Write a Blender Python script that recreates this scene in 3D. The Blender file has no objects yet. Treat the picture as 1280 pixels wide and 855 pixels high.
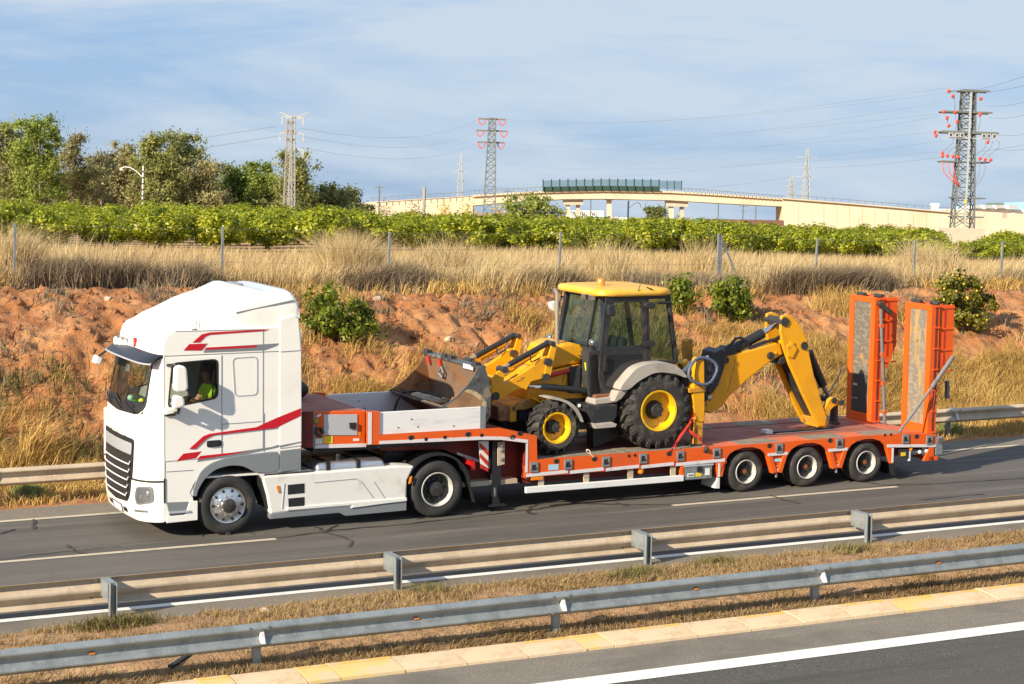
import bpy, bmesh, math, random
import numpy as np
from mathutils import Matrix, Vector
random.seed(7)
rng = np.random.default_rng(11)
SC = bpy.context.scene
COL = SC.collection
PI = math.pi

# ------------------------------------------------------------------ frames
# road frame R: x along the motorway (to the right), y across it (away from the camera), z normal to the asphalt.
# The motorway climbs gently to the right and is banked, so R is tilted against gravity (world z) by MW.
CAMR = Vector((-10.24, -30.519, 6.753)); FOC = 2450.676
YAW, PITCH, ROLL = math.radians(26.834), math.radians(6.211), math.radians(0.913)
G = Vector((0.0344, 0.0303, 0.99895)).normalized()
_x = (Vector((1, 0, 0)) - G * G.x).normalized(); _y = G.cross(_x)
MW = Matrix((_x, _y, G)).to_4x4()
MN = np.array(MW.to_3x3())
def RW(P): return MW @ Vector(P)
cy_, sy_, cp_, sp_ = math.cos(YAW), math.sin(YAW), math.cos(PITCH), math.sin(PITCH)
FW = Vector((sy_ * cp_, cy_ * cp_, -sp_)); _r0 = Vector((cy_, -sy_, 0)); _u0 = _r0.cross(FW)
RT = _r0 * math.cos(ROLL) + _u0 * math.sin(ROLL); UP = _u0 * math.cos(ROLL) - _r0 * math.sin(ROLL)
def ray(u, v): return RT * ((u - 640) / FOC) - UP * ((v - 427.5) / FOC) + FW
def S(u, v, y=0.0):
    d = ray(u, v); p = CAMR + d * ((y - CAMR.y) / d.y); return (p.x, p.z)
def Q(y, pts): return [S(u, v, y) for u, v in pts]
def GZ(u, v, z=0.0):
    d = ray(u, v); p = CAMR + d * ((z - CAMR.z) / d.z); return (p.x, p.y)
def far(u, v, dist):                       # a far point of the landscape, in world axes
    return RW(CAMR + ray(u, v) * dist)

# ------------------------------------------------------------------ camera, light, exposure
cam = bpy.data.cameras.new('camera'); cam.sensor_width = 36; cam.lens = 36 * FOC / 1280
cam.shift_y = 0.0; cam.clip_start = 0.5; cam.clip_end = 20000
camo = bpy.data.objects.new('camera', cam); COL.objects.link(camo)
mc = Matrix((RT, UP, -FW)).transposed().to_4x4()
camo.matrix_world = MW @ (Matrix.Translation(CAMR) @ mc)
SC.camera = camo
SUN_AZ, SUN_EL = 20.0, 24.0                 # degrees: from the left, a little towards the camera
sd = Vector((-math.cos(math.radians(SUN_AZ)), -math.sin(math.radians(SUN_AZ)), math.tan(math.radians(SUN_EL)))).normalized()
sun = bpy.data.lights.new('sun', 'SUN'); sun.energy = 5.0; sun.angle = math.radians(0.53); sun.color = (1.0, 0.86, 0.66)
suno = bpy.data.objects.new('sun', sun); COL.objects.link(suno)
suno.rotation_euler = (-sd).to_track_quat('-Z', 'Y').to_euler()
W = bpy.data.worlds.new('World'); SC.world = W; W.use_nodes = True
wn, wl = W.node_tree.nodes, W.node_tree.links
wn.clear()
wo = wn.new('ShaderNodeOutputWorld'); wb = wn.new('ShaderNodeBackground'); wb.inputs['Strength'].default_value = 0.105
sky = wn.new('ShaderNodeTexSky'); sky.sky_type = 'NISHITA'; sky.sun_disc = False
sky.sun_elevation = math.radians(SUN_EL); sky.sun_rotation = math.atan2(sd.x, sd.y)
sky.air_density = 1.0; sky.dust_density = 0.6; sky.ozone_density = 3.0; sky.altitude = 30
tc = wn.new('ShaderNodeTexCoord')
mp = wn.new('ShaderNodeMapping'); mp.inputs['Scale'].default_value = (1.5, 1.5, 8.5); mp.inputs['Rotation'].default_value = (0.06, 0.10, 0.5)
n1 = wn.new('ShaderNodeTexNoise'); n1.inputs['Scale'].default_value = 2.9; n1.inputs['Detail'].default_value = 7; n1.inputs['Roughness'].default_value = 0.52; n1.inputs['Distortion'].default_value = 0.5
cr = wn.new('ShaderNodeValToRGB'); cr.color_ramp.elements[0].position = 0.42; cr.color_ramp.elements[1].position = 0.57
cr.color_ramp.elements[0].color = (0.0, 0.0, 0.0, 1); cr.color_ramp.elements[1].color = (.85, .85, .85, 1)
mx = wn.new('ShaderNodeMixRGB'); mx.inputs['Color2'].default_value = (3.6, 4.15, 4.75, 1)
hz = wn.new('ShaderNodeMixRGB'); hz.inputs['Fac'].default_value = 0.80; hz.inputs['Color2'].default_value = (1.60, 2.55, 4.20, 1)
n2 = wn.new('ShaderNodeTexNoise'); n2.inputs['Scale'].default_value = 5.5; n2.inputs['Detail'].default_value = 6; n2.inputs['Roughness'].default_value = 0.6
wl.new(mp.outputs[0], n2.inputs['Vector']); av = wn.new('ShaderNodeMixRGB'); av.inputs['Fac'].default_value = 0.3
wl.new(tc.outputs['Generated'], mp.inputs['Vector']); wl.new(mp.outputs[0], n1.inputs['Vector']); wl.new(n1.outputs['Fac'], av.inputs['Color1']); wl.new(n2.outputs['Fac'], av.inputs['Color2']); wl.new(av.outputs[0], cr.inputs['Fac'])
wl.new(cr.outputs['Color'], mx.inputs['Fac']); wl.new(sky.outputs[0], hz.inputs['Color1']); wl.new(hz.outputs[0], mx.inputs['Color1']); wl.new(mx.outputs[0], wb.inputs['Color']); wl.new(wb.outputs[0], wo.inputs[0])
SC.view_settings.view_transform = 'Standard'; SC.view_settings.look = 'None'; SC.view_settings.exposure = 0.74; SC.view_settings.gamma = 1
SC.view_settings.use_curve_mapping = False
SC.cycles.max_bounces = 6; SC.cycles.transparent_max_bounces = 8; SC.cycles.caustics_reflective = False; SC.cycles.caustics_refractive = False

# ------------------------------------------------------------------ materials
MATS = {}
def mat(name, base, rough=0.6, metal=0.0, noise=None, bump=0.0, bscale=60, coat=0.0, spec=0.5, attr=False, sss=0.0, coords='Object'):
    """noise = list of (colour, scale, lo, hi[, detail]) layers mixed over the base"""
    m = bpy.data.materials.new(name); m.use_nodes = True; nt = m.node_tree; n, l = nt.nodes, nt.links
    b = n['Principled BSDF']; b.inputs['Roughness'].default_value = rough; b.inputs['Metallic'].default_value = metal
    b.inputs['Coat Weight'].default_value = coat; b.inputs['Coat Roughness'].default_value = 0.06; b.inputs['Specular IOR Level'].default_value = spec
    b.inputs['Base Color'].default_value = (*base, 1)
    cur = None
    t = n.new('ShaderNodeTexCoord')
    for la in (noise or []):
        col, sc, lo, hi = la[:4]
        nz = n.new('ShaderNodeTexNoise'); nz.inputs['Detail'].default_value = la[4] if len(la) > 4 else 6; nz.inputs['Roughness'].default_value = 0.62
        if isinstance(sc, tuple):
            mpn = n.new('ShaderNodeMapping'); mpn.inputs['Scale'].default_value = sc; l.new(t.outputs[coords], mpn.inputs[0]); l.new(mpn.outputs[0], nz.inputs['Vector']); nz.inputs['Scale'].default_value = 1
        else:
            l.new(t.outputs[coords], nz.inputs['Vector']); nz.inputs['Scale'].default_value = sc
        r = n.new('ShaderNodeMapRange'); r.inputs['From Min'].default_value = lo; r.inputs['From Max'].default_value = hi; r.interpolation_type = 'SMOOTHSTEP'
        l.new(nz.outputs['Fac'], r.inputs['Value'])
        mxx = n.new('ShaderNodeMixRGB'); mxx.inputs['Color2'].default_value = (*col, 1)
        if cur is None: mxx.inputs['Color1'].default_value = (*base, 1)
        else: l.new(cur, mxx.inputs['Color1'])
        l.new(r.outputs[0], mxx.inputs['Fac']); cur = mxx.outputs[0]
    if attr:                                  # per-leaf / per-blade colour variety
        a = n.new('ShaderNodeAttribute'); a.attribute_name = 'tint'
        rp = n.new('ShaderNodeValToRGB'); els = rp.color_ramp.elements
        els[0].position = 0; els[0].color = (*attr[0], 1); els[1].position = 1; els[1].color = (*attr[-1], 1)
        for i in range(1, len(attr) - 1):
            e = els.new(i / (len(attr) - 1)); e.color = (*attr[i], 1)
        l.new(a.outputs['Fac'], rp.inputs['Fac']); cur = rp.outputs[0]
    if cur is not None: l.new(cur, b.inputs['Base Color'])
    if bump:
        nz = n.new('ShaderNodeTexNoise'); nz.inputs['Scale'].default_value = bscale; nz.inputs['Detail'].default_value = 5
        l.new(t.outputs[coords], nz.inputs['Vector'])
        bp = n.new('ShaderNodeBump'); bp.inputs['Strength'].default_value = bump; bp.inputs['Distance'].default_value = 0.03
        l.new(nz.outputs['Fac'], bp.inputs['Height']); l.new(bp.outputs[0], b.inputs['Normal'])
    if sss:                                   # light through thin leaves and blades
        tr = n.new('ShaderNodeBsdfTranslucent'); ms = n.new('ShaderNodeMixShader'); ms.inputs[0].default_value = sss
        if cur is not None: l.new(cur, tr.inputs['Color'])
        else: tr.inputs['Color'].default_value = (*base, 1)
        o = n['Material Output']; l.new(b.outputs[0], ms.inputs[1]); l.new(tr.outputs[0], ms.inputs[2]); l.new(ms.outputs[0], o.inputs['Surface'])
    MATS[name] = m
    return m
def glass_mat(name, tint, gloss=0.10):
    m = bpy.data.materials.new(name); m.use_nodes = True; n, l = m.node_tree.nodes, m.node_tree.links; n.clear()
    o = n.new('ShaderNodeOutputMaterial'); t = n.new('ShaderNodeBsdfTransparent'); t.inputs[0].default_value = (*tint, 1)
    g = n.new('ShaderNodeBsdfGlossy'); g.inputs['Roughness'].default_value = 0.02; f = n.new('ShaderNodeLayerWeight'); f.inputs[0].default_value = 0.5
    pw = n.new('ShaderNodeMath'); pw.operation = 'POWER'; pw.inputs[1].default_value = 4.0
    ad = n.new('ShaderNodeMath'); ad.operation = 'ADD'; ad.inputs[1].default_value = gloss
    mxs = n.new('ShaderNodeMixShader'); l.new(f.outputs['Facing'], pw.inputs[0]); l.new(pw.outputs[0], ad.inputs[0]); l.new(ad.outputs[0], mxs.inputs[0]); l.new(t.outputs[0], mxs.inputs[1]); l.new(g.outputs[0], mxs.inputs[2]); l.new(mxs.outputs[0], o.inputs[0])
    MATS[name] = m; return m
DUST = (0.34, 0.23, 0.14)
white = mat('white_paint', (0.86, 0.855, 0.81), 0.28, coat=0.5, noise=[((0.76, 0.73, 0.65), 0.9, 0.5, 0.8)])
whitep = mat('white_plastic', (0.74, 0.74, 0.70), 0.4, noise=[((0.58, 0.54, 0.46), 2.5, 0.52, 0.78)])
greyp = mat('grey_paint', (0.20, 0.22, 0.24), 0.4, coat=0.2)
lgrey = mat('silver_grey_paint', (0.50, 0.53, 0.56), 0.35, metal=0.2)
red = mat('red_decal', (0.52, 0.008, 0.02), 0.4)
redpaint = mat('red_paint', (0.50, 0.03, 0.02), 0.5)
black = mat('black_plastic', (0.016, 0.017, 0.019), 0.5)
bmesh_m = mat('black_rubber', (0.018, 0.018, 0.018), 0.8, noise=[((0.06, 0.05, 0.04), 6, 0.5, 0.75)])
tyre_m = mat('tyre_rubber', (0.024, 0.024, 0.025), 0.8, noise=[((0.055, 0.052, 0.048), 4, 0.45, 0.75)], bump=0.15, bscale=40)
tyred_m = mat('dusty_tyre_rubber', (0.028, 0.027, 0.026), 0.85, noise=[((0.10, 0.085, 0.065), 5, 0.45, 0.72)], bump=0.2, bscale=30)
alu = mat('polished_aluminium', (0.70, 0.70, 0.69), 0.30, metal=0.9)
rimw = mat('white_steel_rim', (0.55, 0.54, 0.50), 0.45, noise=[((0.36, 0.33, 0.28), 7, 0.50, 0.72)])
hub_m = mat('dark_hub_steel', (0.05, 0.05, 0.05), 0.5, metal=0.4, noise=[((0.14, 0.11, 0.08), 14, 0.5, 0.75)])
orange = mat('orange_paint', (0.74, 0.105, 0.008), 0.42, coat=0.15, noise=[((0.62, 0.10, 0.02), 1.5, 0.45, 0.7), ((0.40, 0.13, 0.05), 9, 0.64, 0.75)])
orange2 = mat('worn_orange_deck_paint', (0.66, 0.13, 0.045), 0.65, noise=[((0.45, 0.15, 0.08), 3, 0.42, 0.66), (DUST, 11, 0.55, 0.72)], bump=0.1)
deckred = mat('dusty_red_deck', (0.27, 0.075, 0.05), 0.75, noise=[((0.34, 0.13, 0.09), 2.0, 0.42, 0.66), ((0.20, 0.11, 0.08), 8, 0.5, 0.7)], bump=0.15)
deckgrey = mat('weathered_deck_board', (0.19, 0.165, 0.13), 0.85, noise=[((0.30, 0.25, 0.18), (2, 22, 8), 0.4, 0.65), ((0.10, 0.09, 0.075), 5, 0.52, 0.7)], bump=0.3)
darkred = mat('dark_red_chassis', (0.20, 0.022, 0.012), 0.6, noise=[((0.10, 0.03, 0.02), 5, 0.45, 0.7)])
strip_m = mat('white_reflective_strip', (0.68, 0.66, 0.68), 0.4, noise=[((0.45, 0.36, 0.32), 7, 0.55, 0.75)])
alup = mat('aluminium_side_board', (0.80, 0.80, 0.79), 0.55, metal=0.1, noise=[((0.66, 0.65, 0.63), (2, 2, 9), 0.50, 0.74), ((0.48, 0.44, 0.38), 16, 0.67, 0.75)])
galv = mat('galvanised_steel', (0.275, 0.305, 0.315), 0.48, metal=0.35, noise=[((0.20, 0.225, 0.235), 3.5, 0.42, 0.66), ((0.36, 0.38, 0.385), 22, 0.55, 0.72), ((0.30, 0.25, 0.19), (1.2, 14, 14), 0.64, 0.76)])
dirtyg = mat('dusty_galvanised_steel', (0.50, 0.41, 0.30), 0.7, metal=0.0, noise=[((0.42, 0.33, 0.235), 1.5, 0.42, 0.66), ((0.56, 0.47, 0.36), 15, 0.52, 0.72), ((0.30, 0.25, 0.19), (1.5, 20, 20), 0.60, 0.75)])
steel = mat('grey_steel', (0.22, 0.225, 0.23), 0.5, metal=0.4, noise=[((0.14, 0.13, 0.12), 6, 0.5, 0.7)])
chrome = mat('chrome_rod', (0.70, 0.72, 0.75), 0.15, metal=1.0)
yellow = mat('yellow_machine_paint', (0.78, 0.36, 0.006), 0.42, coat=0.12, noise=[((0.64, 0.30, 0.012), 1.6, 0.42, 0.7), ((0.34, 0.20, 0.06), 8, 0.60, 0.74)])
yellowd = mat('dirty_yellow_machine_paint', (0.62, 0.29, 0.012), 0.6, noise=[((0.34, 0.19, 0.05), 3, 0.42, 0.64), ((0.07, 0.05, 0.035), 6, 0.56, 0.7)])
yelroof = mat('yellow_roof_plastic', (0.78, 0.40, 0.022), 0.45, noise=[((0.76, 0.47, 0.10), 1.2, 0.45, 0.72), ((0.50, 0.31, 0.07), 5, 0.58, 0.75)])
yelrim = mat('yellow_rim_paint', (0.82, 0.46, 0.008), 0.4, noise=[((0.55, 0.34, 0.05), 6, 0.52, 0.7)])
gfend = mat('grey_fender_plastic', (0.40, 0.37, 0.33), 0.6, noise=[((0.30, 0.27, 0.23), 3, 0.45, 0.7)])
cabdk = mat('charcoal_cab_steel', (0.022, 0.024, 0.027), 0.45, noise=[((0.07, 0.06, 0.05), 4, 0.5, 0.75)])
rust = mat('worn_bucket_steel', (0.185, 0.125, 0.082), 0.7, metal=0.1, noise=[((0.25, 0.115, 0.045), 2.5, 0.44, 0.64), ((0.10, 0.075, 0.06), 5, 0.5, 0.7), ((0.30, 0.22, 0.15), 9, 0.60, 0.74)], bump=0.2)
rust2 = mat('rust_brown_bucket_steel', (0.20, 0.085, 0.035), 0.7, noise=[((0.36, 0.20, 0.10), 3, 0.42, 0.62), ((0.08, 0.05, 0.035), 6, 0.52, 0.7)], bump=0.2)
bdark = mat('blue_grey_bucket_steel', (0.11, 0.12, 0.125), 0.55, metal=0.4, noise=[((0.30, 0.24, 0.17), 2.4, 0.52, 0.62), ((0.06, 0.06, 0.06), 8, 0.52, 0.7)])
amber = mat('amber_plastic', (0.80, 0.24, 0.01), 0.25, coat=0.5)
lens = mat('clear_lamp_lens', (0.42, 0.44, 0.46), 0.08, metal=0.85)
redlens = mat('red_lamp_lens', (0.50, 0.012, 0.012), 0.2, coat=0.5)
hose_m = mat('blue_hydraulic_hose', (0.075, 0.105, 0.16), 0.5)
ylabel = mat('yellow_sticker', (0.80, 0.55, 0.03), 0.5)
wlabel = mat('white_sticker', (0.78, 0.78, 0.76), 0.5)
blabel = mat('pale_blue_sticker', (0.36, 0.62, 0.74), 0.5)
green = mat('green_plastic', (0.02, 0.42, 0.13), 0.4)
dashm = mat('dashboard_green_mat', (0.025, 0.075, 0.04), 0.7)
darkin = mat('dark_cab_interior', (0.03, 0.03, 0.032), 0.8)
hivis = mat('hi_vis_yellow_cloth', (0.55, 0.85, 0.02), 0.8)
skin = mat('skin', (0.34, 0.16, 0.10), 0.6)
hairm = mat('dark_hair', (0.02, 0.014, 0.010), 0.7)
jeans = mat('dark_blue_cloth', (0.03, 0.04, 0.07), 0.8)
glass = glass_mat('cab_glass', (0.80, 0.84, 0.78), 0.04)
glassg = glass_mat('tinted_cab_glass', (0.62, 0.74, 0.70), 0.06)
glassd = glass_mat('driver_window_glass', (0.86, 0.89, 0.88), 0.02)
visor_m = mat('smoked_visor_plastic', (0.018, 0.021, 0.028), 0.30, spec=0.25)
asph = mat('asphalt', (0.112, 0.101, 0.088), 0.88, noise=[((0.074, 0.068, 0.060), (0.05, 1.1, 1), 0.40, 0.60), ((0.135, 0.120, 0.100), (0.12, 3.5, 1), 0.50, 0.68), ((0.17, 0.15, 0.125), 45, 0.56, 0.76), ((0.065, 0.060, 0.055), 38, 0.58, 0.74), ((0.10, 0.09, 0.078), 0.6, 0.48, 0.7), ((0.08, 0.072, 0.064), 2.2, 0.60, 0.76)], bump=0.35, bscale=60)
asph2 = mat('near_carriageway_asphalt', (0.205, 0.180, 0.147), 0.92, noise=[((0.15, 0.132, 0.108), 32, 0.42, 0.66), ((0.34, 0.30, 0.245), 42, 0.54, 0.70), ((0.145, 0.128, 0.105), 0.9, 0.45, 0.7), ((0.24, 0.21, 0.17), (0.3, 2.5, 1), 0.52, 0.72), ((0.09, 0.08, 0.068), 55, 0.60, 0.74)], bump=0.5, bscale=50)
asph3 = mat('near_lane_dark_asphalt', (0.084, 0.078, 0.070), 0.92, noise=[((0.048, 0.045, 0.041), 32, 0.42, 0.66), ((0.22, 0.20, 0.17), 42, 0.54, 0.70), ((0.06, 0.056, 0.05), (0.2, 1.6, 1), 0.46, 0.66), ((0.08, 0.073, 0.064), 0.7, 0.45, 0.7)], bump=0.5, bscale=50)
should = mat('shoulder_asphalt', (0.205, 0.178, 0.142), 0.9, noise=[((0.150, 0.130, 0.105), 28, 0.42, 0.68), ((0.25, 0.21, 0.16), 1.2, 0.48, 0.75), ((0.12, 0.105, 0.088), 0.6, 0.52, 0.72)], bump=0.4, bscale=50)
crackm = mat('crack_sealant', (0.040, 0.036, 0.032), 0.7, noise=[((0.09, 0.08, 0.07), 9, 0.5, 0.68)])
mark = mat('white_road_paint', (0.74, 0.73, 0.69), 0.7, noise=[((0.55, 0.52, 0.46), 6, 0.52, 0.75)])
markw = mat('worn_cream_road_paint', (0.52, 0.45, 0.34), 0.75, noise=[((0.34, 0.29, 0.22), 5, 0.5, 0.75)])
kerbm = mat('kerb_concrete', (0.66, 0.51, 0.33), 0.85, noise=[((0.54, 0.38, 0.22), 3, 0.45, 0.7), ((0.70, 0.58, 0.40), 14, 0.5, 0.72), ((0.36, 0.25, 0.15), 7, 0.62, 0.76)], bump=0.15)
kerbt = mat('yellow_tinted_kerb_concrete', (0.68, 0.50, 0.19), 0.85, noise=[((0.64, 0.49, 0.30), 2.2, 0.46, 0.60), ((0.44, 0.31, 0.16), 8, 0.62, 0.76)], bump=0.15)
kerby = mat('yellow_worn_kerb_paint', (0.68, 0.44, 0.09), 0.8, noise=[((0.64, 0.47, 0.27), 2.2, 0.42, 0.56)], bump=0.1)
earth = mat('orange_earth', (0.355, 0.142, 0.046), 0.95, noise=[((0.42, 0.205, 0.083), 0.7, 0.42, 0.64), ((0.28, 0.098, 0.030), 1.6, 0.48, 0.66), ((0.39, 0.235, 0.115), 5, 0.54, 0.72), ((0.19, 0.098, 0.048), 6.5, 0.54, 0.70), ((0.14, 0.078, 0.042), 19, 0.55, 0.69), ((0.43, 0.265, 0.135), 30, 0.58, 0.72)], bump=1.0, bscale=20)
medsoil = mat('dry_median_soil', (0.34, 0.19, 0.085), 0.95, noise=[((0.44, 0.27, 0.13), 1.5, 0.42, 0.66), ((0.20, 0.115, 0.055), 5, 0.48, 0.66), ((0.46, 0.33, 0.20), 22, 0.56, 0.70), ((0.13, 0.08, 0.045), 13, 0.58, 0.70)], bump=1.0, bscale=26)
field = mat('dry_field_soil', (0.40, 0.24, 0.12), 0.95, noise=[((0.48, 0.34, 0.17), 0.2, 0.4, 0.65), ((0.30, 0.17, 0.08), 0.9, 0.5, 0.7)], bump=0.5, bscale=6)
stone = mat('pale_stone', (0.50, 0.38, 0.27), 0.9, noise=[((0.40, 0.26, 0.16), 5, 0.45, 0.7)], bump=0.4, bscale=14)
conc = mat('cream_concrete', (0.60, 0.51, 0.37), 0.9, noise=[((0.50, 0.41, 0.28), 0.12, 0.45, 0.7), ((0.54, 0.47, 0.36), (0.8, 0.8, 0.05), 0.45, 0.7), ((0.38, 0.32, 0.24), (0.5, 0.5, 0.08), 0.58, 0.74)])
concd = mat('weathered_concrete', (0.47, 0.42, 0.33), 0.9, noise=[((0.36, 0.31, 0.24), 0.5, 0.5, 0.75)])
screen = mat('dark_green_screen', (0.012, 0.045, 0.032), 0.6)
screeng = glass_mat('clear_noise_screen', (0.74, 0.80, 0.79), 0.0)
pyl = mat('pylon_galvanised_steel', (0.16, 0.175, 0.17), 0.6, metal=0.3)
pyl2 = mat('weathered_pylon_steel', (0.31, 0.29, 0.26), 0.7)
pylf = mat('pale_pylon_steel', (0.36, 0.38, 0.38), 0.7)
insul = mat('red_insulator', (0.70, 0.09, 0.05), 0.5)
wirem = mat('power_wire', (0.20, 0.22, 0.24), 0.6)
whbld = mat('white_cladding', (0.78, 0.78, 0.76), 0.6)
brick = mat('brown_roofing', (0.16, 0.08, 0.06), 0.9)
tarp = mat('green_tarpaulin', (0.03, 0.16, 0.12), 0.8)
bark = mat('bark', (0.13, 0.10, 0.075), 0.9, noise=[((0.20, 0.16, 0.12), 6, 0.45, 0.7)])
fruit = mat('orange_fruit', (0.72, 0.46, 0.04), 0.5)
grove = mat('citrus_leaf', (0.1, 0.14, 0.02), 0.42, attr=[(0.075, 0.115, 0.006), (0.27, 0.325, 0.014), (0.46, 0.48, 0.026), (0.58, 0.55, 0.07)], sss=0.45)
bushm = mat('bush_leaf', (0.1, 0.14, 0.02), 0.40, attr=[(0.06, 0.09, 0.008), (0.15, 0.20, 0.014), (0.25, 0.30, 0.025), (0.36, 0.38, 0.06)], sss=0.45)
lemonm = mat('citrus_bush_leaf', (0.1, 0.14, 0.02), 0.40, attr=[(0.06, 0.07, 0.008), (0.15, 0.155, 0.014), (0.24, 0.23, 0.024), (0.34, 0.31, 0.04)], sss=0.45)
treem = mat('tree_leaf', (0.1, 0.12, 0.03), 0.6, attr=[(0.150, 0.163, 0.056), (0.275, 0.294, 0.090), (0.388, 0.400, 0.119), (0.525, 0.512, 0.175)], sss=0.5)
treeb = mat('brownish_tree_leaf', (0.1, 0.1, 0.04), 0.6, attr=[(0.189, 0.169, 0.081), (0.324, 0.297, 0.135), (0.446, 0.412, 0.182), (0.567, 0.527, 0.257)], sss=0.5)
treeg = mat('fresh_tree_leaf', (0.1, 0.15, 0.02), 0.6, attr=[(0.132, 0.182, 0.037), (0.242, 0.314, 0.055), (0.341, 0.407, 0.072), (0.462, 0.495, 0.110)], sss=0.5)
treed = mat('dark_tree_leaf', (0.04, 0.06, 0.02), 0.6, attr=[(0.096, 0.120, 0.045), (0.192, 0.224, 0.074), (0.272, 0.304, 0.099), (0.384, 0.400, 0.144)], sss=0.45)
drym = mat('dry_grass', (0.4, 0.3, 0.12), 0.8, attr=[(0.36, 0.255, 0.12), (0.50, 0.37, 0.175), (0.62, 0.485, 0.25), (0.70, 0.58, 0.35)], sss=0.35)
goldm = mat('golden_dry_grass', (0.4, 0.3, 0.12), 0.8, attr=[(0.30, 0.175, 0.05), (0.46, 0.29, 0.08), (0.57, 0.385, 0.115), (0.66, 0.48, 0.19)], sss=0.3)
weedm = mat('median_weed', (0.3, 0.2, 0.1), 0.85, attr=[(0.17, 0.10, 0.05), (0.30, 0.20, 0.09), (0.42, 0.29, 0.13), (0.24, 0.21, 0.08)], sss=0.2)
gweedm = mat('green_weed', (0.2, 0.2, 0.05), 0.85, attr=[(0.08, 0.08, 0.025), (0.14, 0.13, 0.04), (0.22, 0.18, 0.06), (0.32, 0.25, 0.10)], sss=0.2)
dbrush = mat('grey_brown_brush', (0.2, 0.15, 0.1), 0.9, attr=[(0.10, 0.075, 0.05), (0.18, 0.135, 0.085), (0.26, 0.195, 0.12), (0.34, 0.26, 0.16)], sss=0.1)

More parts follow.
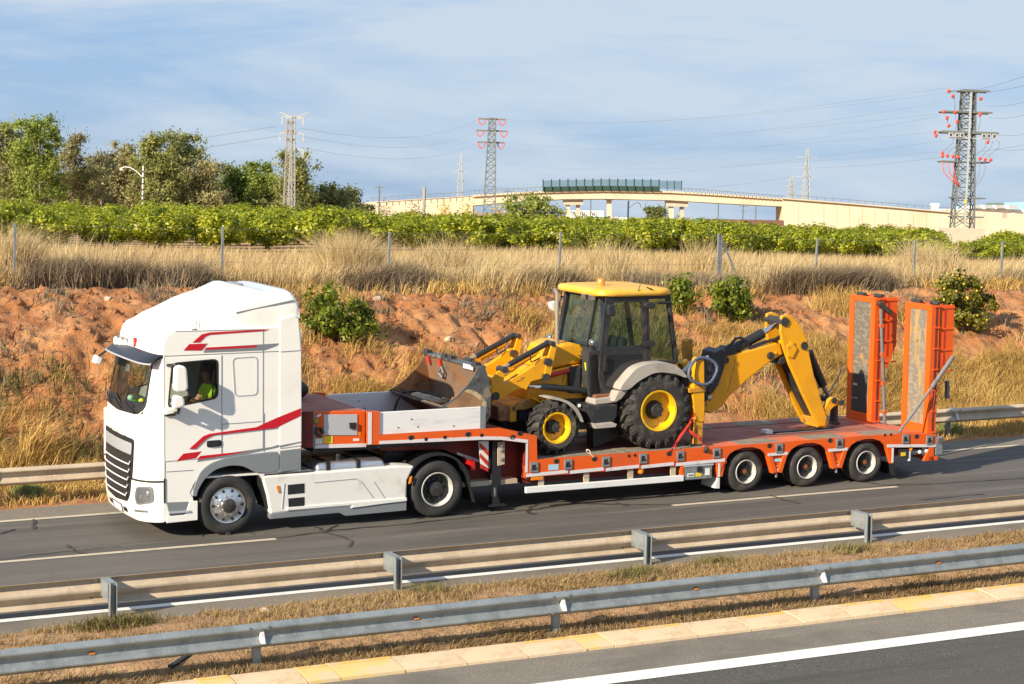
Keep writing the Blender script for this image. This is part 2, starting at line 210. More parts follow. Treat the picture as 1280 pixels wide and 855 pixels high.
# ------------------------------------------------------------------ mesh builder
class MB:
    def __init__(s): s.v = []; s.f = []; s.m = []
    def add(s, vs, fs, m=0):
        o = len(s.v); s.v += [tuple(p) for p in vs]
        for f in fs: s.f.append(tuple(i + o for i in f)); s.m.append(m)
        return s
    def box(s, x0, x1, y0, y1, z0, z1, m=0):
        return s.add([(x0, y0, z0), (x1, y0, z0), (x1, y1, z0), (x0, y1, z0), (x0, y0, z1), (x1, y0, z1), (x1, y1, z1), (x0, y1, z1)],
                     [(0, 3, 2, 1), (4, 5, 6, 7), (0, 1, 5, 4), (1, 2, 6, 5), (2, 3, 7, 6), (3, 0, 4, 7)], m)
    def prism(s, poly, y0, y1, m=0):
        n = len(poly)
        vs = [(x, y0, z) for x, z in poly] + [(x, y1, z) for x, z in poly]
        return s.add(vs, [tuple(range(n)), tuple(range(2 * n - 1, n - 1, -1))] + [(i, i + n, (i + 1) % n + n, (i + 1) % n) for i in range(n)], m)
    def prismx(s, poly, x0, x1, m=0):          # poly in (y,z)
        n = len(poly)
        vs = [(x0, y, z) for y, z in poly] + [(x1, y, z) for y, z in poly]
        return s.add(vs, [tuple(range(n)), tuple(range(2 * n - 1, n - 1, -1))] + [(i, i + n, (i + 1) % n + n, (i + 1) % n) for i in range(n)], m)
    def bar(s, a, b, w, h=None, m=0, up=(0, 0, 1)):
        a = Vector(a); b = Vector(b); h = h or w; d = (b - a).normalized(); u = Vector(up)
        if abs(d.dot(u)) > 0.98: u = Vector((0, 1, 0))
        r = d.cross(u).normalized(); u = r.cross(d).normalized(); r = r * w / 2; u = u * h / 2
        vs = [a - r - u, a + r - u, a + r + u, a - r + u, b - r - u, b + r - u, b + r + u, b - r + u]
        return s.add(vs, [(0, 3, 2, 1), (4, 5, 6, 7), (0, 1, 5, 4), (1, 2, 6, 5), (2, 3, 7, 6), (3, 0, 4, 7)], m)
    def tube(s, pts, r, n=8, m=0, cap=True):
        pts = [Vector(p) for p in pts]; rs = r if isinstance(r, (list, tuple)) else [r] * len(pts)
        o = len(s.v); prev = None
        for i, p in enumerate(pts):
            d = (pts[min(i + 1, len(pts) - 1)] - pts[max(i - 1, 0)]).normalized()
            if prev is None:
                u = Vector((0, 0, 1)) if abs(d.z) < 0.9 else Vector((0, 1, 0)); a = d.cross(u).normalized()
            else: a = (prev - d * prev.dot(d)).normalized()
            prev = a; b = d.cross(a)
            for k in range(n):
                t = 2 * PI * k / n; s.v.append(tuple(p + (a * math.cos(t) + b * math.sin(t)) * rs[i]))
        for i in range(len(pts) - 1):
            for k in range(n):
                s.f.append((o + i * n + k, o + i * n + (k + 1) % n, o + (i + 1) * n + (k + 1) % n, o + (i + 1) * n + k)); s.m.append(m)
        if cap:
            s.f.append(tuple(o + k for k in range(n))[::-1]); s.m.append(m)
            s.f.append(tuple(o + (len(pts) - 1) * n + k for k in range(n))); s.m.append(m)
        return s
    def lathe(s, prof, c=(0, 0, 0), n=32, m=0, a0=0.0, a1=2 * PI, axis='y', close=False):
        """prof of (r, h); turned about the y axis (or z)"""
        o = len(s.v); full = abs(a1 - a0 - 2 * PI) < 1e-6; na = n if full else n + 1
        for k in range(na):
            t = a0 + (a1 - a0) * k / n
            for r, h in prof:
                if axis == 'y': s.v.append((c[0] + r * math.cos(t), c[1] + h, c[2] + r * math.sin(t)))
                else: s.v.append((c[0] + r * math.cos(t), c[1] + r * math.sin(t), c[2] + h))
        p = len(prof)
        for k in range(n):
            k2 = (k + 1) % na if full else k + 1
            for j in range(p if close else p - 1):
                j2 = (j + 1) % p
                s.f.append((o + k * p + j, o + k * p + j2, o + k2 * p + j2, o + k2 * p + j)); s.m.append(m)
        return s
    def disc(s, c, r, y, n=20, m=0):
        return s.add([(c[0] + r * math.cos(2 * PI * k / n), y, c[1] + r * math.sin(2 * PI * k / n)) for k in range(n)], [tuple(range(n))], m)
    def cyl(s, c, r, y0, y1, n=20, m=0): return s.prism([(c[0] + r * math.cos(2 * PI * k / n), c[1] + r * math.sin(2 * PI * k / n)) for k in range(n)], y0, y1, m)
    def ball(s, c, r, n=10, m=0, sc=(1, 1, 1)):
        o = len(s.v); rows = max(4, n // 2 + 1)
        for i in range(rows + 1):
            ph = PI * i / rows
            for k in range(n):
                t = 2 * PI * k / n; s.v.append((c[0] + r * sc[0] * math.sin(ph) * math.cos(t), c[1] + r * sc[1] * math.sin(ph) * math.sin(t), c[2] + r * sc[2] * math.cos(ph)))
        for i in range(rows):
            for k in range(n): s.f.append((o + i * n + k, o + i * n + (k + 1) % n, o + (i + 1) * n + (k + 1) % n, o + (i + 1) * n + k)); s.m.append(m)
        return s
    def frame(s, outer, inner, y0, y1, m=0):
        """plate with a hole: outer and inner (x,z) polygons, both star-shaped about the inner's centre"""
        cx = sum(p[0] for p in inner) / len(inner); cz = sum(p[1] for p in inner) / len(inner)
        def ang(p): return math.atan2(p[1] - cz, p[0] - cx)
        A = sorted(set([round(ang(p), 5) for p in outer] + [round(ang(p), 5) for p in inner]))
        def hit(poly, t):
            dx, dz = math.cos(t), math.sin(t); best = 0
            for i in range(len(poly)):
                x1, z1 = poly[i][0] - cx, poly[i][1] - cz; x2, z2 = poly[(i + 1) % len(poly)][0] - cx, poly[(i + 1) % len(poly)][1] - cz
                ex, ez = x2 - x1, z2 - z1; den = dx * ez - dz * ex
                if abs(den) < 1e-12: continue
                tt = (x1 * ez - z1 * ex) / den; ss = (x1 * dz - z1 * dx) / den
                if tt > 0 and -1e-4 <= ss <= 1.0001: best = max(best, tt)
            return (cx + dx * best, cz + dz * best)
        n = len(A); O = [hit(outer, t) for t in A]; I = [hit(inner, t) for t in A]
        vs = [(x, y0, z) for x, z in O] + [(x, y0, z) for x, z in I] + [(x, y1, z) for x, z in O] + [(x, y1, z) for x, z in I]
        fs = []
        for i in range(n):
            j = (i + 1) % n
            fs += [(i, j, n + j, n + i), (2 * n + i, 3 * n + i, 3 * n + j, 2 * n + j), (i, 2 * n + i, 2 * n + j, j), (n + i, n + j, 3 * n + j, 3 * n + i)]
        return s.add(vs, fs, m)
    def pieces(s, gap=0.012):
        n = len(s.v); p = list(range(n))
        def fd(i):
            while p[i] != i: p[i] = p[p[i]]; i = p[i]
            return i
        for f in s.f:
            a = fd(f[0])
            for i in f[1:]: p[fd(i)] = a
        B = {}
        for i, v in enumerate(s.v):
            b = B.setdefault(fd(i), [list(v), list(v)])
            for k in range(3): b[0][k] = min(b[0][k], v[k]); b[1][k] = max(b[1][k], v[k])
        G = [[b, {r}] for r, b in B.items()]; ch = True
        while ch and len(G) > 1:
            ch = False
            for i in range(len(G)):
                for j in range(i + 1, len(G)):
                    a, b = G[i][0], G[j][0]
                    if all(a[0][k] - gap <= b[1][k] and b[0][k] - gap <= a[1][k] for k in range(3)):
                        G[i] = [[[min(a[0][k], b[0][k]) for k in range(3)], [max(a[1][k], b[1][k]) for k in range(3)]], G[i][1] | G[j][1]]; del G[j]; ch = True; break
                if ch: break
        if len(G) == 1: return [s]
        out = []
        for _, R in G:
            q = MB(); mp_ = {}
            for f, m in zip(s.f, s.m):
                if fd(f[0]) in R:
                    for i in f:
                        if i not in mp_: mp_[i] = len(q.v); q.v.append(s.v[i])
                    q.f.append(tuple(mp_[i] for i in f)); q.m.append(m)
            out.append(q)
        return out
    def mesh(s, name, mats, off=(0, 0, 0), smooth=False):
        me = bpy.data.meshes.new(name)
        ox, oy, oz = off
        me.from_pydata([(x - ox, y - oy, z - oz) for x, y, z in s.v], [], s.f)
        bm = bmesh.new(); bm.from_mesh(me); bmesh.ops.recalc_face_normals(bm, faces=bm.faces); bm.to_mesh(me); bm.free()
        for q in (mats if isinstance(mats, (list, tuple)) else [mats]): me.materials.append(q)
        me.polygons.foreach_set('material_index', s.m)
        if smooth:
            me.polygons.foreach_set('use_smooth', [True] * len(me.polygons))
            if smooth is not True: me.set_sharp_from_angle(angle=math.radians(smooth))
        me.update(); return me
def rounded(poly, r, n=4):
    """round the corners of an (a,b) polygon"""
    out = []; N = len(poly)
    for i in range(N):
        p0, p, p1 = Vector(poly[i - 1]), Vector(poly[i]), Vector(poly[(i + 1) % N])
        a = (p0 - p); b = (p1 - p); d = min(r, a.length * 0.45, b.length * 0.45); a = p + a.normalized() * d; b = p + b.normalized() * d
        for k in range(n + 1):
            t = k / n; out.append(tuple(a * (1 - t) ** 2 + p * 2 * t * (1 - t) + b * t * t))
    return out
def np_mesh(name, V, F, mats, tint=None, smooth=False):
    V = np.asarray(V, np.float32); F = np.asarray(F, np.int32); k = F.shape[1]
    me = bpy.data.meshes.new(name); me.vertices.add(len(V)); me.vertices.foreach_set('co', V.ravel())
    me.loops.add(F.size); me.loops.foreach_set('vertex_index', F.ravel())
    me.polygons.add(len(F)); me.polygons.foreach_set('loop_start', np.arange(0, F.size, k, dtype=np.int32))
    if smooth: me.polygons.foreach_set('use_smooth', np.ones(len(F), bool))
    if tint is not None:
        a = me.attributes.new('tint', 'FLOAT', 'POINT'); a.data.foreach_set('value', np.asarray(tint, np.float32))
    for q in (mats if isinstance(mats, (list, tuple)) else [mats]): me.materials.append(q)
    me.update(calc_edges=True); return me

# ------------------------------------------------------------------ objects
def tag(o, label=None, cat=None, group=None, kind=None):
    if label: o['label'] = label
    if cat: o['category'] = cat
    if group: o['group'] = group
    if kind: o['kind'] = kind
    return o
class Thing:
    """an Empty at the base of a thing, in the road frame; parts are given in road-frame coordinates"""
    def __init__(s, name, label, cat, base, group=None, tilt=True):
        s.o = bpy.data.objects.new(name, None); COL.objects.link(s.o); s.o.empty_display_size = 0.2
        s.b = tuple(base); s.o.matrix_world = (MW @ Matrix.Translation(base)) if tilt else Matrix.Translation(base)
        tag(s.o, label, cat, group)
    def part(s, name, mb, mats, parent=None, smooth=False, bevel=0, label=None, kind=None, seg=2):
        first = None
        for piece in (mb.pieces() if kind is None and len(mb.f) < 4000 else [mb]):     # pieces that stand apart are parts of their own
            me = piece.mesh(name, mats, s.b, smooth); o = bpy.data.objects.new(name, me); COL.objects.link(o); o.parent = parent or s.o
            if bevel:
                b = o.modifiers.new('bevel', 'BEVEL'); b.width = bevel; b.segments = seg; b.limit_method = 'ANGLE'; b.angle_limit = math.radians(40); b.harden_normals = False
            tag(o, label, kind=kind); first = first or o
        return first
    def inst(s, name, me, loc, rotz=0, parent=None, rot=None, scale=None, kind=None):
        """a part that shares mesh data; loc in road-frame coordinates (relative to the parent part when given)"""
        o = bpy.data.objects.new(name, me); COL.objects.link(o); o.parent = parent or s.o
        o.location = tuple(loc[i] - (0 if parent else s.b[i]) for i in range(3)); o.rotation_euler = rot or (0, 0, rotz)
        if scale: o.scale = scale
        return tag(o, kind=kind)
def structure(name, me, parent=None):
    o = bpy.data.objects.new(name, me); COL.objects.link(o)
    if parent: o.parent = parent
    else: o['kind'] = 'structure'
    return o
def sheet(name, x0, x1, y0, y1, z, m, nx=1):
    vs = []; fs = []
    for i in range(nx + 1):
        x = x0 + (x1 - x0) * i / nx; vs += [tuple(RW((x, y0, z))), tuple(RW((x, y1, z)))]
        if i: fs.append((2 * i - 2, 2 * i, 2 * i + 1, 2 * i - 1))
    mb = MB(); mb.add(vs, fs); return structure(name, mb.mesh(name, m))
# ------------------------------------------------------------------ terrain
def vnoise(x, y, seed=0):
    xi = np.floor(x).astype(np.int64); yi = np.floor(y).astype(np.int64); xf = x - xi; yf = y - yi
    def h(a, b):
        n = (a * 374761393 + b * 668265263 + seed * 144665) & 0x7fffffff
        n = ((n ^ (n >> 13)) * 1274126177) & 0x7fffffff
        return ((n ^ (n >> 16)) & 0xffff) / 65535.0
    u = xf * xf * (3 - 2 * xf); v = yf * yf * (3 - 2 * yf)
    return (h(xi, yi) * (1 - u) + h(xi + 1, yi) * u) * (1 - v) + (h(xi, yi + 1) * (1 - u) + h(xi + 1, yi + 1) * u) * v
def fbm(x, y, o=5, seed=0):
    s = 0; a = 0.5
    for i in range(o): s = s + a * vnoise(x * 2 ** i, y * 2 ** i, seed + i * 17); a *= 0.5
    return s
def sm(t): t = np.clip(t, 0, 1); return t * t * (3 - 2 * t)
def plateau(x, y):                       # world-level fields, as a height over the road plane
    return (3.42 + 0.28 * sm((x - 18) / 10) - G.x * x - G.y * y) / G.z
Y_TOP = 13.2
def ground(x, y, rough=True):
    x = np.asarray(x, float); y = np.asarray(y, float)
    edge = Y_TOP + 1.6 * (fbm(x * 0.16, x * 0 + 3.3, 3, 5) - 0.45)
    foot = 5.4 + 1.3 * (fbm(x * 0.22, x * 0 + 9.1, 3, 8) - 0.45)
    t = np.clip((y - foot) / (edge - foot), 0, 1.0)
    prof = 0.55 * t + 0.45 * sm(t * 1.05) + 0.10 * np.sin(t * PI) * sm((x + 4) / 4)
    z = 0.06 + 0.12 * sm((y - 4.2) / 2) + (plateau(x, np.maximum(y, edge)) - 0.18) * np.clip(prof, 0, 1)
    z = z * sm((y - 3.55) / 0.8)
    if rough:
        k = sm((y - 5.2) / 2) * (1 - 0.75 * sm((y - edge) / 1.2))
        n = fbm(x * 0.9, y * 0.9, 5, 1); g = fbm(x * 1.9, y * 1.3, 4, 40)
        ridge = np.abs(fbm(x * 1.1 + 0.5 * n, y * 0.5, 4, 77) - 0.47)
        z = z + k * (0.22 * (n - 0.47) + 0.24 * (g - 0.47) - 0.34 * np.clip(0.06 - ridge, 0, 1) * 4 + 0.13 * (vnoise(x * 3.6, y * 3.6, 13) - 0.5) + 0.11 * (vnoise(x * 7.7, y * 7.7, 3) - 0.5)) - k * 0.22 * np.clip(fbm(x * 1.5 + 2 * g, y * .8, 3, 204) - .56, 0, 1) * 4
    return z
def toW(P): return P @ MN.T
def grid(name, xs, ys, fn, m, smooth=True):
    X, Y = np.meshgrid(xs, ys, indexing='ij'); Z = fn(X, Y)
    V = toW(np.stack([X, Y, Z], -1).reshape(-1, 3)); a, b = X.shape
    I = np.arange(a * b).reshape(a, b); F = np.stack([I[:-1, :-1], I[1:, :-1], I[1:, 1:], I[:-1, 1:]], -1).reshape(-1, 4)
    return structure(name, np_mesh(name, V, F, m, smooth=smooth))
xs = np.concatenate([np.linspace(-160, -16, 60)[:-1], np.arange(-16, 46, 0.075), np.linspace(46, 220, 70)])
ys = np.concatenate([np.arange(3.5, 16, 0.075), np.linspace(16, 34, 40)])
grid('embankment', xs, ys, ground, earth)
grid('field', np.linspace(-160, 220, 150), np.linspace(33.8, 420, 90), lambda x, y: plateau(x, y) - 0.02 * (y > 33.9), field)
def disc_plane(name, r, z, m):
    mb = MB(); c = (30, 60); mb.add([(c[0] + r * math.cos(2 * PI * k / 64), c[1] + r * math.sin(2 * PI * k / 64), z) for k in range(64)], [tuple(range(64))]); return structure(name, mb.mesh(name, m))
disc_plane('ground', 9000, -16.0, field)
mbp = MB(); mbp.add([(-3000, 260, 3.30), (3000, 260, 3.30), (3000, 6000, 3.30), (-3000, 6000, 3.30)], [(0, 1, 2, 3)]); structure('plain', mbp.mesh('plain', field))
# roads
sheet('road', -160, 220, -5.0, 2.46, 0, asph)
sheet('road_shoulder', -160, 220, 2.46, 3.62, 0.0, should)
sheet('left_shoulder', -160, 220, -5.0, -4.29, 0.004, should)
sheet('near_shoulder', -160, 220, -9.86, -8.6, 0, asph2)
sheet('near_lane', -160, 220, -30, -9.86, 0, asph3)
sheet('right_edge_line', -160, 220, 2.42, 2.56, 0.008, markw)
sheet('left_edge_line', -160, 220, -4.29, -4.12, 0.008, mark)
sheet('near_edge_line', -160, 220, -10.17, -9.80, 0.008, mark)
for k in range(-6, 10): sheet('lane_dash', 8.21 + 12.66 * k, 13.28 + 12.66 * k, -0.66, -0.53, 0.006, markw)
def cracks(name, paths, w):
    mb = MB()
    for pts, ww in paths:
        P = [GZ(u, v) for u, v in pts]; R = []
        for i in range(len(P) - 1):
            for k in range(6):
                t = k / 6; R.append((P[i][0] * (1 - t) + P[i + 1][0] * t + random.uniform(-.03, .03), P[i][1] * (1 - t) + P[i + 1][1] * t + random.uniform(-.03, .03)))
        R.append(P[-1]); vs = []; fs = []
        for i, p in enumerate(R):
            q0 = Vector(R[max(0, i - 1)]); q1 = Vector(R[min(len(R) - 1, i + 1)]); d = (q1 - q0).normalized(); nn = Vector((-d.y, d.x)) * ww * random.uniform(0.4, 1.1) / 2
            vs += [tuple(RW((p[0] - nn.x, p[1] - nn.y, 0.012))), tuple(RW((p[0] + nn.x, p[1] + nn.y, 0.012)))]
            if i: fs.append((2 * i - 2, 2 * i - 1, 2 * i + 1, 2 * i))
        mb.add(vs, fs)
    structure(name, mb.mesh(name, crackm))
cracks('road_crack_sealant', [([(345, 673), (420, 663), (512, 655), (600, 645), (660, 638), (720, 630), (775, 631), (840, 631)], .05),
    ([(281, 654), (300, 660), (318, 668)], .05), ([(232, 661), (245, 664), (253, 671)], .05), ([(371, 654), (400, 661), (405, 665), (440, 676), (436, 684)], .06),
    ([(420, 657), (404, 667)], .05), ([(520, 649), (560, 644), (590, 643)], .05), ([(661, 641), (664, 634), (680, 629), (720, 626), (800, 621), (880, 611)], .06), ([(661, 642), (668, 642)], .12),
    ([(770, 629), (785, 633)], .05), ([(961, 620), (1000, 630)], .05), ([(1080, 603), (1110, 607), (1170, 605), (1280, 598)], .05),
    ([(42, 650), (43, 662)], .07), ([(82, 682), (97, 690), (108, 693)], .05), ([(0, 668), (18, 662)], .06), ([(1150, 625), (1230, 618)], .05), ([(0, 700), (60, 692), (150, 683)], .03)], .06)
# median strip and kerb
def median(x, y):
    t = (y + 8.15) / 3.15
    return 0.02 + 0.16 * np.sin(np.clip(t, 0, 1) * PI) + 0.10 * (fbm(x * 1.3, y * 1.3, 4, 21) - 0.45) * np.sin(np.clip(t, 0, 1) * PI) + 0.05 * (vnoise(x * 6, y * 6, 9) - .5) * np.sin(np.clip(t, 0, 1) * PI)
grid('median_strip', np.concatenate([np.linspace(-160, -13, 50)[:-1], np.arange(-13, 30, 0.09), np.linspace(30, 220, 60)]), np.linspace(-8.2, -4.97, 40), median, medsoil)
kt = Thing('kerb', 'low sloping cream kerb with worn yellow edges along the median', 'kerb', (0, -8.4, 0)); kt.o['kind'] = 'structure'
for q in ('label', 'category'): del kt.o[q]
kmes = []
for L in (0.86, 0.86, 0.42):
    for mm in ((kerbm, kerbm), (kerbm, kerby), (kerbt, kerby)):
        mb = MB(); mb.prismx([(-0.30, -0.05), (-0.29, 0.035), (-0.02, 0.075), (0.20, 0.085), (0.26, 0.07), (0.26, -0.05)], -L / 2 + .006, L / 2 - .006, 0)
        if mm[1] is kerby: mb.prismx([(0.11, 0.0848), (0.20, 0.0879), (0.20, 0.086), (0.11, 0.082)], -L / 2 + .012, L / 2 - .012, 1)
        kmes.append((L, mb.mesh('kerb_stone', list(mm))))
x = -22.0; i = 0
while x < 40:
    j = random.choice((0, 1, 2, 3, 4, 5, 0, 1, 0, 4, 6, 8)); L, me = kmes[j]
    kt.inst('kerb_stone', me, (x + L / 2, -8.42 + random.uniform(-.008, .008), random.uniform(-.006, .006)), rot=(random.uniform(-.012, .012), 0, random.uniform(-.006, .006))); x += L; i += 1
jb = MB().box(-160, 220, -8.66, -8.17, -0.06, 0.012); jb.v = [tuple(RW(p)) for p in jb.v]; structure('kerb_bedding', jb.mesh('kerb_bedding', medsoil))

# ------------------------------------------------------------------ crash barriers
def wprof(sgn, hh=0.155, dep=0.083, t=0.006):
    f = [(0.0, -.155), (.02, -.153), (dep - .008, -.118), (dep, -.105), (dep, -.092), (dep - .008, -.080), (.012, -.026), (.004, -.012), (.004, .012), (.012, .026), (dep - .008, .080), (dep, .092), (dep, .105), (dep - .008, .118), (.02, .153), (0, .155)]
    return [(sgn * a, b * hh / .155) for a, b in f] + [(sgn * (a - t), b * hh / .155) for a, b in f[::-1]]
def barrier(label, y, zc, sgn, py, m, x0, n, step, zpost, spacer, mpost, hh=.155):
    th = Thing('crash_barrier', label, 'guardrail', (x0, y, 0), None)
    rb = MB().prismx(wprof(sgn, hh), -0.16, step); rme = rb.mesh('rail_beam', m, smooth=50)
    ph = -0.04
    pb = MB(); w, d, t = 0.05, 0.08, 0.008; s_ = sgn
    top = zpost
    pb.box(-w, -w + t, -d / 2, d / 2, ph, top); pb.box(w - t, w, -d / 2, d / 2, ph, top); pb.box(-w + t, w - t, s_ * d / 2 - (t if s_ > 0 else 0), s_ * d / 2 + (t if s_ < 0 else 0), ph, top)
    pme = pb.mesh('post', mpost)
    sb = MB(); gap = abs((y - py)) - d / 2
    y0, y1 = sorted((sgn * (d / 2 + .001), sgn * (d / 2 + gap + .004)))
    sb.box(-0.055, 0.07, y0, y1, zc + hh - .013, zc + hh - .003); sb.box(-0.055, -0.047, y0, y1, zc - .07, zc + hh - .013); sb.box(0.047, 0.055, y0, y1, zc - .07, zc + hh - .013); sb.box(-0.047, 0.047, y0, y1, zc - .08, zc - .07)
    sme = sb.mesh('spacer', mpost)
    bb = MB()
    for bx in (-.12, .12):
        for bz in (-.115, .115): bb.cyl((bx, bz), .016, -.012, .012, 8)
    bb.box(-.03, .03, -.01, .004, -.06, .06) if False else None
    bme = bb.mesh('bolts', steel)
    gm = MB().prismx([(0, -.085), (sgn * .115, -.085), (sgn * .03, .085), (0, .085)], -.02, .03); gme = gm.mesh('bracket', strip_m)
    rf = MB().box(-.035, .035, -.006, .006, -.012, .012); rfm = rf.mesh('reflector', amber)
    for k in range(n):
        xx = x0 + k * step
        b = th.inst('rail_beam', rme, (xx, y + (0.004 * sgn if k % 2 else 0), zc), rot=(0, random.uniform(-.0012, .0012), 0))
        th.inst('post', pme, (xx, py, 0), rot=(random.uniform(-.02, .02), random.uniform(-.02, .02), 0))
        if spacer: th.inst('spacer', sme, (xx, py, 0))
        bo = th.inst('bolts', bme, (-.04, sgn * .083, 0), parent=b, kind='stuff')
        if not spacer or sgn < 0: th.inst('bracket', gme, (0.0, sgn * .012, 0), parent=b)
        th.inst('reflector', rfm, (step * .5, sgn * .018, 0.0), parent=b)
    return th
barrier('dusty beige crash barrier on the median seen from behind, posts before its beam', -4.20, .30, 1, -4.62, dirtyg, -3.20 - 4.25 * 6, 20, 4.25, .49, True, galv, .18)
barrier('blue-grey galvanised crash barrier nearest the viewer beside the cream kerb', -8.02, .49, -1, -7.88, galv, -2.28 - 4.21 * 6, 18, 4.21, .60, False, galv)
barrier('dusty crash barrier along the far road edge below the earth bank', 3.72, .545, -1, 3.95, dirtyg, -4.25 * 8 + 18.2, 22, 4.25, .66, True, steel)

# ------------------------------------------------------------------ grass
UPW = np.array([0, 0, 1.0])
def blades(name, roots, h, width, mats, lean=0.35, tint=None, wind=(0.25, 0, 0), kind='stuff', label=None, cat=None):
    """roots (N,3) in world axes; three-segment curved blades"""
    N = len(roots); a = rng.uniform(0, 2 * PI, N); side = np.stack([np.cos(a), np.sin(a), 0 * a], 1)
    b = rng.uniform(0, 2 * PI, N); l = rng.uniform(0.1, 1, N) * lean; off = np.stack([np.cos(b) * l, np.sin(b) * l, 0 * l], 1) + np.stack([np.sin(roots[:, 0] * 1.3 + roots[:, 1] * .7), np.cos(roots[:, 0] * .9 - roots[:, 1] * 1.1), 0 * l], 1) * lean * .38 + np.array(wind) * rng.uniform(.3, 1, N)[:, None]
    h = h[:, None]; w = (width * rng.uniform(.6, 1.3, N))[:, None]
    m = roots + UPW * h * .55 + off * h * .35; t = roots + UPW * h * (1 - 0.25 * np.linalg.norm(off, axis=1)[:, None]) + off * h * 1.05
    V = np.stack([roots - side * w * .5, roots + side * w * .5, m - side * w * .42, m + side * w * .42, t], 1).reshape(-1, 3)
    o = (np.arange(N) * 5)[:, None]
    F = np.concatenate([o + np.array([0, 1, 3]), o + np.array([0, 3, 2]), o + np.array([2, 3, 4])], 0)
    if tint is None: tint = rng.uniform(0, 1, N)
    ob = bpy.data.objects.new(name, np_mesh(name, V, F, mats, tint=np.repeat(np.clip(tint, 0, 1), 5))); COL.objects.link(ob)
    return tag(ob, label, cat, kind=kind)
def scatter(n, x0, x1, y0, y1, dens=None, bias=None):
    x = rng.uniform(x0, x1, n); t = rng.uniform(0, 1, n); y = y0 + (y1 - y0) * (t ** bias if bias else t)
    if dens is not None:
        k = rng.uniform(0, 1, n) < dens(x, y); x, y = x[k], y[k]
    return x, y
def rootsW(x, y, fn): return toW(np.stack([x, y, fn(x, y)], 1))
def clump(x, y, k, r):
    n = len(x); xx = np.repeat(x, k) + rng.normal(0, r, n * k); yy = np.repeat(y, k) + rng.normal(0, r, n * k); return xx, yy
# tall pale grass on the plateau behind the fence
x, y = scatter(105000, -14, 62, 14.6, 48, bias=2.0); t = fbm(x * .5, y * .5, 3, 61)
blades('tall_dry_grass', rootsW(x, y, ground), (0.34 + 0.55 * t) * (1 - .35 * sm((y - 24) / 10)) * rng.uniform(.5, 1.3, len(x)), .018, drym, tint=.30 + .9 * (t - .45) + rng.uniform(-.3, .4, len(x)), wind=(.3, 0, 0), label='tall pale dry grass growing behind the wire fence', cat='grass')
cx, cy = scatter(700, -14, 50, 14.4, 22, dens=lambda x, y: fbm(x * .35, y * .5, 3, 91) > .47); x, y = clump(cx, cy, 80, .25)
blades('tall_grass_tuft', rootsW(x, y, ground), rng.uniform(.5, 1.25, len(x)) * np.repeat(rng.uniform(.6, 1.15, len(cx)), 80), .015, drym, tint=rng.uniform(.3, 1.0, len(x)), lean=.5, wind=(.35, 0, 0), label='tall wispy grass tufts along the fence line', cat='grass')
cx, cy = scatter(1500, -14, 50, 13.6, 15.4, dens=lambda x, y: fbm(x * .3, y * .3, 3, 14) > .41); x, y = clump(cx, cy, 60, .2)
blades('brown_brush', rootsW(x, y, ground), rng.uniform(.25, .80, len(x)), .016, dbrush, lean=.8, wind=(.1, 0, 0), label='grey-brown dry brush along the top of the earth bank', cat='brush')
cx, cy = scatter(420, -14, 50, 13.0, 14.6, dens=lambda x, y: fbm(x * .4, y * .4, 3, 33) > .45); x, y = clump(cx, cy, 36, .2)
blades('bank_top_grass', rootsW(x, y, ground), rng.uniform(.2, .5, len(x)), .024, goldm, lean=.9, label='short golden grass on the top edge of the bank', cat='grass')
# clumps that stand out in the fence strip: tall pale tufts and dark leaning brush
cl = [(u + rng.normal(0, 6), yy) for u, yy, n in ((428, 17.5, 9), (446, 18.5, 8), (1148, 18, 5), (1160, 19, 4), (545, 19, 4), (762, 19, 4), (12, 18, 6), (880, 19, 4)) for _ in range(n)]
cx, cy = [], []
for u, yy in cl: cx.append(S(u, 330, yy)[0]); cy.append(yy + rng.normal(0, .5))
cx, cy = np.array(cx), np.array(cy); x, y = clump(cx, cy, 170, .22)
blades('tall_tuft', rootsW(x, y, ground), rng.uniform(.8, 1.75, len(x)), .014, drym, lean=.8, tint=rng.uniform(.2, .95, len(x)), wind=(.25, 0, 0), label='tallest pale grass tufts rising above the fence strip', cat='grass')
cx = np.array([S(u, 350, 14.6)[0] for u in list(rng.uniform(965, 1110, 46)) + list(rng.uniform(420, 560, 14)) + list(rng.uniform(40, 260, 22)) + list(rng.uniform(660, 720, 8))]); cy = 14.5 + rng.normal(0, .25, len(cx)); x, y = clump(cx, cy, 130, .22)
blades('dark_brush', rootsW(x, y, ground), rng.uniform(.3, 1.0, len(x)), .015, dbrush, lean=1.0, tint=rng.uniform(0, .7, len(x)), wind=(.3, 0, 0), label='dark grey-brown leaning brush at the foot of the fence posts', cat='brush')
# golden grass on the bank: mostly the lower half, right of the lorry's cab
def bank(x, y):
    n = fbm(x * .33, y * .42, 4, 71); low = sm((9.9 - y) / 2.2)
    w = np.where(x < 2.2, .05 + .22 * sm((6.3 - y) / .9), np.where(x < 13, .95, np.where(x < 22, .9, .95)))
    return w * (low * 1.1 + .34 * (n > .50)) * sm((n - .34) / .14)
cx, cy = scatter(8200, -9, 40, 4.9, 12.8, dens=bank); x, y = clump(cx, cy, 60, .18)
blades('golden_bank_grass', rootsW(x, y, ground), rng.uniform(.15, .58, len(x)) * (0.65 + .7 * fbm(x * .8, y * .8, 2, 12)), .014, goldm, lean=.95, tint=.1 + fbm(x * .9, y * .9, 3, 99) * .75 + rng.uniform(-.3, .4, len(x)), wind=(.15, -.1, 0), label='golden dry grass in tufts on the earth bank', cat='grass')
cx, cy = scatter(2600, -12, 40, 6.0, 13.2, dens=lambda x, y: .6 * (fbm(x * .8, y * .8, 3, 55) > .50)); x, y = clump(cx, cy, 26, .13)
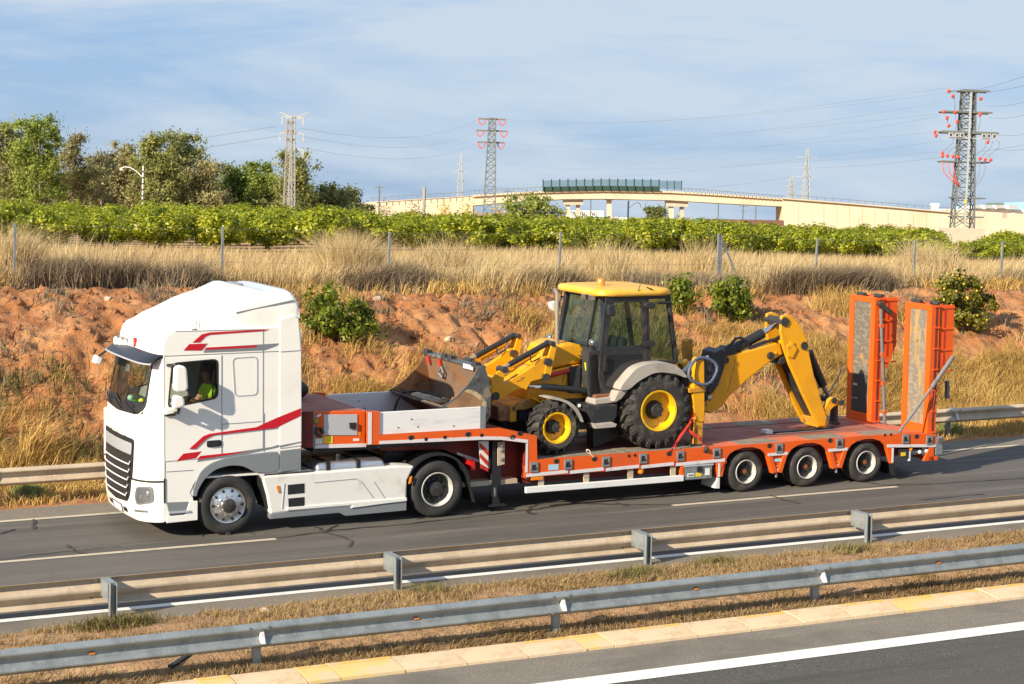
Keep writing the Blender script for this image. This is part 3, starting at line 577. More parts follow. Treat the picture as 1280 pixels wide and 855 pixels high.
blades('sparse_bank_brush', rootsW(x, y, ground), rng.uniform(.08, .30, len(x)), .020, dbrush, lean=1.0, label='small sparse brush scattered over the orange earth', cat='brush')
cx, cy = scatter(60, -9, 2.2, 5.6, 9.0, dens=lambda x, y: .35 + .5 * (x > -2)); x, y = clump(cx, cy, 90, .26)
blades('olive_bank_weed', rootsW(x, y, ground), rng.uniform(.12, .42, len(x)), .020, gweedm, lean=1.0, label='olive green weeds low on the earth bank beside the cab', cat='weeds')
for (u, v), h in (((38, 588), 1.25), ((10, 580), .6), ((68, 584), .6)):
    yy = 5.9; xx, zz = S(u, v, yy); x, y = clump(np.array([xx]), np.array([yy]), 300, .15)
    blades('grass_tussock', rootsW(x, y, ground), rng.uniform(.4, 1, len(x)) * h, .018, goldm, lean=.75, wind=(.1, 0, 0), tint=rng.uniform(.2, .9, len(x)))
tus = [o for o in COL.objects if o.name.startswith('grass_tussock')]
for o, l in zip(tus, ('tallest golden tussock behind the far crash barrier left of the cab', 'smaller golden tussock at the far left of the bank behind the barrier', 'smaller golden tussock between the tallest tussock and the white cab')):
    tag(o, l, 'grass tussock'); del o['kind']
# verge under the far barrier
cx, cy = scatter(2300, -9, 36, 3.75, 5.4); x, y = clump(cx, cy, 26, .11)
blades('verge_grass', rootsW(x, y, ground), rng.uniform(.05, .24, len(x)), .018, goldm, lean=.9, label='short golden grass on the verge under the far barrier', cat='grass')
for (u, v) in ((44, 626), (1231, 549)):
    px, py = GZ(u, v, .1); x, y = clump(np.array([px]), np.array([max(py, 4.2)]), 600, .12)
    blades('dark_green_weed', rootsW(x, y, ground), rng.uniform(.1, .34, len(x)), .02, treed, lean=.8, tint=rng.uniform(.2, 1, len(x)))
dkw = [o for o in COL.objects if o.name.startswith('dark_green_weed')]
for o, l in zip(dkw, ('small dark green weed on the verge left of the white cab', 'small dark round weed by the far barrier post right of the trailer')): tag(o, l, 'weed'); del o['kind']
# median
dn = lambda x, y: np.clip(.42 + 1.3 * (fbm(x * .9, y * 1.1, 3, 44) - .38) * 3, .08, 1) * (1 - .75 * sm((-6.7 - y) / .4) * sm((y + 7.9) / .3))
cx, cy = scatter(9000, -9, 22, -8.12, -5.0, dens=dn); x, y = clump(cx, cy, 22, .08)
blades('median_weed', rootsW(x, y, median), rng.uniform(.025, .13, len(x)) * (.5 + 1.1 * fbm(x * .8, y * .8, 2, 4)), .010, weedm, lean=1.1, tint=rng.uniform(0, .85, len(x)), wind=(.1, 0, 0), label='low dry weeds covering the median strip', cat='weeds')
cx, cy = scatter(320, -9, 22, -5.5, -5.04, dens=lambda x, y: fbm(x * .7, y * 0, 3, 46) > .42); x, y = clump(cx, cy, 50, .12)
blades('median_edge_grass', rootsW(x, y, median), rng.uniform(.03, .13, len(x)), .009, weedm, lean=1.0, tint=.2 + rng.uniform(-.1, .6, len(x)), label='dry grass fringe along the road side of the median', cat='grass')
gx, gy = [], []
for (u, v) in ((120, 783), (150, 780), (170, 776), (780, 726), (800, 722), (530, 738), (895, 706), (1060, 690)):
    a, b = GZ(u, v, .1); gx.append(a); gy.append(min(b, -5.3))
x, y = clump(np.array(gx), np.array(gy), 420, .17)
blades('green_median_weed', rootsW(x, y, median), rng.uniform(.05, .24, len(x)), .011, gweedm, lean=1.1, label='olive weeds tufted along the edge of the median', cat='weeds')
cx, cy = scatter(1300, -9, 22, -8.12, -7.75); x, y = clump(cx, cy, 18, .07)
blades('kerbside_weed', rootsW(x, y, median), rng.uniform(.02, .12, len(x)), .010, weedm, lean=1.1, tint=rng.uniform(0, .6, len(x)), label='low brown weeds between the near barrier posts and the kerb', cat='weeds')
# stones
def rock(name, label, c, r, m=stone, seed=0, flat=.7):
    bm = bmesh.new(); bmesh.ops.create_icosphere(bm, subdivisions=2, radius=r); rr = random.Random(seed)
    for v in bm.verts:
        k = 1 + rr.uniform(-.22, .22); v.co = Vector((v.co.x * k * 1.25, v.co.y * k, v.co.z * k * flat))
    me = bpy.data.meshes.new(name); bm.to_mesh(me); bm.free(); me.materials.append(m)
    o = bpy.data.objects.new(name, me); COL.objects.link(o); o.location = c; o.rotation_euler = (0, rr.uniform(-.3, .3), rr.uniform(0, 3)); return tag(o, label, 'rock')
def on_ground(u, v):
    for k in range(1400):                 # march along the sight line to the bank
        p = CAMR + ray(u, v) * (30 + k * .03)
        if p.y > 3.6 and p.z <= float(ground(p.x, p.y)): return p
    return p
rock('rock', 'largest pale rock on the top edge of the bank above the bucket', RW(on_ground(522, 366)), .17, seed=3)
rock('rock', 'small pale rock on the bank between the green bush and the largest rock', RW(on_ground(472, 375)), .14, seed=4)
rock('rock', 'small pale rock on the orange bank above the cab at the left', RW(on_ground(136, 374)), .09, seed=5)
rock('rock', 'pale stone on the bank above the loader bucket', RW(on_ground(562, 424)), .09, seed=6)
rock('rock', 'white stone lying on the median behind the near barrier', RW((GZ(339, 767, .1)[0], -5.35, .08)), .09, seed=8, flat=.5)
# loose clods: too many to count
cx, cy = scatter(9000, -9, 44, 5.5, 13.4, dens=lambda x, y: .25 + .75 * (fbm(x * .9, y * .9, 3, 88) > .47))
n = len(cx); P = rootsW(cx, cy, ground); r = rng.gamma(1.7, .022, n) + .015
tet = np.array([[1, 0, -.4], [-.5, .87, -.4], [-.5, -.87, -.4], [.1, .1, .9]]); jit = rng.uniform(.6, 1.3, (n, 4, 1))
V = P[:, None, :] + tet[None] * jit * r[:, None, None]; o = (np.arange(n) * 4)[:, None]
F = np.concatenate([o + np.array(q) for q in ([0, 1, 3], [1, 2, 3], [2, 0, 3], [0, 2, 1])], 0)
ob = bpy.data.objects.new('earth_clods', np_mesh('earth_clods', V.reshape(-1, 3), F, earth)); COL.objects.link(ob); tag(ob, 'loose clods of orange earth on the bank', 'earth clods', kind='stuff')
# scrap of black rubber in the median
mb = MB(); p0, p1 = GZ(213, 836, .1), GZ(238, 821, .1)
mb.bar((p0[0], p0[1], .13), (p1[0], p1[1], .14), .07, .03); mb.bar((p1[0], p1[1], .14), (p1[0] + .12, p1[1] + .1, .12), .07, .03)
t = Thing('rubber_scrap', 'curved scrap of black rubber lying under the near barrier at the left', 'debris', (p0[0], p0[1], .1)); t.part('strip', mb, bmesh_m)
# ------------------------------------------------------------------ lorry tractor
TR = Thing('lorry_tractor', 'white articulated lorry tractor with red stripes hauling the orange low loader', 'lorry', (0, 1.25, 0))
XC = -1.08
def xc(z): return float(np.interp(z, [0, 3.18, 3.30, 3.37, 3.42], [-1.08, -1.08, -1.04, -.97, -.84]))
def xf(z): return np.interp(z, [.3, .5, 1.0, 1.95, 2.1, 2.9, 3.05, 3.20, 3.30, 3.37, 3.42], [-1.47, -1.52, -1.515, -1.50, -1.47, -1.235, -1.21, -1.175, -1.13, -1.06, -.92])
def front(y, z, off=0.0):
    b = abs(y - 1.25) / 1.25; e = max(0, b - .66) / .34; f = float(xf(z))
    return (f + (xc(z) - f) * (.25 * b * b + .75 * (1 - math.sqrt(max(0, 1 - e * e)))) - off, y, z)
def ygrid(y0, y1):
    e = [math.sin(PI / 2 * k / 7) for k in range(8)]; ys_ = sorted(set([1.25 + s * 1.25 * (.66 + .34 * q) for q in e for s in (-1, 1)] + [1.25 + s * q for q in (0, .28, .55) for s in (-1, 1)]))
    return [y0] + [q for q in ys_ if y0 + .004 < q < y1 - .004] + [y1]
def fpatch(mb, y0, y1, z0, z1, off=0.0, nz=3, m=0, zs=None, thick=None):
    Y = ygrid(y0, y1); Z = zs or [z0 + (z1 - z0) * i / nz for i in range(nz + 1)]
    vs = [front(a, b, off) for b in Z for a in Y]; n = len(Y); fs = [(j * n + i, j * n + i + 1, (j + 1) * n + i + 1, (j + 1) * n + i) for j in range(len(Z) - 1) for i in range(n - 1)]
    return mb.add(vs, fs, m)
def fshape(mb, outer, off, m=0, hole=None):
    """a (y,z) polygon (or frame) laid over the front surface: fan of quads from its centre line"""
    if hole:
        t = MB().frame(outer, hole, 0, 1); n = len(t.v)
        vs = [front(x_, z_, off if y_ == 0 else off - .012) for x_, y_, z_ in t.v]; return mb.add(vs, t.f, m)
    c = (sum(p[0] for p in outer) / len(outer), sum(p[1] for p in outer) / len(outer)); vs = []; N = len(outer); R = 5
    for k in range(1, R + 1):
        for p in outer: vs.append(front(c[0] + (p[0] - c[0]) * k / R, c[1] + (p[1] - c[1]) * k / R, off))
    vs.append(front(c[0], c[1], off)); fs = [(len(vs) - 1, i, (i + 1) % N) for i in range(N)]
    for k in range(R - 1): fs += [(k * N + i, k * N + (i + 1) % N, (k + 1) * N + (i + 1) % N, (k + 1) * N + i) for i in range(N)]
    return mb.add(vs, fs, m)
def dens(poly, n=6):
    o = []
    for i in range(len(poly)):
        a, b = poly[i], poly[(i + 1) % len(poly)]
        for k in range(n): o.append((a[0] + (b[0] - a[0]) * k / n, a[1] + (b[1] - a[1]) * k / n))
    return o
XB = 1.27
WS = rounded([(.17, 2.16), (.32, 2.04), (1.25, 2.0), (2.18, 2.04), (2.33, 2.16), (2.29, 2.93), (.21, 2.93)], .10, 3)
body = MB()
fpatch(body, 0, 2.5, .95, 1.99, nz=4); fpatch(body, 0, .12, 1.99, 2.98, nz=5); fpatch(body, 2.38, 2.5, 1.99, 2.98, nz=5); fpatch(body, 0, 2.5, 2.98, 3.42, zs=[2.98, 3.1, 3.18, 3.24, 3.3, 3.34, 3.37, 3.40, 3.42])
fshape(body, dens([(.119, 1.989), (2.381, 1.989), (2.381, 2.981), (.119, 2.981)], 8), .002, hole=dens(WS, 2))
for y0, y1 in ((0, .045), (2.455, 2.5)):
    arch = [(.70 * math.cos(math.radians(a)) + .0, .52 + .70 * math.sin(math.radians(a))) for a in range(160, 30, -8)]
    body.prism([(XC, .66), (-.60, .66), (-.66, .76)] + arch + [(.64, 1.0), (XB, 1.0), (XB, 2.2), (XC, 2.2)], y0, y1)
    body.prism([(XC, 2.2), (-1.04, 2.2), (-1.04, 2.98), (XC, 2.98)], y0, y1); body.prism([(-.155, 2.2), (XB, 2.2), (XB, 2.98), (-.155, 2.98)], y0, y1)
    body.prism([(XC, 2.98), (XB, 2.98), (XB, 3.36), (1.0, 3.42), (-.84, 3.42), (-.97, 3.37), (-1.04, 3.30), (XC, 3.18)], y0, y1)
body.box(XB - .05, XB, .045, 2.455, 1.0, 3.40)          # rear wall
body.add([(-.86, 0.02, 3.419), (1.2, 0.02, 3.40), (1.2, 2.48, 3.40), (-.86, 2.48, 3.419)], [(0, 1, 2, 3)])
body.add([front(y, 3.42) for y in ygrid(0, 2.5)] + [(-.83, 2.5, 3.42), (-.83, 0, 3.42)], [tuple(range(len(ygrid(0, 2.5)) + 2))])
body.box(-1.05, XB, .045, 2.455, .97, 1.0)
cab = TR.part('cab_body', body, white, smooth=35)
# roof spoiler: loft of rounded sections along x
sp = MB(); secs = []
topz = [(-1.02, 3.40), (-.95, 3.50), (-.82, 3.57), (-.58, 3.66), (-.25, 3.80), (.15, 3.92), (.47, 4.05), (.55, 4.05), (.66, 4.025), (.80, 4.015), (.98, 4.035), (1.10, 4.03), (1.18, 3.97), (1.225, 3.88), (1.25, 3.72)]
N = 40
for i, (x_, zt) in enumerate(topz):
    hw = np.interp(x_, [-1.02, -.82, -.3, .5, 1.7], [.90, 1.02, 1.15, 1.21, 1.235]); zb = np.interp(x_, [-1.02, .8, .9, 1.25], [3.36, 3.37, 3.42, 3.56]); row = []; q = float(np.interp(x_, [-1.0, -.3, .6], [.40, .28, .20]))
    for k in range(N + 1):
        t = PI * k / N; c, s_ = math.cos(t), math.sin(t)
        row.append((x_, 1.25 - hw * math.copysign(abs(c) ** q, c) * (1 - .05 * s_), zb + (zt - zb) * abs(s_) ** q))
    secs.append(row)
sp.add([p for r in secs for p in r], [(i * (N + 1) + k, i * (N + 1) + k + 1, (i + 1) * (N + 1) + k + 1, (i + 1) * (N + 1) + k) for i in range(len(secs) - 1) for k in range(N)] + [tuple((len(secs) - 1) * (N + 1) + k for k in range(N + 1)), tuple(range(N + 1))])
spo = TR.part('roof_spoiler', sp, white, smooth=45)
TR.part('spoiler_cap', MB().box(.49, .60, .95, 1.55, 4.0, 4.085), greyp, parent=spo, bevel=.03)
TR.part('roof_aerial', MB().box(-.57, -.49, .10, .14, 3.40, 3.43).tube([(-.51, .12, 3.42), (-.50, .12, 3.56)], .006, 5), black)
sd_ = MB()                                              # rear side deflectors
for y0, y1 in ((-.012, .03), (2.47, 2.512)): sd_.prism([(.885, 1.39), (1.28, 1.42), (1.28, 2.0), (1.27, 2.99), (1.22, 3.55), (1.15, 3.62), (.885, 3.55)], y0, y1)
TR.part('side_deflector', sd_, white, bevel=.012)
# seams and rub strips on the near side
sm_ = MB()
def seam(a, b, w=.008, y=-.003): sm_.bar((a[0], y, a[1]), (b[0], y, b[1]), .006, w, up=(0, 0, 1) if abs(a[0] - b[0]) > abs(a[1] - b[1]) else (1, 0, 0))
for a, b in (((-1.08, 3.02), (.88, 3.03)), ((-1.08, 3.42), (.62, 3.40)), ((-.11, 1.26), (-.11, 3.0)), ((.60, 1.40), (.60, 3.38)), ((-.11, 1.86), (.57, 1.87)), ((-1.06, 1.30), (.85, 1.345)), ((.62, 2.0), (.62, 1.36)), ((-.6, 1.13), (-1.05, 1.13)), ((-1.075, .7), (-1.075, 3.0))): seam(a, b)
seam((.9, 3.02), (1.27, 3.03), y=-.016); pass
a_, b_ = S(297, 391.5, .0), S(368, 375.5, .0); sm_.bar((a_[0], .075, a_[1]), (b_[0], .030, b_[1]), .03, .022, up=(0, 0, 1))
TR.part('panel_seam', sm_, greyp)
po = Q(0, [(290, 447), (322, 445), (322, 494), (293, 496)]); TR.part('side_hatch', MB().frame(rounded(po, .08), rounded([(x_ + (.018 if x_ < .2 else -.018), z_ + (.018 if z_ < 2.6 else -.018)) for x_, z_ in po], .07), -.006, .0), lgrey)
# driver's door (near side) and passenger's door, with their windows
WIN = rounded(Q(0, [(214.5, 453.5), (273, 448), (273, 498), (209, 511)]), .10)
WIN = [(min(max(a, -1.035), -.16), b) for a, b in WIN]
for yy, s_ in ((0, 1), (2.5, -1)):
    d0, d1 = (-.004, .035) if s_ > 0 else (2.465, 2.504)
    door = TR.part('door', MB().frame([(XC + .01, 1.30), (-.118, 1.30), (-.118, 2.99), (XC + .01, 2.99)], WIN, d0, d1), white)
    inn = [(a + (-.020 if a > -.6 else .028), b + (.022 if b < 2.6 else -.022)) for a, b in WIN]
    TR.part('window_seal', MB().frame(WIN, inn, d0 - .004 if s_ > 0 else d0 + .001, d1 + .001 if s_ < 0 else d1 - .004), black, parent=door)
    TR.part('window_glass', MB().prism(inn, .012, .016) if s_ > 0 else MB().prism(inn, 2.484, 2.488), glassd, parent=door)
    if s_ > 0:
        hp = rounded(Q(0, [(258, 551), (276.5, 549.5), (277, 557.5), (258.5, 559.5)]), .04); TR.part('door_handle', MB().prism(hp, -.016, .0).prism([(a * .7 + .3 * hp[0][0] + .03, b * .6 + .4 * hp[0][1] - .02) for a, b in hp], -.03, -.017), black, parent=door, bevel=.006)
TR.part('quarter_pillar', MB().box(-1.03, -.985, .03, .05, 2.2, 2.93).bar((-.25, .06, 2.3), (-.22, .06, 2.75), .02), black)
# decals
def decal(name, pts, m, y=-.0065):
    TR.part(name, MB().prism(Q(0, pts), y, y + .004), m)
decal('red_stripe', [(229.5, 438), (236.5, 430), (259, 429.3), (252, 438)], red); decal('red_stripe', [(240.5, 428), (252, 418), (262, 415.5), (336, 411.6), (331, 413.6), (262, 418.5), (257, 420.5), (249.5, 428)], red)
decal('grey_stripe', [(254, 440.5), (257, 434.5), (344, 429.4), (350, 429), (344, 432.5), (330, 437.5)], greyp); decal('red_stripe', [(256.5, 437.2), (259, 434.2), (322, 431.3), (318, 434.2)], red, -.0095)
decal('red_stripe', [(236, 561), (254, 545), (262, 542), (277.5, 539.8), (320, 533.8), (347, 521.5), (376, 510), (376, 519.5), (344, 534.8), (277.5, 542.5), (266, 544), (258, 548), (244, 561)], red, -.0165)
decal('red_stripe', [(220.5, 576.5), (229, 567), (252, 564), (245, 572.5)], red); decal('grey_stripe', [(246, 577), (252, 571), (340, 558.5), (349, 555.5), (349, 558.5), (300, 569)], greyp); decal('red_stripe', [(246, 574.5), (250, 569.8), (310, 563.5), (290, 567.8)], red, -.0095)
decal('grey_stripe', [(349, 556.8), (376, 551.5), (376, 553), (349, 559.3)], greyp, -.0165)
# wheel-arch flare and rear lower panel
fl = Q(0, [(240.5, 620), (241.5, 610), (249.5, 589), (263.7, 578), (287, 570.8), (319, 566.6), (349, 563.4), (349, 590.5), (319.5, 591), (313, 587), (303, 582.5), (288, 581.6), (268, 587), (254.5, 600), (247, 614), (246, 621)])
TR.part('wheel_arch_flare', MB().prism(rounded(fl, .12, 3), -.02, .06), greyp, bevel=.012)
TR.part('lower_side_panel', MB().prism(Q(0, [(349.7, 563.3), (376, 560.3), (376, 586), (349.7, 590.3)]), -.014, .05), greyp, bevel=.006)
TR.part('wheel_housing', MB().lathe([(.72, .05), (.72, 1.0)], (0, 0, .52), 20, 0, 0, PI).lathe([(.72, 1.5), (.72, 2.45)], (0, 0, .52), 20, 0, 0, PI).box(-.7, .75, 1.0, 1.5, .45, .98), black)
# front: windscreen, wipers, grille, lamps, bumper
TR.part('windscreen', fshape(MB(), dens(WS, 2), -.004), glass, smooth=True)
TR.part('windscreen_surround', fshape(MB(), dens(WS, 3), .006, hole=dens([(1.25 + (a - 1.25) * .955, 2.47 + (b - 2.47) * .93) for a, b in WS], 3)), black)
lo = MB(); fshape(lo, dens(rounded([(.2, 2.06), (.45, 2.03), (1.25, 2.005), (2.05, 2.03), (2.3, 2.06), (2.27, 2.24), (1.25, 2.17), (.23, 2.26)], .05, 2), 2), .004)
TR.part('wiper_panel', lo, black)
for a, b, c in ((.42, .95, 2.36), (1.05, 1.6, 2.33), (1.7, 2.2, 2.33)):
    w_ = TR.part('wiper', MB().tube([front(a, 2.06, .03), front(b - .1, 2.16, .035), front(b, c - .14, .03)], .011, 5).tube([front(b - .45, 2.14, .022), front(b + .1, 2.24, .022)], .012, 4), black)
GR = [(.40, 1.63), (2.10, 1.63), (2.06, 1.15), (1.97, .70), (1.85, .56), (1.25, .52), (.65, .56), (.53, .70), (.44, 1.15)]
g_ = TR.part('grille', fshape(MB(), dens(rounded(GR, .06, 2), 3), .020), black, smooth=True)
TR.part('grille_panel', fshape(MB(), dens(rounded([(.47, 1.36), (2.03, 1.36), (2.06, 1.555), (.44, 1.555)], .03, 2), 4), .030), mat('grey_grille_panel', (.34, .37, .40), .35, coat=.3), parent=g_)
for k in range(5):
    z_ = 1.20 - k * .135; h_ = .75 - k * .035; pts = [(1.25 - h_ - .02, z_ + .055), (1.25 - h_ + .02, z_)] + [(1.25 - h_ + .02 + (2 * h_ - .04) * q / 8, z_) for q in range(1, 8)] + [(1.25 + h_ - .02, z_), (1.25 + h_ + .02, z_ + .055)]
    mb = MB()
    for i in range(3): mb.tube([front(a, b + .02 * i * 0, .035) for a, b in pts], .014, 5)
    TR.part('grille_bar', MB().tube([front(a, b, .045) for a, b in pts], .011, 6), wlabel, parent=g_)
    fs_ = MB(); fshape(fs_, dens([(1.25 - h_, z_ - .05), (1.25 + h_, z_ - .05), (1.25 + h_, z_ - .012), (1.25 - h_, z_ - .012)], 5), .034); TR.part('grille_slat', fs_, black, parent=g_)
for a in (.78, 1.2, 1.62): TR.part('bonnet_catch', fshape(MB(), dens([(a, 1.615), (a + .09, 1.615), (a + .09, 1.65), (a, 1.65)], 2), .014), lgrey)
bp = MB(); fpatch(bp, 0, 2.5, .30, .95, off=.012, zs=[.30, .36, .45, .55, .7, .85, .95]); fpatch(bp, .03, 2.47, .30, .31, off=-.25)
bp.prism([(XC - .02, .31), (-.60, .31), (-.60, .66), (XC - .02, .66)], .0, .03); bp.prism([(XC - .02, .66), (-.60, .66), (-.60, .95), (XC - .02, .95)], .01, .03)
bmp = TR.part('bumper', bp, white, smooth=40)
TR.part('bumper_gap', MB().add([front(y, .955, .014) for y in ygrid(.0, .5)] + [front(y, .985, .014) for y in ygrid(.0, .5)], [(i, i + 1, i + 1 + len(ygrid(0, .5)), i + len(ygrid(0, .5))) for i in range(len(ygrid(0, .5)) - 1)]), black)
TR.part('bumper_gap', MB().box(-1.09, -1.065, -.012, .02, .62, 1.02), black)
st = TR.part('cab_step', MB().prism(Q(0, [(208, 628), (236, 627), (231, 643), (212, 645)]), -.008, .02), greyp); TR.part('step_tread', MB().box(-1.02, -.66, -.03, .1, .44, .47), lgrey, parent=st)
TR.part('step_surround', MB().prism(Q(0, [(237, 626), (247, 626), (247, 650), (208, 654), (208, 645.5), (231, 643.5)]), -.012, .012), white, bevel=.008)
for sgn in (1, -1):
    yy = (lambda a: a) if sgn > 0 else (lambda a: 2.5 - a)
    hl = rounded([(yy(.035), .62), (yy(.30), .56), (yy(.34), .70), (yy(.30), .86), (yy(.05), .90)], .06, 3)
    h_ = TR.part('headlight', fshape(MB(), dens(hl, 2), .022), lens, smooth=True)
    TR.part('headlight_surround', fshape(MB(), dens(hl, 3), .026, hole=dens([(sum(p[0] for p in hl) / len(hl) + (a - sum(p[0] for p in hl) / len(hl)) * .86, .73 + (b - .73) * .86) for a, b in hl], 3)), steel, parent=h_)
    for c in ((yy(.13), .76), (yy(.24), .70)): TR.part('headlight_reflector', MB().ball(front(c[0], c[1], -.02), .065, 8, sc=(.6, .8, 1.15)), alu, parent=h_)
    TR.part('fog_lamp', fshape(MB(), dens([(yy(.10), .455), (yy(.38), .435), (yy(.40), .475), (yy(.11), .495)], 3), .016), steel)
TR.part('plate_frame', fshape(MB(), dens([(.97, .315), (1.55, .315), (1.55, .465), (.97, .465)], 4), .018), black); npl = TR.part('number_plate', fshape(MB(), dens([(1.0, .33), (1.52, .33), (1.52, .45), (1.0, .45)], 4), .024), wlabel); TR.part('plate_band', fshape(MB(), dens([(1.47, .335), (1.515, .335), (1.515, .445), (1.47, .445)], 2), .027), mat('blue_plate_band', (.03, .07, .4)), parent=npl)
TR.part('tow_cover', fshape(MB(), dens([(.72, .36), (.92, .36), (.92, .44), (.72, .44)], 2), .016), black); TR.part('tow_cover', fshape(MB(), dens([(1.6, .36), (1.8, .36), (1.8, .44), (1.6, .44)], 2), .016), black)
# sun visor with work lamps on top
vz = MB(); V0 = ygrid(.0, 2.5); nV = len(V0)
rows = [[(front(y, 3.0)[0] + .0, y, 3.04) for y in V0], [(front(y, 2.95, .12)[0], y, 2.975) for y in V0], [(front(y, 2.9, .21)[0], y, 2.90) for y in V0], [(front(y, 2.9, .21)[0], y, 2.885) for y in V0], [(front(y, 2.95, .10)[0], y, 2.955) for y in V0], [(front(y, 3.0)[0], y, 3.01) for y in V0]]
vz.add([p for r in rows for p in r], [(j * nV + i, j * nV + i + 1, (j + 1) * nV + i + 1, (j + 1) * nV + i) for j in range(5) for i in range(nV - 1)])
TR.part('sun_visor', vz, visor_m, smooth=40); TR.part('visor_edge', MB().tube([(front(y, 2.9, .215)[0], y, 2.892) for y in V0], .014, 5), lgrey)
lb = TR.part('lamp_bar', MB().tube([(S(166, 441, 1.3)[0], 1.3, S(166, 441, 1.3)[1]), (S(183, 433, .8)[0], .8, S(183, 433, .8)[1]), (S(205, 435, .15)[0], .15, S(205, 435, .15)[1])], .035, 6).tube([(S(146, 436, 2.15)[0], 2.15, S(146, 436, 2.15)[1]), (S(170, 441, 1.3)[0], 1.3, S(170, 441, 1.3)[1]), (S(190, 442, .6)[0], .6, S(190, 442, .6)[1])], .03, 6), black)
for u_, v_, y_ in ((146, 429.5, 2.15), (151.5, 431, 1.95), (157.5, 433, 1.75), (164, 435.5, 1.52)):
    x_, z_ = S(u_, v_, y_); me = MB().lathe([(0, 0), (.085, 0), (.092, .015), (.095, .05), (.06, .11), (0, .12)], n=16).mesh('work_lamp', steel, smooth=40); o = TR.inst('work_lamp', me, (x_ - .02, y_, z_ + .045)); o.rotation_euler = (0, 0, -PI / 2 + .25)
    TR.inst('lamp_lens', MB().lathe([(0, -.006), (.05, -.004), (.08, .0)], n=16).mesh('lamp_lens', mat('bright_lamp_lens', (.85, .85, .82), .15)), (0, 0, 0), parent=o)
hx, hz_ = S(173.5, 432, 1.25); TR.part('horn', MB().tube([(hx - .09, 1.25, hz_ + .06), (hx + .08, 1.23, hz_ + .07)], [.08, .06], 10), redlens)
# mirrors
mm = TR.part('mirror_arm', MB().tube([(-1.02, .0, 2.87), (-.98, -.2, 2.9), (-.90, -.27, 2.85)], .025, 6).box(-1.08, -.9, -.04, .01, 2.05, 2.12).tube([(-1.0, -.02, 2.10), (-.92, -.22, 2.12), (-.88, -.25, 2.3)], .03, 6), black)
def mirror(name, pts, y0, y1, parent=None): return TR.part(name, MB().prism(rounded(Q((y0 + y1) / 2, pts), .10), y0, y1), white, bevel=.035, seg=3)
mirror('wing_mirror', [(218, 456), (232, 457), (234, 485), (230, 490), (216.5, 489.5)], -.33, -.17); mirror('wide_angle_mirror', [(216, 493), (229, 495), (230.5, 508), (215, 512)], -.31, -.17)
TR.part('mirror_base', MB().prism(Q(-.1, [(207, 511), (219, 509), (229, 508), (228, 511), (217, 516), (206, 518)]), -.16, -.01), white, bevel=.01)
TR.part('wing_mirror', MB().box(-1.02, -.86, 2.66, 2.84, 2.35, 2.86), white, bevel=.04); TR.part('mirror_arm', MB().tube([(-1.0, 2.5, 2.88), (-.94, 2.75, 2.86)], .025, 6), black)
fm = TR.part('front_mirror', MB().prism([(-1.62, 2.66), (-1.5, 2.62), (-1.45, 2.74), (-1.57, 2.80)], 2.28, 2.5), white, bevel=.03); TR.part('mirror_arm', MB().tube([(-1.35, 2.3, 2.9), (-1.52, 2.36, 2.78)], .02, 5).prism([(-1.36, 2.7), (-1.29, 2.66), (-1.26, 2.84), (-1.33, 2.86)], 1.75, 1.95), black)
TR.part('corner_deflector', MB().prism([(-1.40, 1.06), (-1.20, 1.0), (-1.20, 1.92), (-1.40, 1.86)], 2.44, 2.52), white, bevel=.02)
# cab inside
TR.part('cab_floor', MB().box(-1.2, 1.2, .1, 2.4, 1.35, 1.42), darkin); TR.part('cab_lining', MB().box(.55, .60, .1, 2.4, 1.42, 3.3).box(-1.0, 1.2, .06, 2.44, 3.22, 3.26), darkin)
TR.part('dashboard', MB().prism([(-1.33, 1.45), (-.75, 1.45), (-.72, 2.0), (-.85, 2.10), (-1.30, 2.12)], .12, 2.38), dashm, bevel=.04)
sw = TR.part('steering_wheel', MB().lathe([(.19, -.02), (.21, 0), (.19, .02)], (0, 0, 0), 18, axis='z', close=True).box(-.18, .18, -.02, .02, -.015, .0), black)
sw.data.transform(Matrix.Translation(Vector((-.62, .62, 2.14)) - Vector(TR.b)) @ Matrix.Rotation(math.radians(-35), 4, 'Y') @ Matrix.Translation(Vector(TR.b)))
for y_ in (.62, 1.9): 
    s_ = TR.part('seat', MB().box(-.35, .15, y_ - .26, y_ + .26, 1.65, 1.85), darkin, bevel=.05); TR.part('seat_back', MB().prism([(.08, 1.8), (.25, 1.8), (.33, 2.65), (.22, 2.65)], y_ - .25, y_ + .25), darkin, parent=s_, bevel=.04)
tn = lambda name, label, c, r, m: tag(bpy.data.objects.new(name, MB().ball((0, 0, 0), r, 10, sc=(1, 1, .9)).mesh(name, m, smooth=True)), label, 'clutter')
for nm, lb_, c, r, m in (('ball', 'small yellow ball on the dashboard behind the windscreen', (-1.18, .95, 2.17), .055, mat('bright_yellow_plastic', (.85, .75, .02), .4)), ('bottle', 'green bottle lying on the dashboard nearest the driver', (-1.15, .55, 2.16), .06, green), ('toy', 'pale green toy on the dashboard behind the wipers', (-1.22, 1.45, 2.16), .06, mat('pale_green_plastic', (.35, .75, .55), .4)), ('tray', 'green tray low on the far half of the dashboard', (-1.24, 1.2, 2.13), .09, green)):
    o = tn(nm, lb_, c, r, m); COL.objects.link(o); o.matrix_world = MW @ Matrix.Translation(c) @ Matrix.Diagonal((1, 1.4 if nm == 'tray' else 1, .4 if nm == 'tray' else 1, 1))
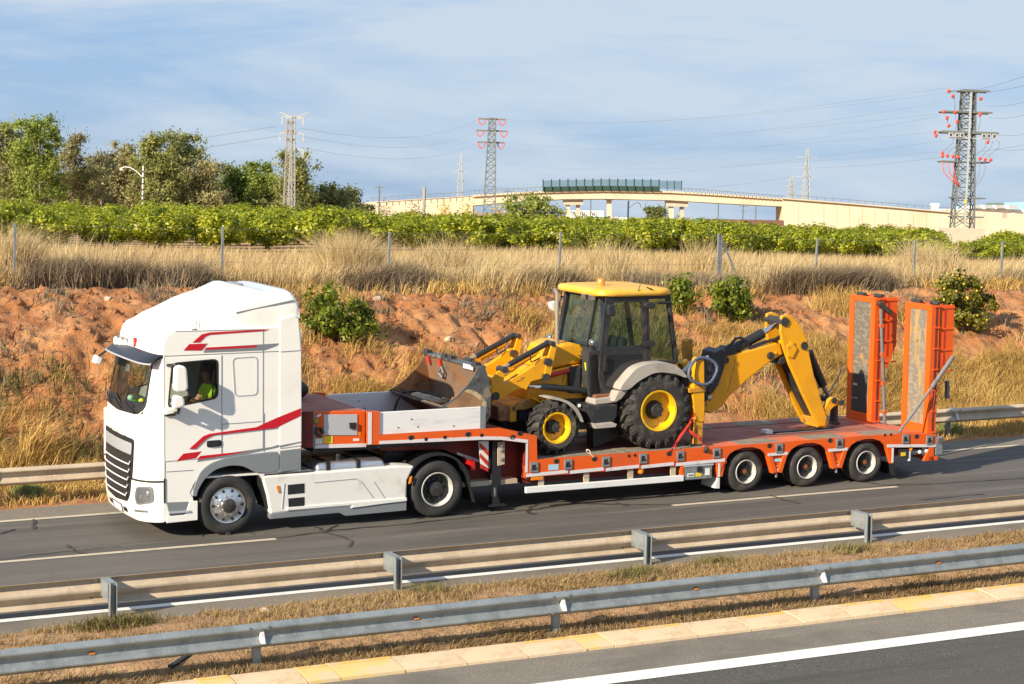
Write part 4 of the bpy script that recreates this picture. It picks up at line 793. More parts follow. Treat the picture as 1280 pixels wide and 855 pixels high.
# chassis, tank and side skirts
ch = MB()
for y_ in (.78, 1.62): ch.box(-.9, 4.7, y_, y_ + .10, .72, 1.0)
for x_ in (.9, 2.2, 3.4, 4.5): ch.box(x_, x_ + .12, .88, 1.62, .75, .95)
ch.box(-1.2, 1.0, .5, 2.0, .5, .95); ch.tube([(1.0, 1.25, .6), (3.8, 1.25, .55)], .07, 8)
ch.cyl((0, .5), .09, .3, 2.2, 10); ch.cyl((3.8, .5), .12, .3, 2.2, 10)
TR.part('chassis', ch, black)
TR.part('fifth_wheel', MB().prism([(3.1, 1.0), (4.2, 1.0), (4.1, 1.22), (3.2, 1.22)], .75, 1.75), hub_m)
TR.part('catwalk', MB().box(1.3, 2.6, .75, 1.8, 1.0, 1.03), steel)
SKY = -.01
sk = Q(0, [(327, 595), (345, 594), (356, 593), (500, 582), (518, 582.5), (514, 590), (509, 600), (508, 627), (473, 630), (430, 635), (352, 641), (338, 643), (334, 620)])
skirt = TR.part('side_skirt', MB().prism(sk, SKY, .35), whitep, bevel=.03)
TR.part('skirt_sill', MB().prism(Q(0, [(337, 643), (352, 640), (360, 638.5), (440, 634), (508, 626.5), (508, 638), (432, 645), (424, 641), (380, 645), (338, 649)]), -.008, .33), greyp, parent=skirt, bevel=.008)
TR.part('skirt_ledge', MB().prism(Q(0, [(358, 634), (420, 629), (470, 625), (508, 622), (508, 626), (478, 629.5), (438, 635), (440, 631), (358, 638)]), -.03, .1), whitep, parent=skirt, bevel=.008)
for pts in ([(359.5, 606), (380, 604), (380, 616), (359.5, 618)], [(360, 623), (380, 621), (380, 632.5), (360.5, 634.5)]): TR.part('skirt_step_recess', MB().prism(Q(0, pts), SKY - .006, .02), black, parent=skirt)
sk2 = MB()
for a, b in (((355, 604), (352, 636)), ((392, 603), (445, 598)), ((445, 598), (452, 603)), ((452, 603), (466, 622)), ((467, 602), (480, 622))):
    p, q = S(*a), S(*b); sk2.bar((p[0], SKY - .004, p[1]), (q[0], SKY - .004, q[1]), .006, .012)
TR.part('skirt_crease', sk2, lgrey, parent=skirt)
TR.part('side_marker', MB().prism(Q(0, [(344.5, 607), (348, 606.5), (349.5, 615), (347, 616)]), SKY - .016, 0), amber, parent=skirt, bevel=.005); TR.part('side_marker', MB().prism(Q(0, [(512, 597), (514.5, 595), (513, 603), (510.5, 604.5)]), SKY - .02, 0), amber, parent=skirt)
TR.part('front_mudflap', MB().prism(Q(.05, [(321, 593), (327, 594), (336, 634), (332, 635)]), .05, .45), black)
tk = TR.part('fuel_tank', MB().box(1.55, 2.85, .06, .75, .45, 1.09), alu, bevel=.10, seg=4)
tkb = MB()
for x_ in (1.75, 2.30): tkb.box(x_, x_ + .07, .04, .76, .5, 1.105)
TR.part('tank_strap', tkb, black, parent=tk); TR.part('tank_cap', MB().lathe([(0, .11), (.06, .11), (.07, .08), (.07, .0)], (2.05, .3, 1.09), 14, axis='z'), black, parent=tk)
TR.part('deck_step', MB().box(.90, 1.45, .0, .75, .98, 1.005), steel); TR.part('tank_cover', MB().box(.95, 1.5, .10, .75, .5, .97), alu, bevel=.05)
for y0, y1 in ((.0, .62), (1.88, 2.5)):
    mg = MB().lathe([(.60, y0), (.64, y0), (.64, y1), (.60, y1)], (3.8, 0, .5), 18, 0, math.radians(8), math.radians(158), close=True)
    mg.bar((4.40, (y0 + y1) / 2, .58), (4.52, (y0 + y1) / 2, .22), y1 - y0, .02, up=(1, 0, 0))
    TR.part('rear_mudguard', mg, black, smooth=40)
TR.part('rear_lamp', MB().box(4.48, 4.56, .1, .5, .78, .94), redlens)
TR.part('exhaust_stack', MB().box(1.32, 1.50, 1.5, 2.3, 1.0, 2.0), black, bevel=.05)
# wheels: tyre with rim and hub as sub-parts, outer face at y=0 of the mesh
def tyre(R, r, w, n=40):
    return MB().lathe([(r, .03), (r + .03, .005), (r + (R - r) * .5, -.008), (R - .05, .004), (R - .012, .03), (R, .06), (R, w * .33), (R - .012, w * .34), (R - .012, w * .36), (R, w * .37), (R, w * .63), (R - .012, w * .64), (R - .012, w * .66), (R, w * .67), (R, w - .06), (R - .03, w - .01), (r, w)], n=n)
def ring_of(mb, c, rad, r, n, y0, y1, k=8, m=0):
    for i in range(n):
        a = 2 * PI * i / n; mb.cyl((c[0] + rad * math.cos(a), c[1] + rad * math.sin(a)), r, y0, y1, k, m)
    return mb
TYF = tyre(.5, .30, .31).mesh('wheel', tyre_m, smooth=40)
RIMF = MB().lathe([(.305, .02), (.30, .0), (.285, .005), (.275, .03), (.24, .02), (.19, -.01), (.13, -.025), (.12, -.05), (.0, -.055)], n=36).mesh('rim', alu, smooth=40)
HOLF = ring_of(MB(), (0, 0), .245, .022, 10, -.004, .03).mesh('hand_holes', black)
HUBF = MB().lathe([(.12, -.03), (.115, -.075), (.09, -.09), (0, -.092)], n=20).mesh('hub', hub_m, smooth=40)
NUTF = ring_of(MB(), (0, 0), .165, .017, 10, -.045, .01, 6).mesh('wheel_nuts', alu)
TYD = tyre(.5, .30, .60).mesh('wheel', tyre_m, smooth=40)
RIMD = MB().lathe([(.302, .02), (.298, .0), (.284, .003), (.279, .04), (.273, .13), (.21, .165), (.13, .15), (0, .15)], n=36, m=0).mesh('rim', rimw, smooth=35)
DISD = MB().lathe([(.271, .131), (.252, .135), (.20, .140), (.145, .138), (.13, .07), (.11, .06), (0, .06)], n=30).mesh('hub', hub_m, smooth=35)
NUTD = ring_of(MB(), (0, 0), .175, .022, 10, .10, .145, 6).mesh('wheel_nuts', black)
HOLD = ring_of(MB(), (0, 0), .222, .026, 8, .122, .14, 8).mesh('hand_holes', black)
for y_, rz in ((0.005, 0), (2.495, PI)):
    w_ = TR.inst('wheel', TYF, (0, y_, .5), rz)
    for nm, me in (('rim', RIMF), ('hand_holes', HOLF), ('hub', HUBF), ('wheel_nuts', NUTF)): TR.inst(nm, me, (0, 0, 0), parent=w_, kind='stuff' if nm in ('hand_holes', 'wheel_nuts') else None)
    w_ = TR.inst('wheel', TYD, (3.8, y_, .5), rz)
    for nm, me in (('rim', RIMD), ('hub', DISD), ('wheel_nuts', NUTD), ('hand_holes', HOLD)): TR.inst(nm, me, (0, 0, 0), parent=w_, kind='stuff' if nm in ('hand_holes', 'wheel_nuts') else None)
# driver: one skinned body with vest, hair and trousers colour
def skinbody(name, joints, edges, m, sub=2, root=0):
    me = bpy.data.meshes.new(name); me.from_pydata([j[0] for j in joints], edges, []); me.materials.append(m)
    o = bpy.data.objects.new(name, me); COL.objects.link(o); md = o.modifiers.new('skin', 'SKIN'); md.use_smooth_shade = True
    for i, j in enumerate(joints): me.skin_vertices[0].data[i].radius = (j[1], j[2] if len(j) > 2 else j[1])
    me.skin_vertices[0].data[root].use_root = True
    s2 = o.modifiers.new('subdivision', 'SUBSURF'); s2.levels = sub; s2.render_levels = sub; return o
DB = (-.02, .62, 1.85); DMV = Vector((-.20, -.12, .03))
def L(x_, y_, z_): return (x_ - DB[0], y_ - DB[1], z_ - DB[2])
J = [(L(.0, .62, 1.88), .16, .13), (L(.05, .62, 2.1), .15, .12), (L(.06, .62, 2.34), .17, .12), (L(.03, .62, 2.46), .06), (L(-.01, .62, 2.52), .055), (L(-.02, .62, 2.60), .085, .08), (L(-.02, .62, 2.70), .08),
     (L(.05, .43, 2.36), .07), (L(-.10, .36, 2.12), .05), (L(-.48, .40, 2.16), .032), (L(-.55, .42, 2.17), .03, .018),
     (L(.05, .81, 2.36), .07), (L(-.10, .88, 2.12), .05), (L(-.45, .80, 2.16), .032), (L(-.52, .80, 2.17), .03, .018),
     (L(-.35, .50, 1.92), .09), (L(-.55, .50, 1.5), .06), (L(-.35, .76, 1.92), .09), (L(-.55, .76, 1.5), .06)]
E_ = [(0, 1), (1, 2), (2, 3), (3, 4), (4, 5), (5, 6), (2, 7), (7, 8), (8, 9), (9, 10), (2, 11), (11, 12), (12, 13), (13, 14), (0, 15), (15, 16), (0, 17), (17, 18)]
for base_, yy_ in ((10, .42), (14, .80)):
    for k in range(4):
        J.append((L(-.60, yy_ - .03 + .02 * k, 2.19 - .004 * k), .009)); J.append((L(-.63 + .008 * abs(k - 1), yy_ - .03 + .02 * k, 2.155), .008)); E_ += [(base_, len(J) - 2), (len(J) - 2, len(J) - 1)]
    J.append((L(-.57, yy_ + .035, 2.14), .010)); E_.append((base_, len(J) - 1))
dr = skinbody('person', J, E_, skin); dr.matrix_world = MW @ Matrix.Translation(Vector(DB) + DMV)
tag(dr, 'driver in a hi-vis yellow top sitting at the wheel of the white lorry', 'person')
JV = [(L(.0, .62, 1.86), .18, .15), (L(.05, .62, 2.1), .175, .14), (L(.06, .62, 2.36), .185, .135), (L(.05, .42, 2.37), .085), (L(-.04, .38, 2.22), .075), (L(.05, .82, 2.37), .085), (L(-.04, .86, 2.22), .075), (L(.05, .62, 2.45), .07)]
vs_ = skinbody('vest', JV, [(0, 1), (1, 2), (2, 3), (3, 4), (2, 5), (5, 6), (2, 7)], hivis); vs_.parent = dr
hr = bpy.data.objects.new('hair', MB().ball(L(.01, .62, 2.69), .105, 12, sc=(1.02, .95, .85)).mesh('hair', hairm, smooth=True)); COL.objects.link(hr); hr.parent = dr
fc = MB().ball(L(-.115, .62, 2.62), .018, 6, sc=(1, .8, 1.3)); nose = bpy.data.objects.new('nose', fc.mesh('nose', skin, smooth=True)); COL.objects.link(nose); nose.parent = dr
ey = MB().ball(L(-.10, .585, 2.645), .011, 6).ball(L(-.10, .655, 2.645), .011, 6).box(*[q for p in zip(L(-.112, .595, 2.565), L(-.10, .645, 2.575)) for q in p]); eo = bpy.data.objects.new('eyes_and_mouth', ey.mesh('eyes_and_mouth', hairm)); COL.objects.link(eo); eo.parent = dr
# ------------------------------------------------------------------ low-loader trailer
TL = Thing('low_loader_trailer', 'orange low loader trailer with raised ramps carrying the yellow digger', 'trailer', (8.5, 1.27, 0))
T1 = 11.594 - 1.395; AX = [T1, T1 + 1.395, T1 + 2.79]
YW = 2.55
def archpts(c): return [(c - .47, .665), (c - .40, .76), (c - .27, .83), (c - .08, .865), (c + .12, .86), (c + .29, .81), (c + .40, .73), (c + .45, .665)]
side = [(5.50, .60), (5.50, .70), (5.50, .705), (5.74, .705), (5.74, .905), (9.7, .915), (13.9, .925), (14.66, .855), (14.66, .60), (13.45, .665)]
side = [(5.50, .60), (5.50, .80), (5.56, .80), (5.56, 1.21), (5.02, 1.30), (4.6, 1.325), (2.66, 1.36), (2.47, 1.365), (2.47, 1.945), (2.69, 1.93), (2.69, 1.515), (5.0, 1.515), (5.72, 1.34), (5.74, .905), (9.7, .915), (13.9, .925), (14.66, .86), (14.66, .60), (13.47, .665)]
side += archpts(AX[2])[::-1] + archpts(AX[1])[::-1] + archpts(AX[0])[::-1] + [(9.70, .62)]
for y0, y1 in ((0, .05), (YW - .05, YW)): TL.part('side_beam', MB().prism(side, y0, y1), orange)
# reflective strips on the near and far side
for y0 in (-.006, YW + .002):
    y1 = y0 + .004; st = MB()
    def sp_(pts): TL.part('reflective_strip', MB().prism(pts, y0, y1), strip_m)
    for a, b in ((5.52, 6.36), (6.39, 7.10), (7.13, 7.84), (7.87, 8.58), (8.61, 9.70)): sp_([(a, .605), (b, .625), (b, .685), (a, .665)])
    sp_([(2.69, 1.365), (4.6, 1.33), (5.02, 1.305), (5.48, 1.228), (5.55, 1.216), (5.55, 1.275), (5.02, 1.365), (4.6, 1.39), (2.69, 1.42)]); sp_([(5.505, .69), (5.55, .69), (5.55, 1.21), (5.505, 1.21)]); sp_([(2.48, 1.37), (2.55, 1.37), (2.55, 1.92), (2.48, 1.93)])
    for k in (0, 1): sp_([(AX[k] + .46, .668), (AX[k + 1] - .48, .668), (AX[k + 1] - .48, .722), (AX[k] + .46, .722)])
    sp_([(AX[2] + .46, .67), (14.65, .605), (14.65, .66), (AX[2] + .47, .728)])
# wheel brackets below the beam
for c in (AX[0], AX[1]):
    x0, x1 = c + .47, c + .92
    TL.part('wheel_bracket', MB().prism([(x0, .668), (x0 + .10, .668), (x0 + .22, .34), (x0 + .12, .32)], -.004, .12), orange, bevel=.01); TL.part('wheel_bracket', MB().prism([(x1, .668), (x1 - .10, .668), (x1 - .22, .34), (x1 - .12, .32)], -.004, .12), orange, bevel=.01)
    TL.part('bracket_plate', MB().prism([(x0 + .09, .668), (x1 - .09, .668), (x1 - .2, .36), (x0 + .2, .36)], .03, .05), orange); TL.part('bracket_reflector', MB().box(x0 + .16, x1 - .16, .018, .03, .36, .41), strip_m); TL.part('marker_lamp', MB().box(x0 + .19, x1 - .19, .012, .03, .44, .47), amber)
    TL.part('valve_pin', MB().tube([((x0 + x1) / 2, .04, .34), ((x0 + x1) / 2, .04, .24)], .025, 6), steel)
TL.part('bracket_label', MB().box(AX[0] + .58, AX[0] + .80, .015, .03, .545, .595), blabel)
TL.part('front_bracket', MB().prism([(9.62, .62), (9.73, .62), (9.71, .668), (9.74, .66), (9.66, .34), (9.56, .33), (9.50, .62)], -.002, .14), orange, bevel=.008); TL.part('bracket_reflector', MB().box(9.555, 9.60, -.010, -.003, .34, .60), strip_m)
TL.part('rear_bracket', MB().prism([(13.46, .665), (13.62, .655), (13.62, .34), (13.58, .34)], -.002, .10), orange); TL.part('bracket_reflector', MB().box(13.58, 13.62, -.010, -.003, .36, .65), strip_m)
TL.part('mudflap', MB().prism([(9.50, .13), (9.56, .32), (9.60, .32), (9.60, .12)], .0, .50), whitep); TL.part('mudflap', MB().prism([(13.60, .34), (13.64, .34), (13.70, .10), (13.66, .10)], .0, .50), black)
# chassis below
fr = MB().box(5.62, 14.6, .35, .55, .42, .80); TL.part('main_beam', fr, darkred); TL.part('main_beam', MB().box(5.62, 14.6, 2.0, 2.2, .42, .80), darkred)
for x_ in np.arange(6.2, 9.6, .7): TL.part('cross_member', MB().box(x_, x_ + .1, .06, 2.49, .62, .80), darkred)
TL.part('under_floor', MB().box(5.76, 14.55, .051, 2.499, .80, .86), darkred)
for c in AX: TL.part('axle', MB().cyl((c, .40), .075, .3, 2.25, 12), hub_m)
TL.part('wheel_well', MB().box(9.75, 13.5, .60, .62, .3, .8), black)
neck = [(2.9, 1.33), (5.58, 1.20), (5.58, .48), (4.65, .44), (4.5, .95), (4.1, 1.12), (2.9, 1.17)]
for y0 in (.45, 1.95): TL.part('neck_beam', MB().prism(neck, y0, y0 + .15), darkred)
TL.part('neck_plate', MB().box(5.575, 5.70, .051, 2.499, .55, 1.30), darkred); TL.part('neck_floor', MB().prism([(2.6, 1.38), (5.02, 1.32), (5.68, 1.22), (5.68, 1.33), (5.0, 1.505), (2.6, 1.505)], .051, 2.499), darkred)
for p in ([S(571, 565, .44), S(598, 574, .44), S(611, 577, .44), S(611, 580, .44), S(596, 577, .44), S(571, 568, .44)],): TL.part('neck_trim', MB().prism(p, .435, .448), strip_m)
TL.part('rear_crossbeam', MB().box(4.35, 5.45, .2, 2.3, .47, .55), dirtyg)
TL.part('kingpin_plate', MB().box(1.6, 4.2, .3, 2.2, 1.24, 1.33), hub_m)
# deck: red centre, alternating worn orange and grey board panels along the edges
def deck_top(x): return float(np.interp(x, [5.7, 9.7, 13.9, 14.66], [.905, .915, .925, .86]))
def panel(x0, x1, y0, y1, m, name, dz=0.0):
    g_ = .006; mb = MB(); n = 1
    mb.add([(x0 + g_, y0 + g_, .862), (x1 - g_, y0 + g_, .862), (x1 - g_, y1 - g_, .862), (x0 + g_, y1 - g_, .862)] + [(a, b, deck_top(a) + dz) for a, b in ((x0 + g_, y0 + g_), (x1 - g_, y0 + g_), (x1 - g_, y1 - g_), (x0 + g_, y1 - g_))], [(0, 3, 2, 1), (4, 5, 6, 7), (0, 1, 5, 4), (1, 2, 6, 5), (2, 3, 7, 6), (3, 0, 4, 7)])
    TL.part(name, mb, m)
for k in range(6): panel(5.76 + k * .60, 5.76 + (k + 1) * .60, .052, .56, deckgrey, 'deck_board', .004 * (k % 2))
for k in range(6): panel(5.76 + k * .60, 5.76 + (k + 1) * .60, 1.99, 2.498, deckgrey, 'deck_board', .004 * (k % 2))
panel(5.76, 9.36, .56, 1.99, deckred, 'deck_plate', -.01)
edges = [(9.36, 10.10, 1), (10.10, 10.98, 0), (10.98, 11.66, 1), (11.66, 12.55, 0), (12.55, 13.02, 1), (13.02, 13.9, 0)]
for x0, x1, o_ in edges:
    panel(x0, x1, .052, .56, orange2 if o_ else deckgrey, 'deck_plate' if o_ else 'deck_board'); panel(x0 - .25 if x0 > 9.4 else x0, min(x1 - .25, 13.65) if x1 < 13.8 else x1, 1.99, 2.498, deckred if o_ else deckgrey, 'deck_plate' if o_ else 'deck_board', .003)
panel(9.36, 11.5, .56, 1.99, deckred, 'deck_plate', -.008); panel(11.5, 13.9, .56, 1.99, deckred, 'deck_plate', -.008); panel(13.9, 14.6, .052, 2.498, orange2, 'deck_plate', -.004)
TL.part('well_cover', MB().box(11.35, 12.9, .98, 1.10, .91, .945), black); TL.part('well_cover', MB().box(11.25, 11.40, .93, 1.12, .92, .99), wlabel); TL.part('well_trim', MB().tube([(11.5, .80, .935), (12.9, .86, .935)], .012, 5), steel)
# lashing sockets and rings along the side
ringm = MB().frame([(-.075, -.09), (.075, -.09), (.075, .09), (-.075, .09)], [(-.042, -.055), (.042, -.055), (.042, .045), (-.042, .045)], -.022, .0)
RM = ringm.mesh('lashing_socket', galv); RH = MB().box(-.042, .042, -.004, .0, -.055, .045).mesh('socket_hole', black); RK = MB().tube([(-.02, -.018, .03), (.03, -.02, -.01), (-.01, -.018, -.03)], .014, 5).mesh('socket_hook', hub_m)
for u, v in ((667.5, 584), (710, 580.4), (757.5, 577), (804, 573), (850.5, 569.7), (896, 566.4), (974, 560), (1049.5, 553.7), (1132, 548.5), (1162, 550)):
    x_, z_ = S(u, v, -.01); q = TL.inst('lashing_socket', RM, (x_, -.001, z_)); TL.inst('socket_hole', RH, (0, -.002, 0), parent=q); TL.inst('socket_hook', RK, (0, -.004, 0), parent=q)
LR = MB().lathe([(.035, -.01), (.055, 0), (.035, .006)], (0, 0, 0), 10, 0, PI * .9, PI * 2.2, close=True).mesh('lashing_ring', hub_m)
for u, v in ((695.5, 576), (743, 573), (836.4, 566.6), (882.5, 563), (962, 556.6), (1037.8, 550), (1146, 545), (513.8, 546.6), (585, 542.3), (640.8, 546), (650, 541)):
    x_, z_ = S(u, v, -.01); TL.inst('lashing_ring', LR, (x_, -.005, z_)); TL.part('ring_hole', MB().disc((x_, z_), .034, -.003, 12), black)
for u, v in ((532.5, 549), (556, 546.5), (602, 544), (786, 569.7), (793.5, 569), (1106, 543.6), (1113.5, 543)): TL.part('ring_hole', MB().disc(S(u, v, 0), .028 if u > 700 else .035, -.0075, 10), black)
for x_ in (6.375, 7.115, 7.855, 8.595): TL.part('red_tab', MB().box(x_ - .013, x_ + .013, -.012, -.002, .60, .70), redpaint)
TL.part('info_sticker', MB().box(5.97, 6.17, -.005, -.001, .70, .80), blabel)
# front box of the gooseneck
bx = TL.part('neck_box', MB().prism([(1.57, 1.335), (2.52, 1.335), (2.52, 1.925), (1.57, 1.955)], .2, 2.35), orange, bevel=.012)
TL.part('neck_nose', MB().add([(1.57, .2, 1.335), (1.57, .2, 1.955), (1.18, .45, 1.955), (1.18, .45, 1.335), (1.18, 2.10, 1.335), (1.18, 2.10, 1.955), (1.57, 2.35, 1.335), (1.57, 2.35, 1.955)], [(0, 1, 2, 3), (3, 2, 5, 4), (4, 5, 7, 6), (1, 7, 5, 2), (0, 3, 4, 6)]), darkred)
TL.part('neck_top', MB().prism([(1.20, 1.957), (2.46, 1.930), (2.46, 1.942), (1.20, 1.969)], .22, 2.33), deckred)
pnl = TL.part('box_panel', MB().prism(Q(.2, [(404.5, 518), (446.5, 518), (446.5, 544), (404.5, 544)]), .188, .2), lgrey, bevel=.004)
TL.part('box_latch', MB().prism(Q(.2, [(436, 528), (444.5, 528), (444, 536), (436.5, 535.5)]), +.155, .187), black, parent=pnl, bevel=.006)
for m_, pts in ((strip_m, [(392.5, 556), (457.5, 554), (457.5, 558.6), (392.5, 560.6)]), (ylabel, [(404, 545.5), (416, 545), (416, 554), (404, 554.5)]), (wlabel, [(441.5, 548.2), (449, 548), (449, 551), (441.5, 551.2)]), (amber, [(447, 540), (451, 540), (451, 544.5), (447, 544.5)]), (whitep, [(393, 548), (403, 547), (403, 554.5), (393, 555)])): TL.part('box_sticker' if m_ not in (strip_m, amber) else ('reflective_strip' if m_ is strip_m else 'marker_lamp'), MB().prism(Q(.2, pts), .194, .199), m_)
TL.part('air_coupling', MB().tube([S(396, 512 + 22, .18)[:1] + (.17,) + S(396, 534, .18)[1:], S(394, 541, .18)[:1] + (.14,) + S(394, 541, .18)[1:], S(400, 546, .18)[:1] + (.15,) + S(400, 546, .18)[1:], S(404, 541, .18)[:1] + (.17,) + S(404, 541, .18)[1:], S(400, 535, .18)[:1] + (.18,) + S(400, 535, .18)[1:]], .028, 6), black); TL.part('air_coupling', MB().ball((S(395, 527, .18)[0], .17, S(395, 527, .18)[1]), .05, 8), mat('olive_plastic', (.25, .22, .02), .5)); TL.part('box_handle', MB().tube([(S(396, 521, .18)[0], .18, S(396, 521, .18)[1]), (S(401, 518, .18)[0], .17, S(401, 518, .18)[1])], .02, 6), strip_m)
TL.part('nose_rail', MB().box(1.56, 1.60, .188, .2, 1.345, 1.945), steel)
TL.part('hydraulic_pipe', MB().tube([(1.3, .30, 1.5), (1.34, .30, 1.9)], .04, 6).tube([(1.25, .36, 1.45), (1.25, .36, 1.9)], .03, 6), strip_m)
# aluminium side boards on the neck
for nm, y0 in (('near', .06), ('far', 2.44)):
    bd = TL.part('side_board', MB().box(2.70, 4.62, y0 - .03, y0 + .03, 1.52, 1.905), alup, bevel=.006)
    for k, (a, b) in enumerate(((3.05, 1.63), (3.42, 1.62), (3.3, 1.76), (4.1, 1.6))): TL.part('board_bolt', MB().cyl((a, b), .014, y0 - .037, y0 - .0305, 8), steel, parent=bd)
    TL.part('corner_post', MB().box(4.62, 4.72, y0 - .032, y0 + .10, 1.515, 1.915), galv)
# landing leg, lever plate and marker boards
for y_ in (.25, 2.15):
    lg = TL.part('landing_leg', MB().box(4.93, 5.10, y_ - .09, y_ + .09, .45, 1.33), black); TL.part('leg_ram', MB().cyl((0, 0), .05, 0, .01, 8).tube([(5.015, y_, .45), (5.015, y_, .20)], .055, 8), steel, parent=lg); TL.part('leg_foot', MB().box(4.85, 5.18, y_ - .17, y_ + .17, .10, .13).prism([(4.93, .13), (5.10, .13), (5.06, .26), (4.97, .26)], y_ - .08, y_ + .08), black, parent=lg)
mp_ = TL.part('marker_board', MB().prism([(4.64, 1.28), (4.84, 1.28), (4.84, .78), (4.70, .80)], .14, .155), mat('white_board_face', (.70, .69, .66), .5))
for k in range(3):
    z_ = 1.20 - k * .19; TL.part('red_diagonal', MB().prism([(4.66 + .01 * k, z_ + .06), (4.66 + .01 * k, z_ - .02), (4.838, z_ - .20 if z_ - .20 > .79 else .79), (4.838, z_ - .10)], .134, .139), redpaint, parent=mp_)
lv = TL.part('lever_plate', MB().prism(Q(.12, [(622, 553), (630.5, 552), (630.5, 580), (622, 582)]), .11, .13), dirtyg)
for v_ in (557, 563, 574): TL.part('lever', MB().ball((S(627, v_, .1)[0], .095, S(627, v_, .1)[1]), .035, 8), steel, parent=lv)
TL.part('marker_lamp', MB().box(5.63, 5.86, .0, .05, .54, .60), amber); TL.part('marker_lamp', MB().ball((7.91, .06, .56), .07, 8), amber)
# side guard rail
TL.part('side_guard', MB().box(5.52, 8.80, -.02, .05, .315, .425), alup, bevel=.008)
for x_ in (5.80, 6.72, 7.64, 8.55): TL.part('guard_bracket', MB().prism([(x_, .42), (x_ + .10, .42), (x_ + .10, .66), (x_ - .02, .66)], .03, .06), dirtyg)
# tool box
tb = TL.part('tool_box', MB().box(8.83, 9.43, .0, .45, .325, .59), galv, bevel=.012); TL.part('box_lid', MB().box(8.81, 9.45, -.012, .46, .575, .605), lgrey, parent=tb)
for a, b, c, d, m_, nm in ((8.89, 9.03, .38, .45, wlabel, 'box_sticker'), (9.07, 9.19, .38, .45, ylabel, 'box_sticker'), (9.09, 9.19, .47, .56, black, 'box_latch'), (9.27, 9.37, .39, .52, wlabel, 'box_sticker')): TL.part(nm, MB().box(a, b, -.008 if m_ is not black else -.03, -.0005, c, d), m_, parent=tb)
for k in range(3): TL.part('sticker_mark', MB().box(8.905 + k * .04, 8.93 + k * .04, -.010, -.0085, .395, .43), black, parent=tb)
TL.part('box_bracket', MB().box(8.74, 8.81, .0, .1, .34, .62), orange)
# rear end
TL.part('number_board', MB().box(13.78, 14.02, .02, .04, .42, .60), hub_m); TL.part('box_sticker', MB().box(13.82, 13.93, .010, .0195, .47, .54), ylabel)
TL.part('rear_arm', MB().tube([(14.05, .1, .5), (14.35, .12, .52)], .06, 8), steel); TL.part('side_lamp', MB().ball((14.30, .04, .52), .04, 8), strip_m); TL.part('side_lamp', MB().ball((14.46, .04, .535), .04, 8), strip_m); TL.part('side_lamp', MB().ball((14.07, .05, .59), .05, 8), amber)
TL.part('mud_valve', MB().box(14.02, 14.06, .02, .06, .36, .56), strip_m)
TL.part('rear_bumper', MB().box(14.50, 14.72, .0, 2.55, .34, .42).prism([(14.38, .34), (14.62, .34), (14.62, .62), (14.52, .62)], .0, .06), orange); 
rl = TL.part('rear_lamp_box', MB().box(14.66, 14.84, .0, .32, .44, .80), galv, bevel=.015); TL.part('rear_lamp', MB().cyl((14.76, .72), .06, -.014, .002, 14), lens, parent=rl); TL.part('rear_lamp', MB().box(14.84, 14.86, .03, .29, .5, .76), redlens, parent=rl)
TL.part('rear_lamp_box', MB().box(14.66, 14.84, 2.23, 2.55, .44, .80), galv, bevel=.015)
TL.part('end_beam', MB().box(14.62, 14.67, .051, 2.499, .60, .85), orange)
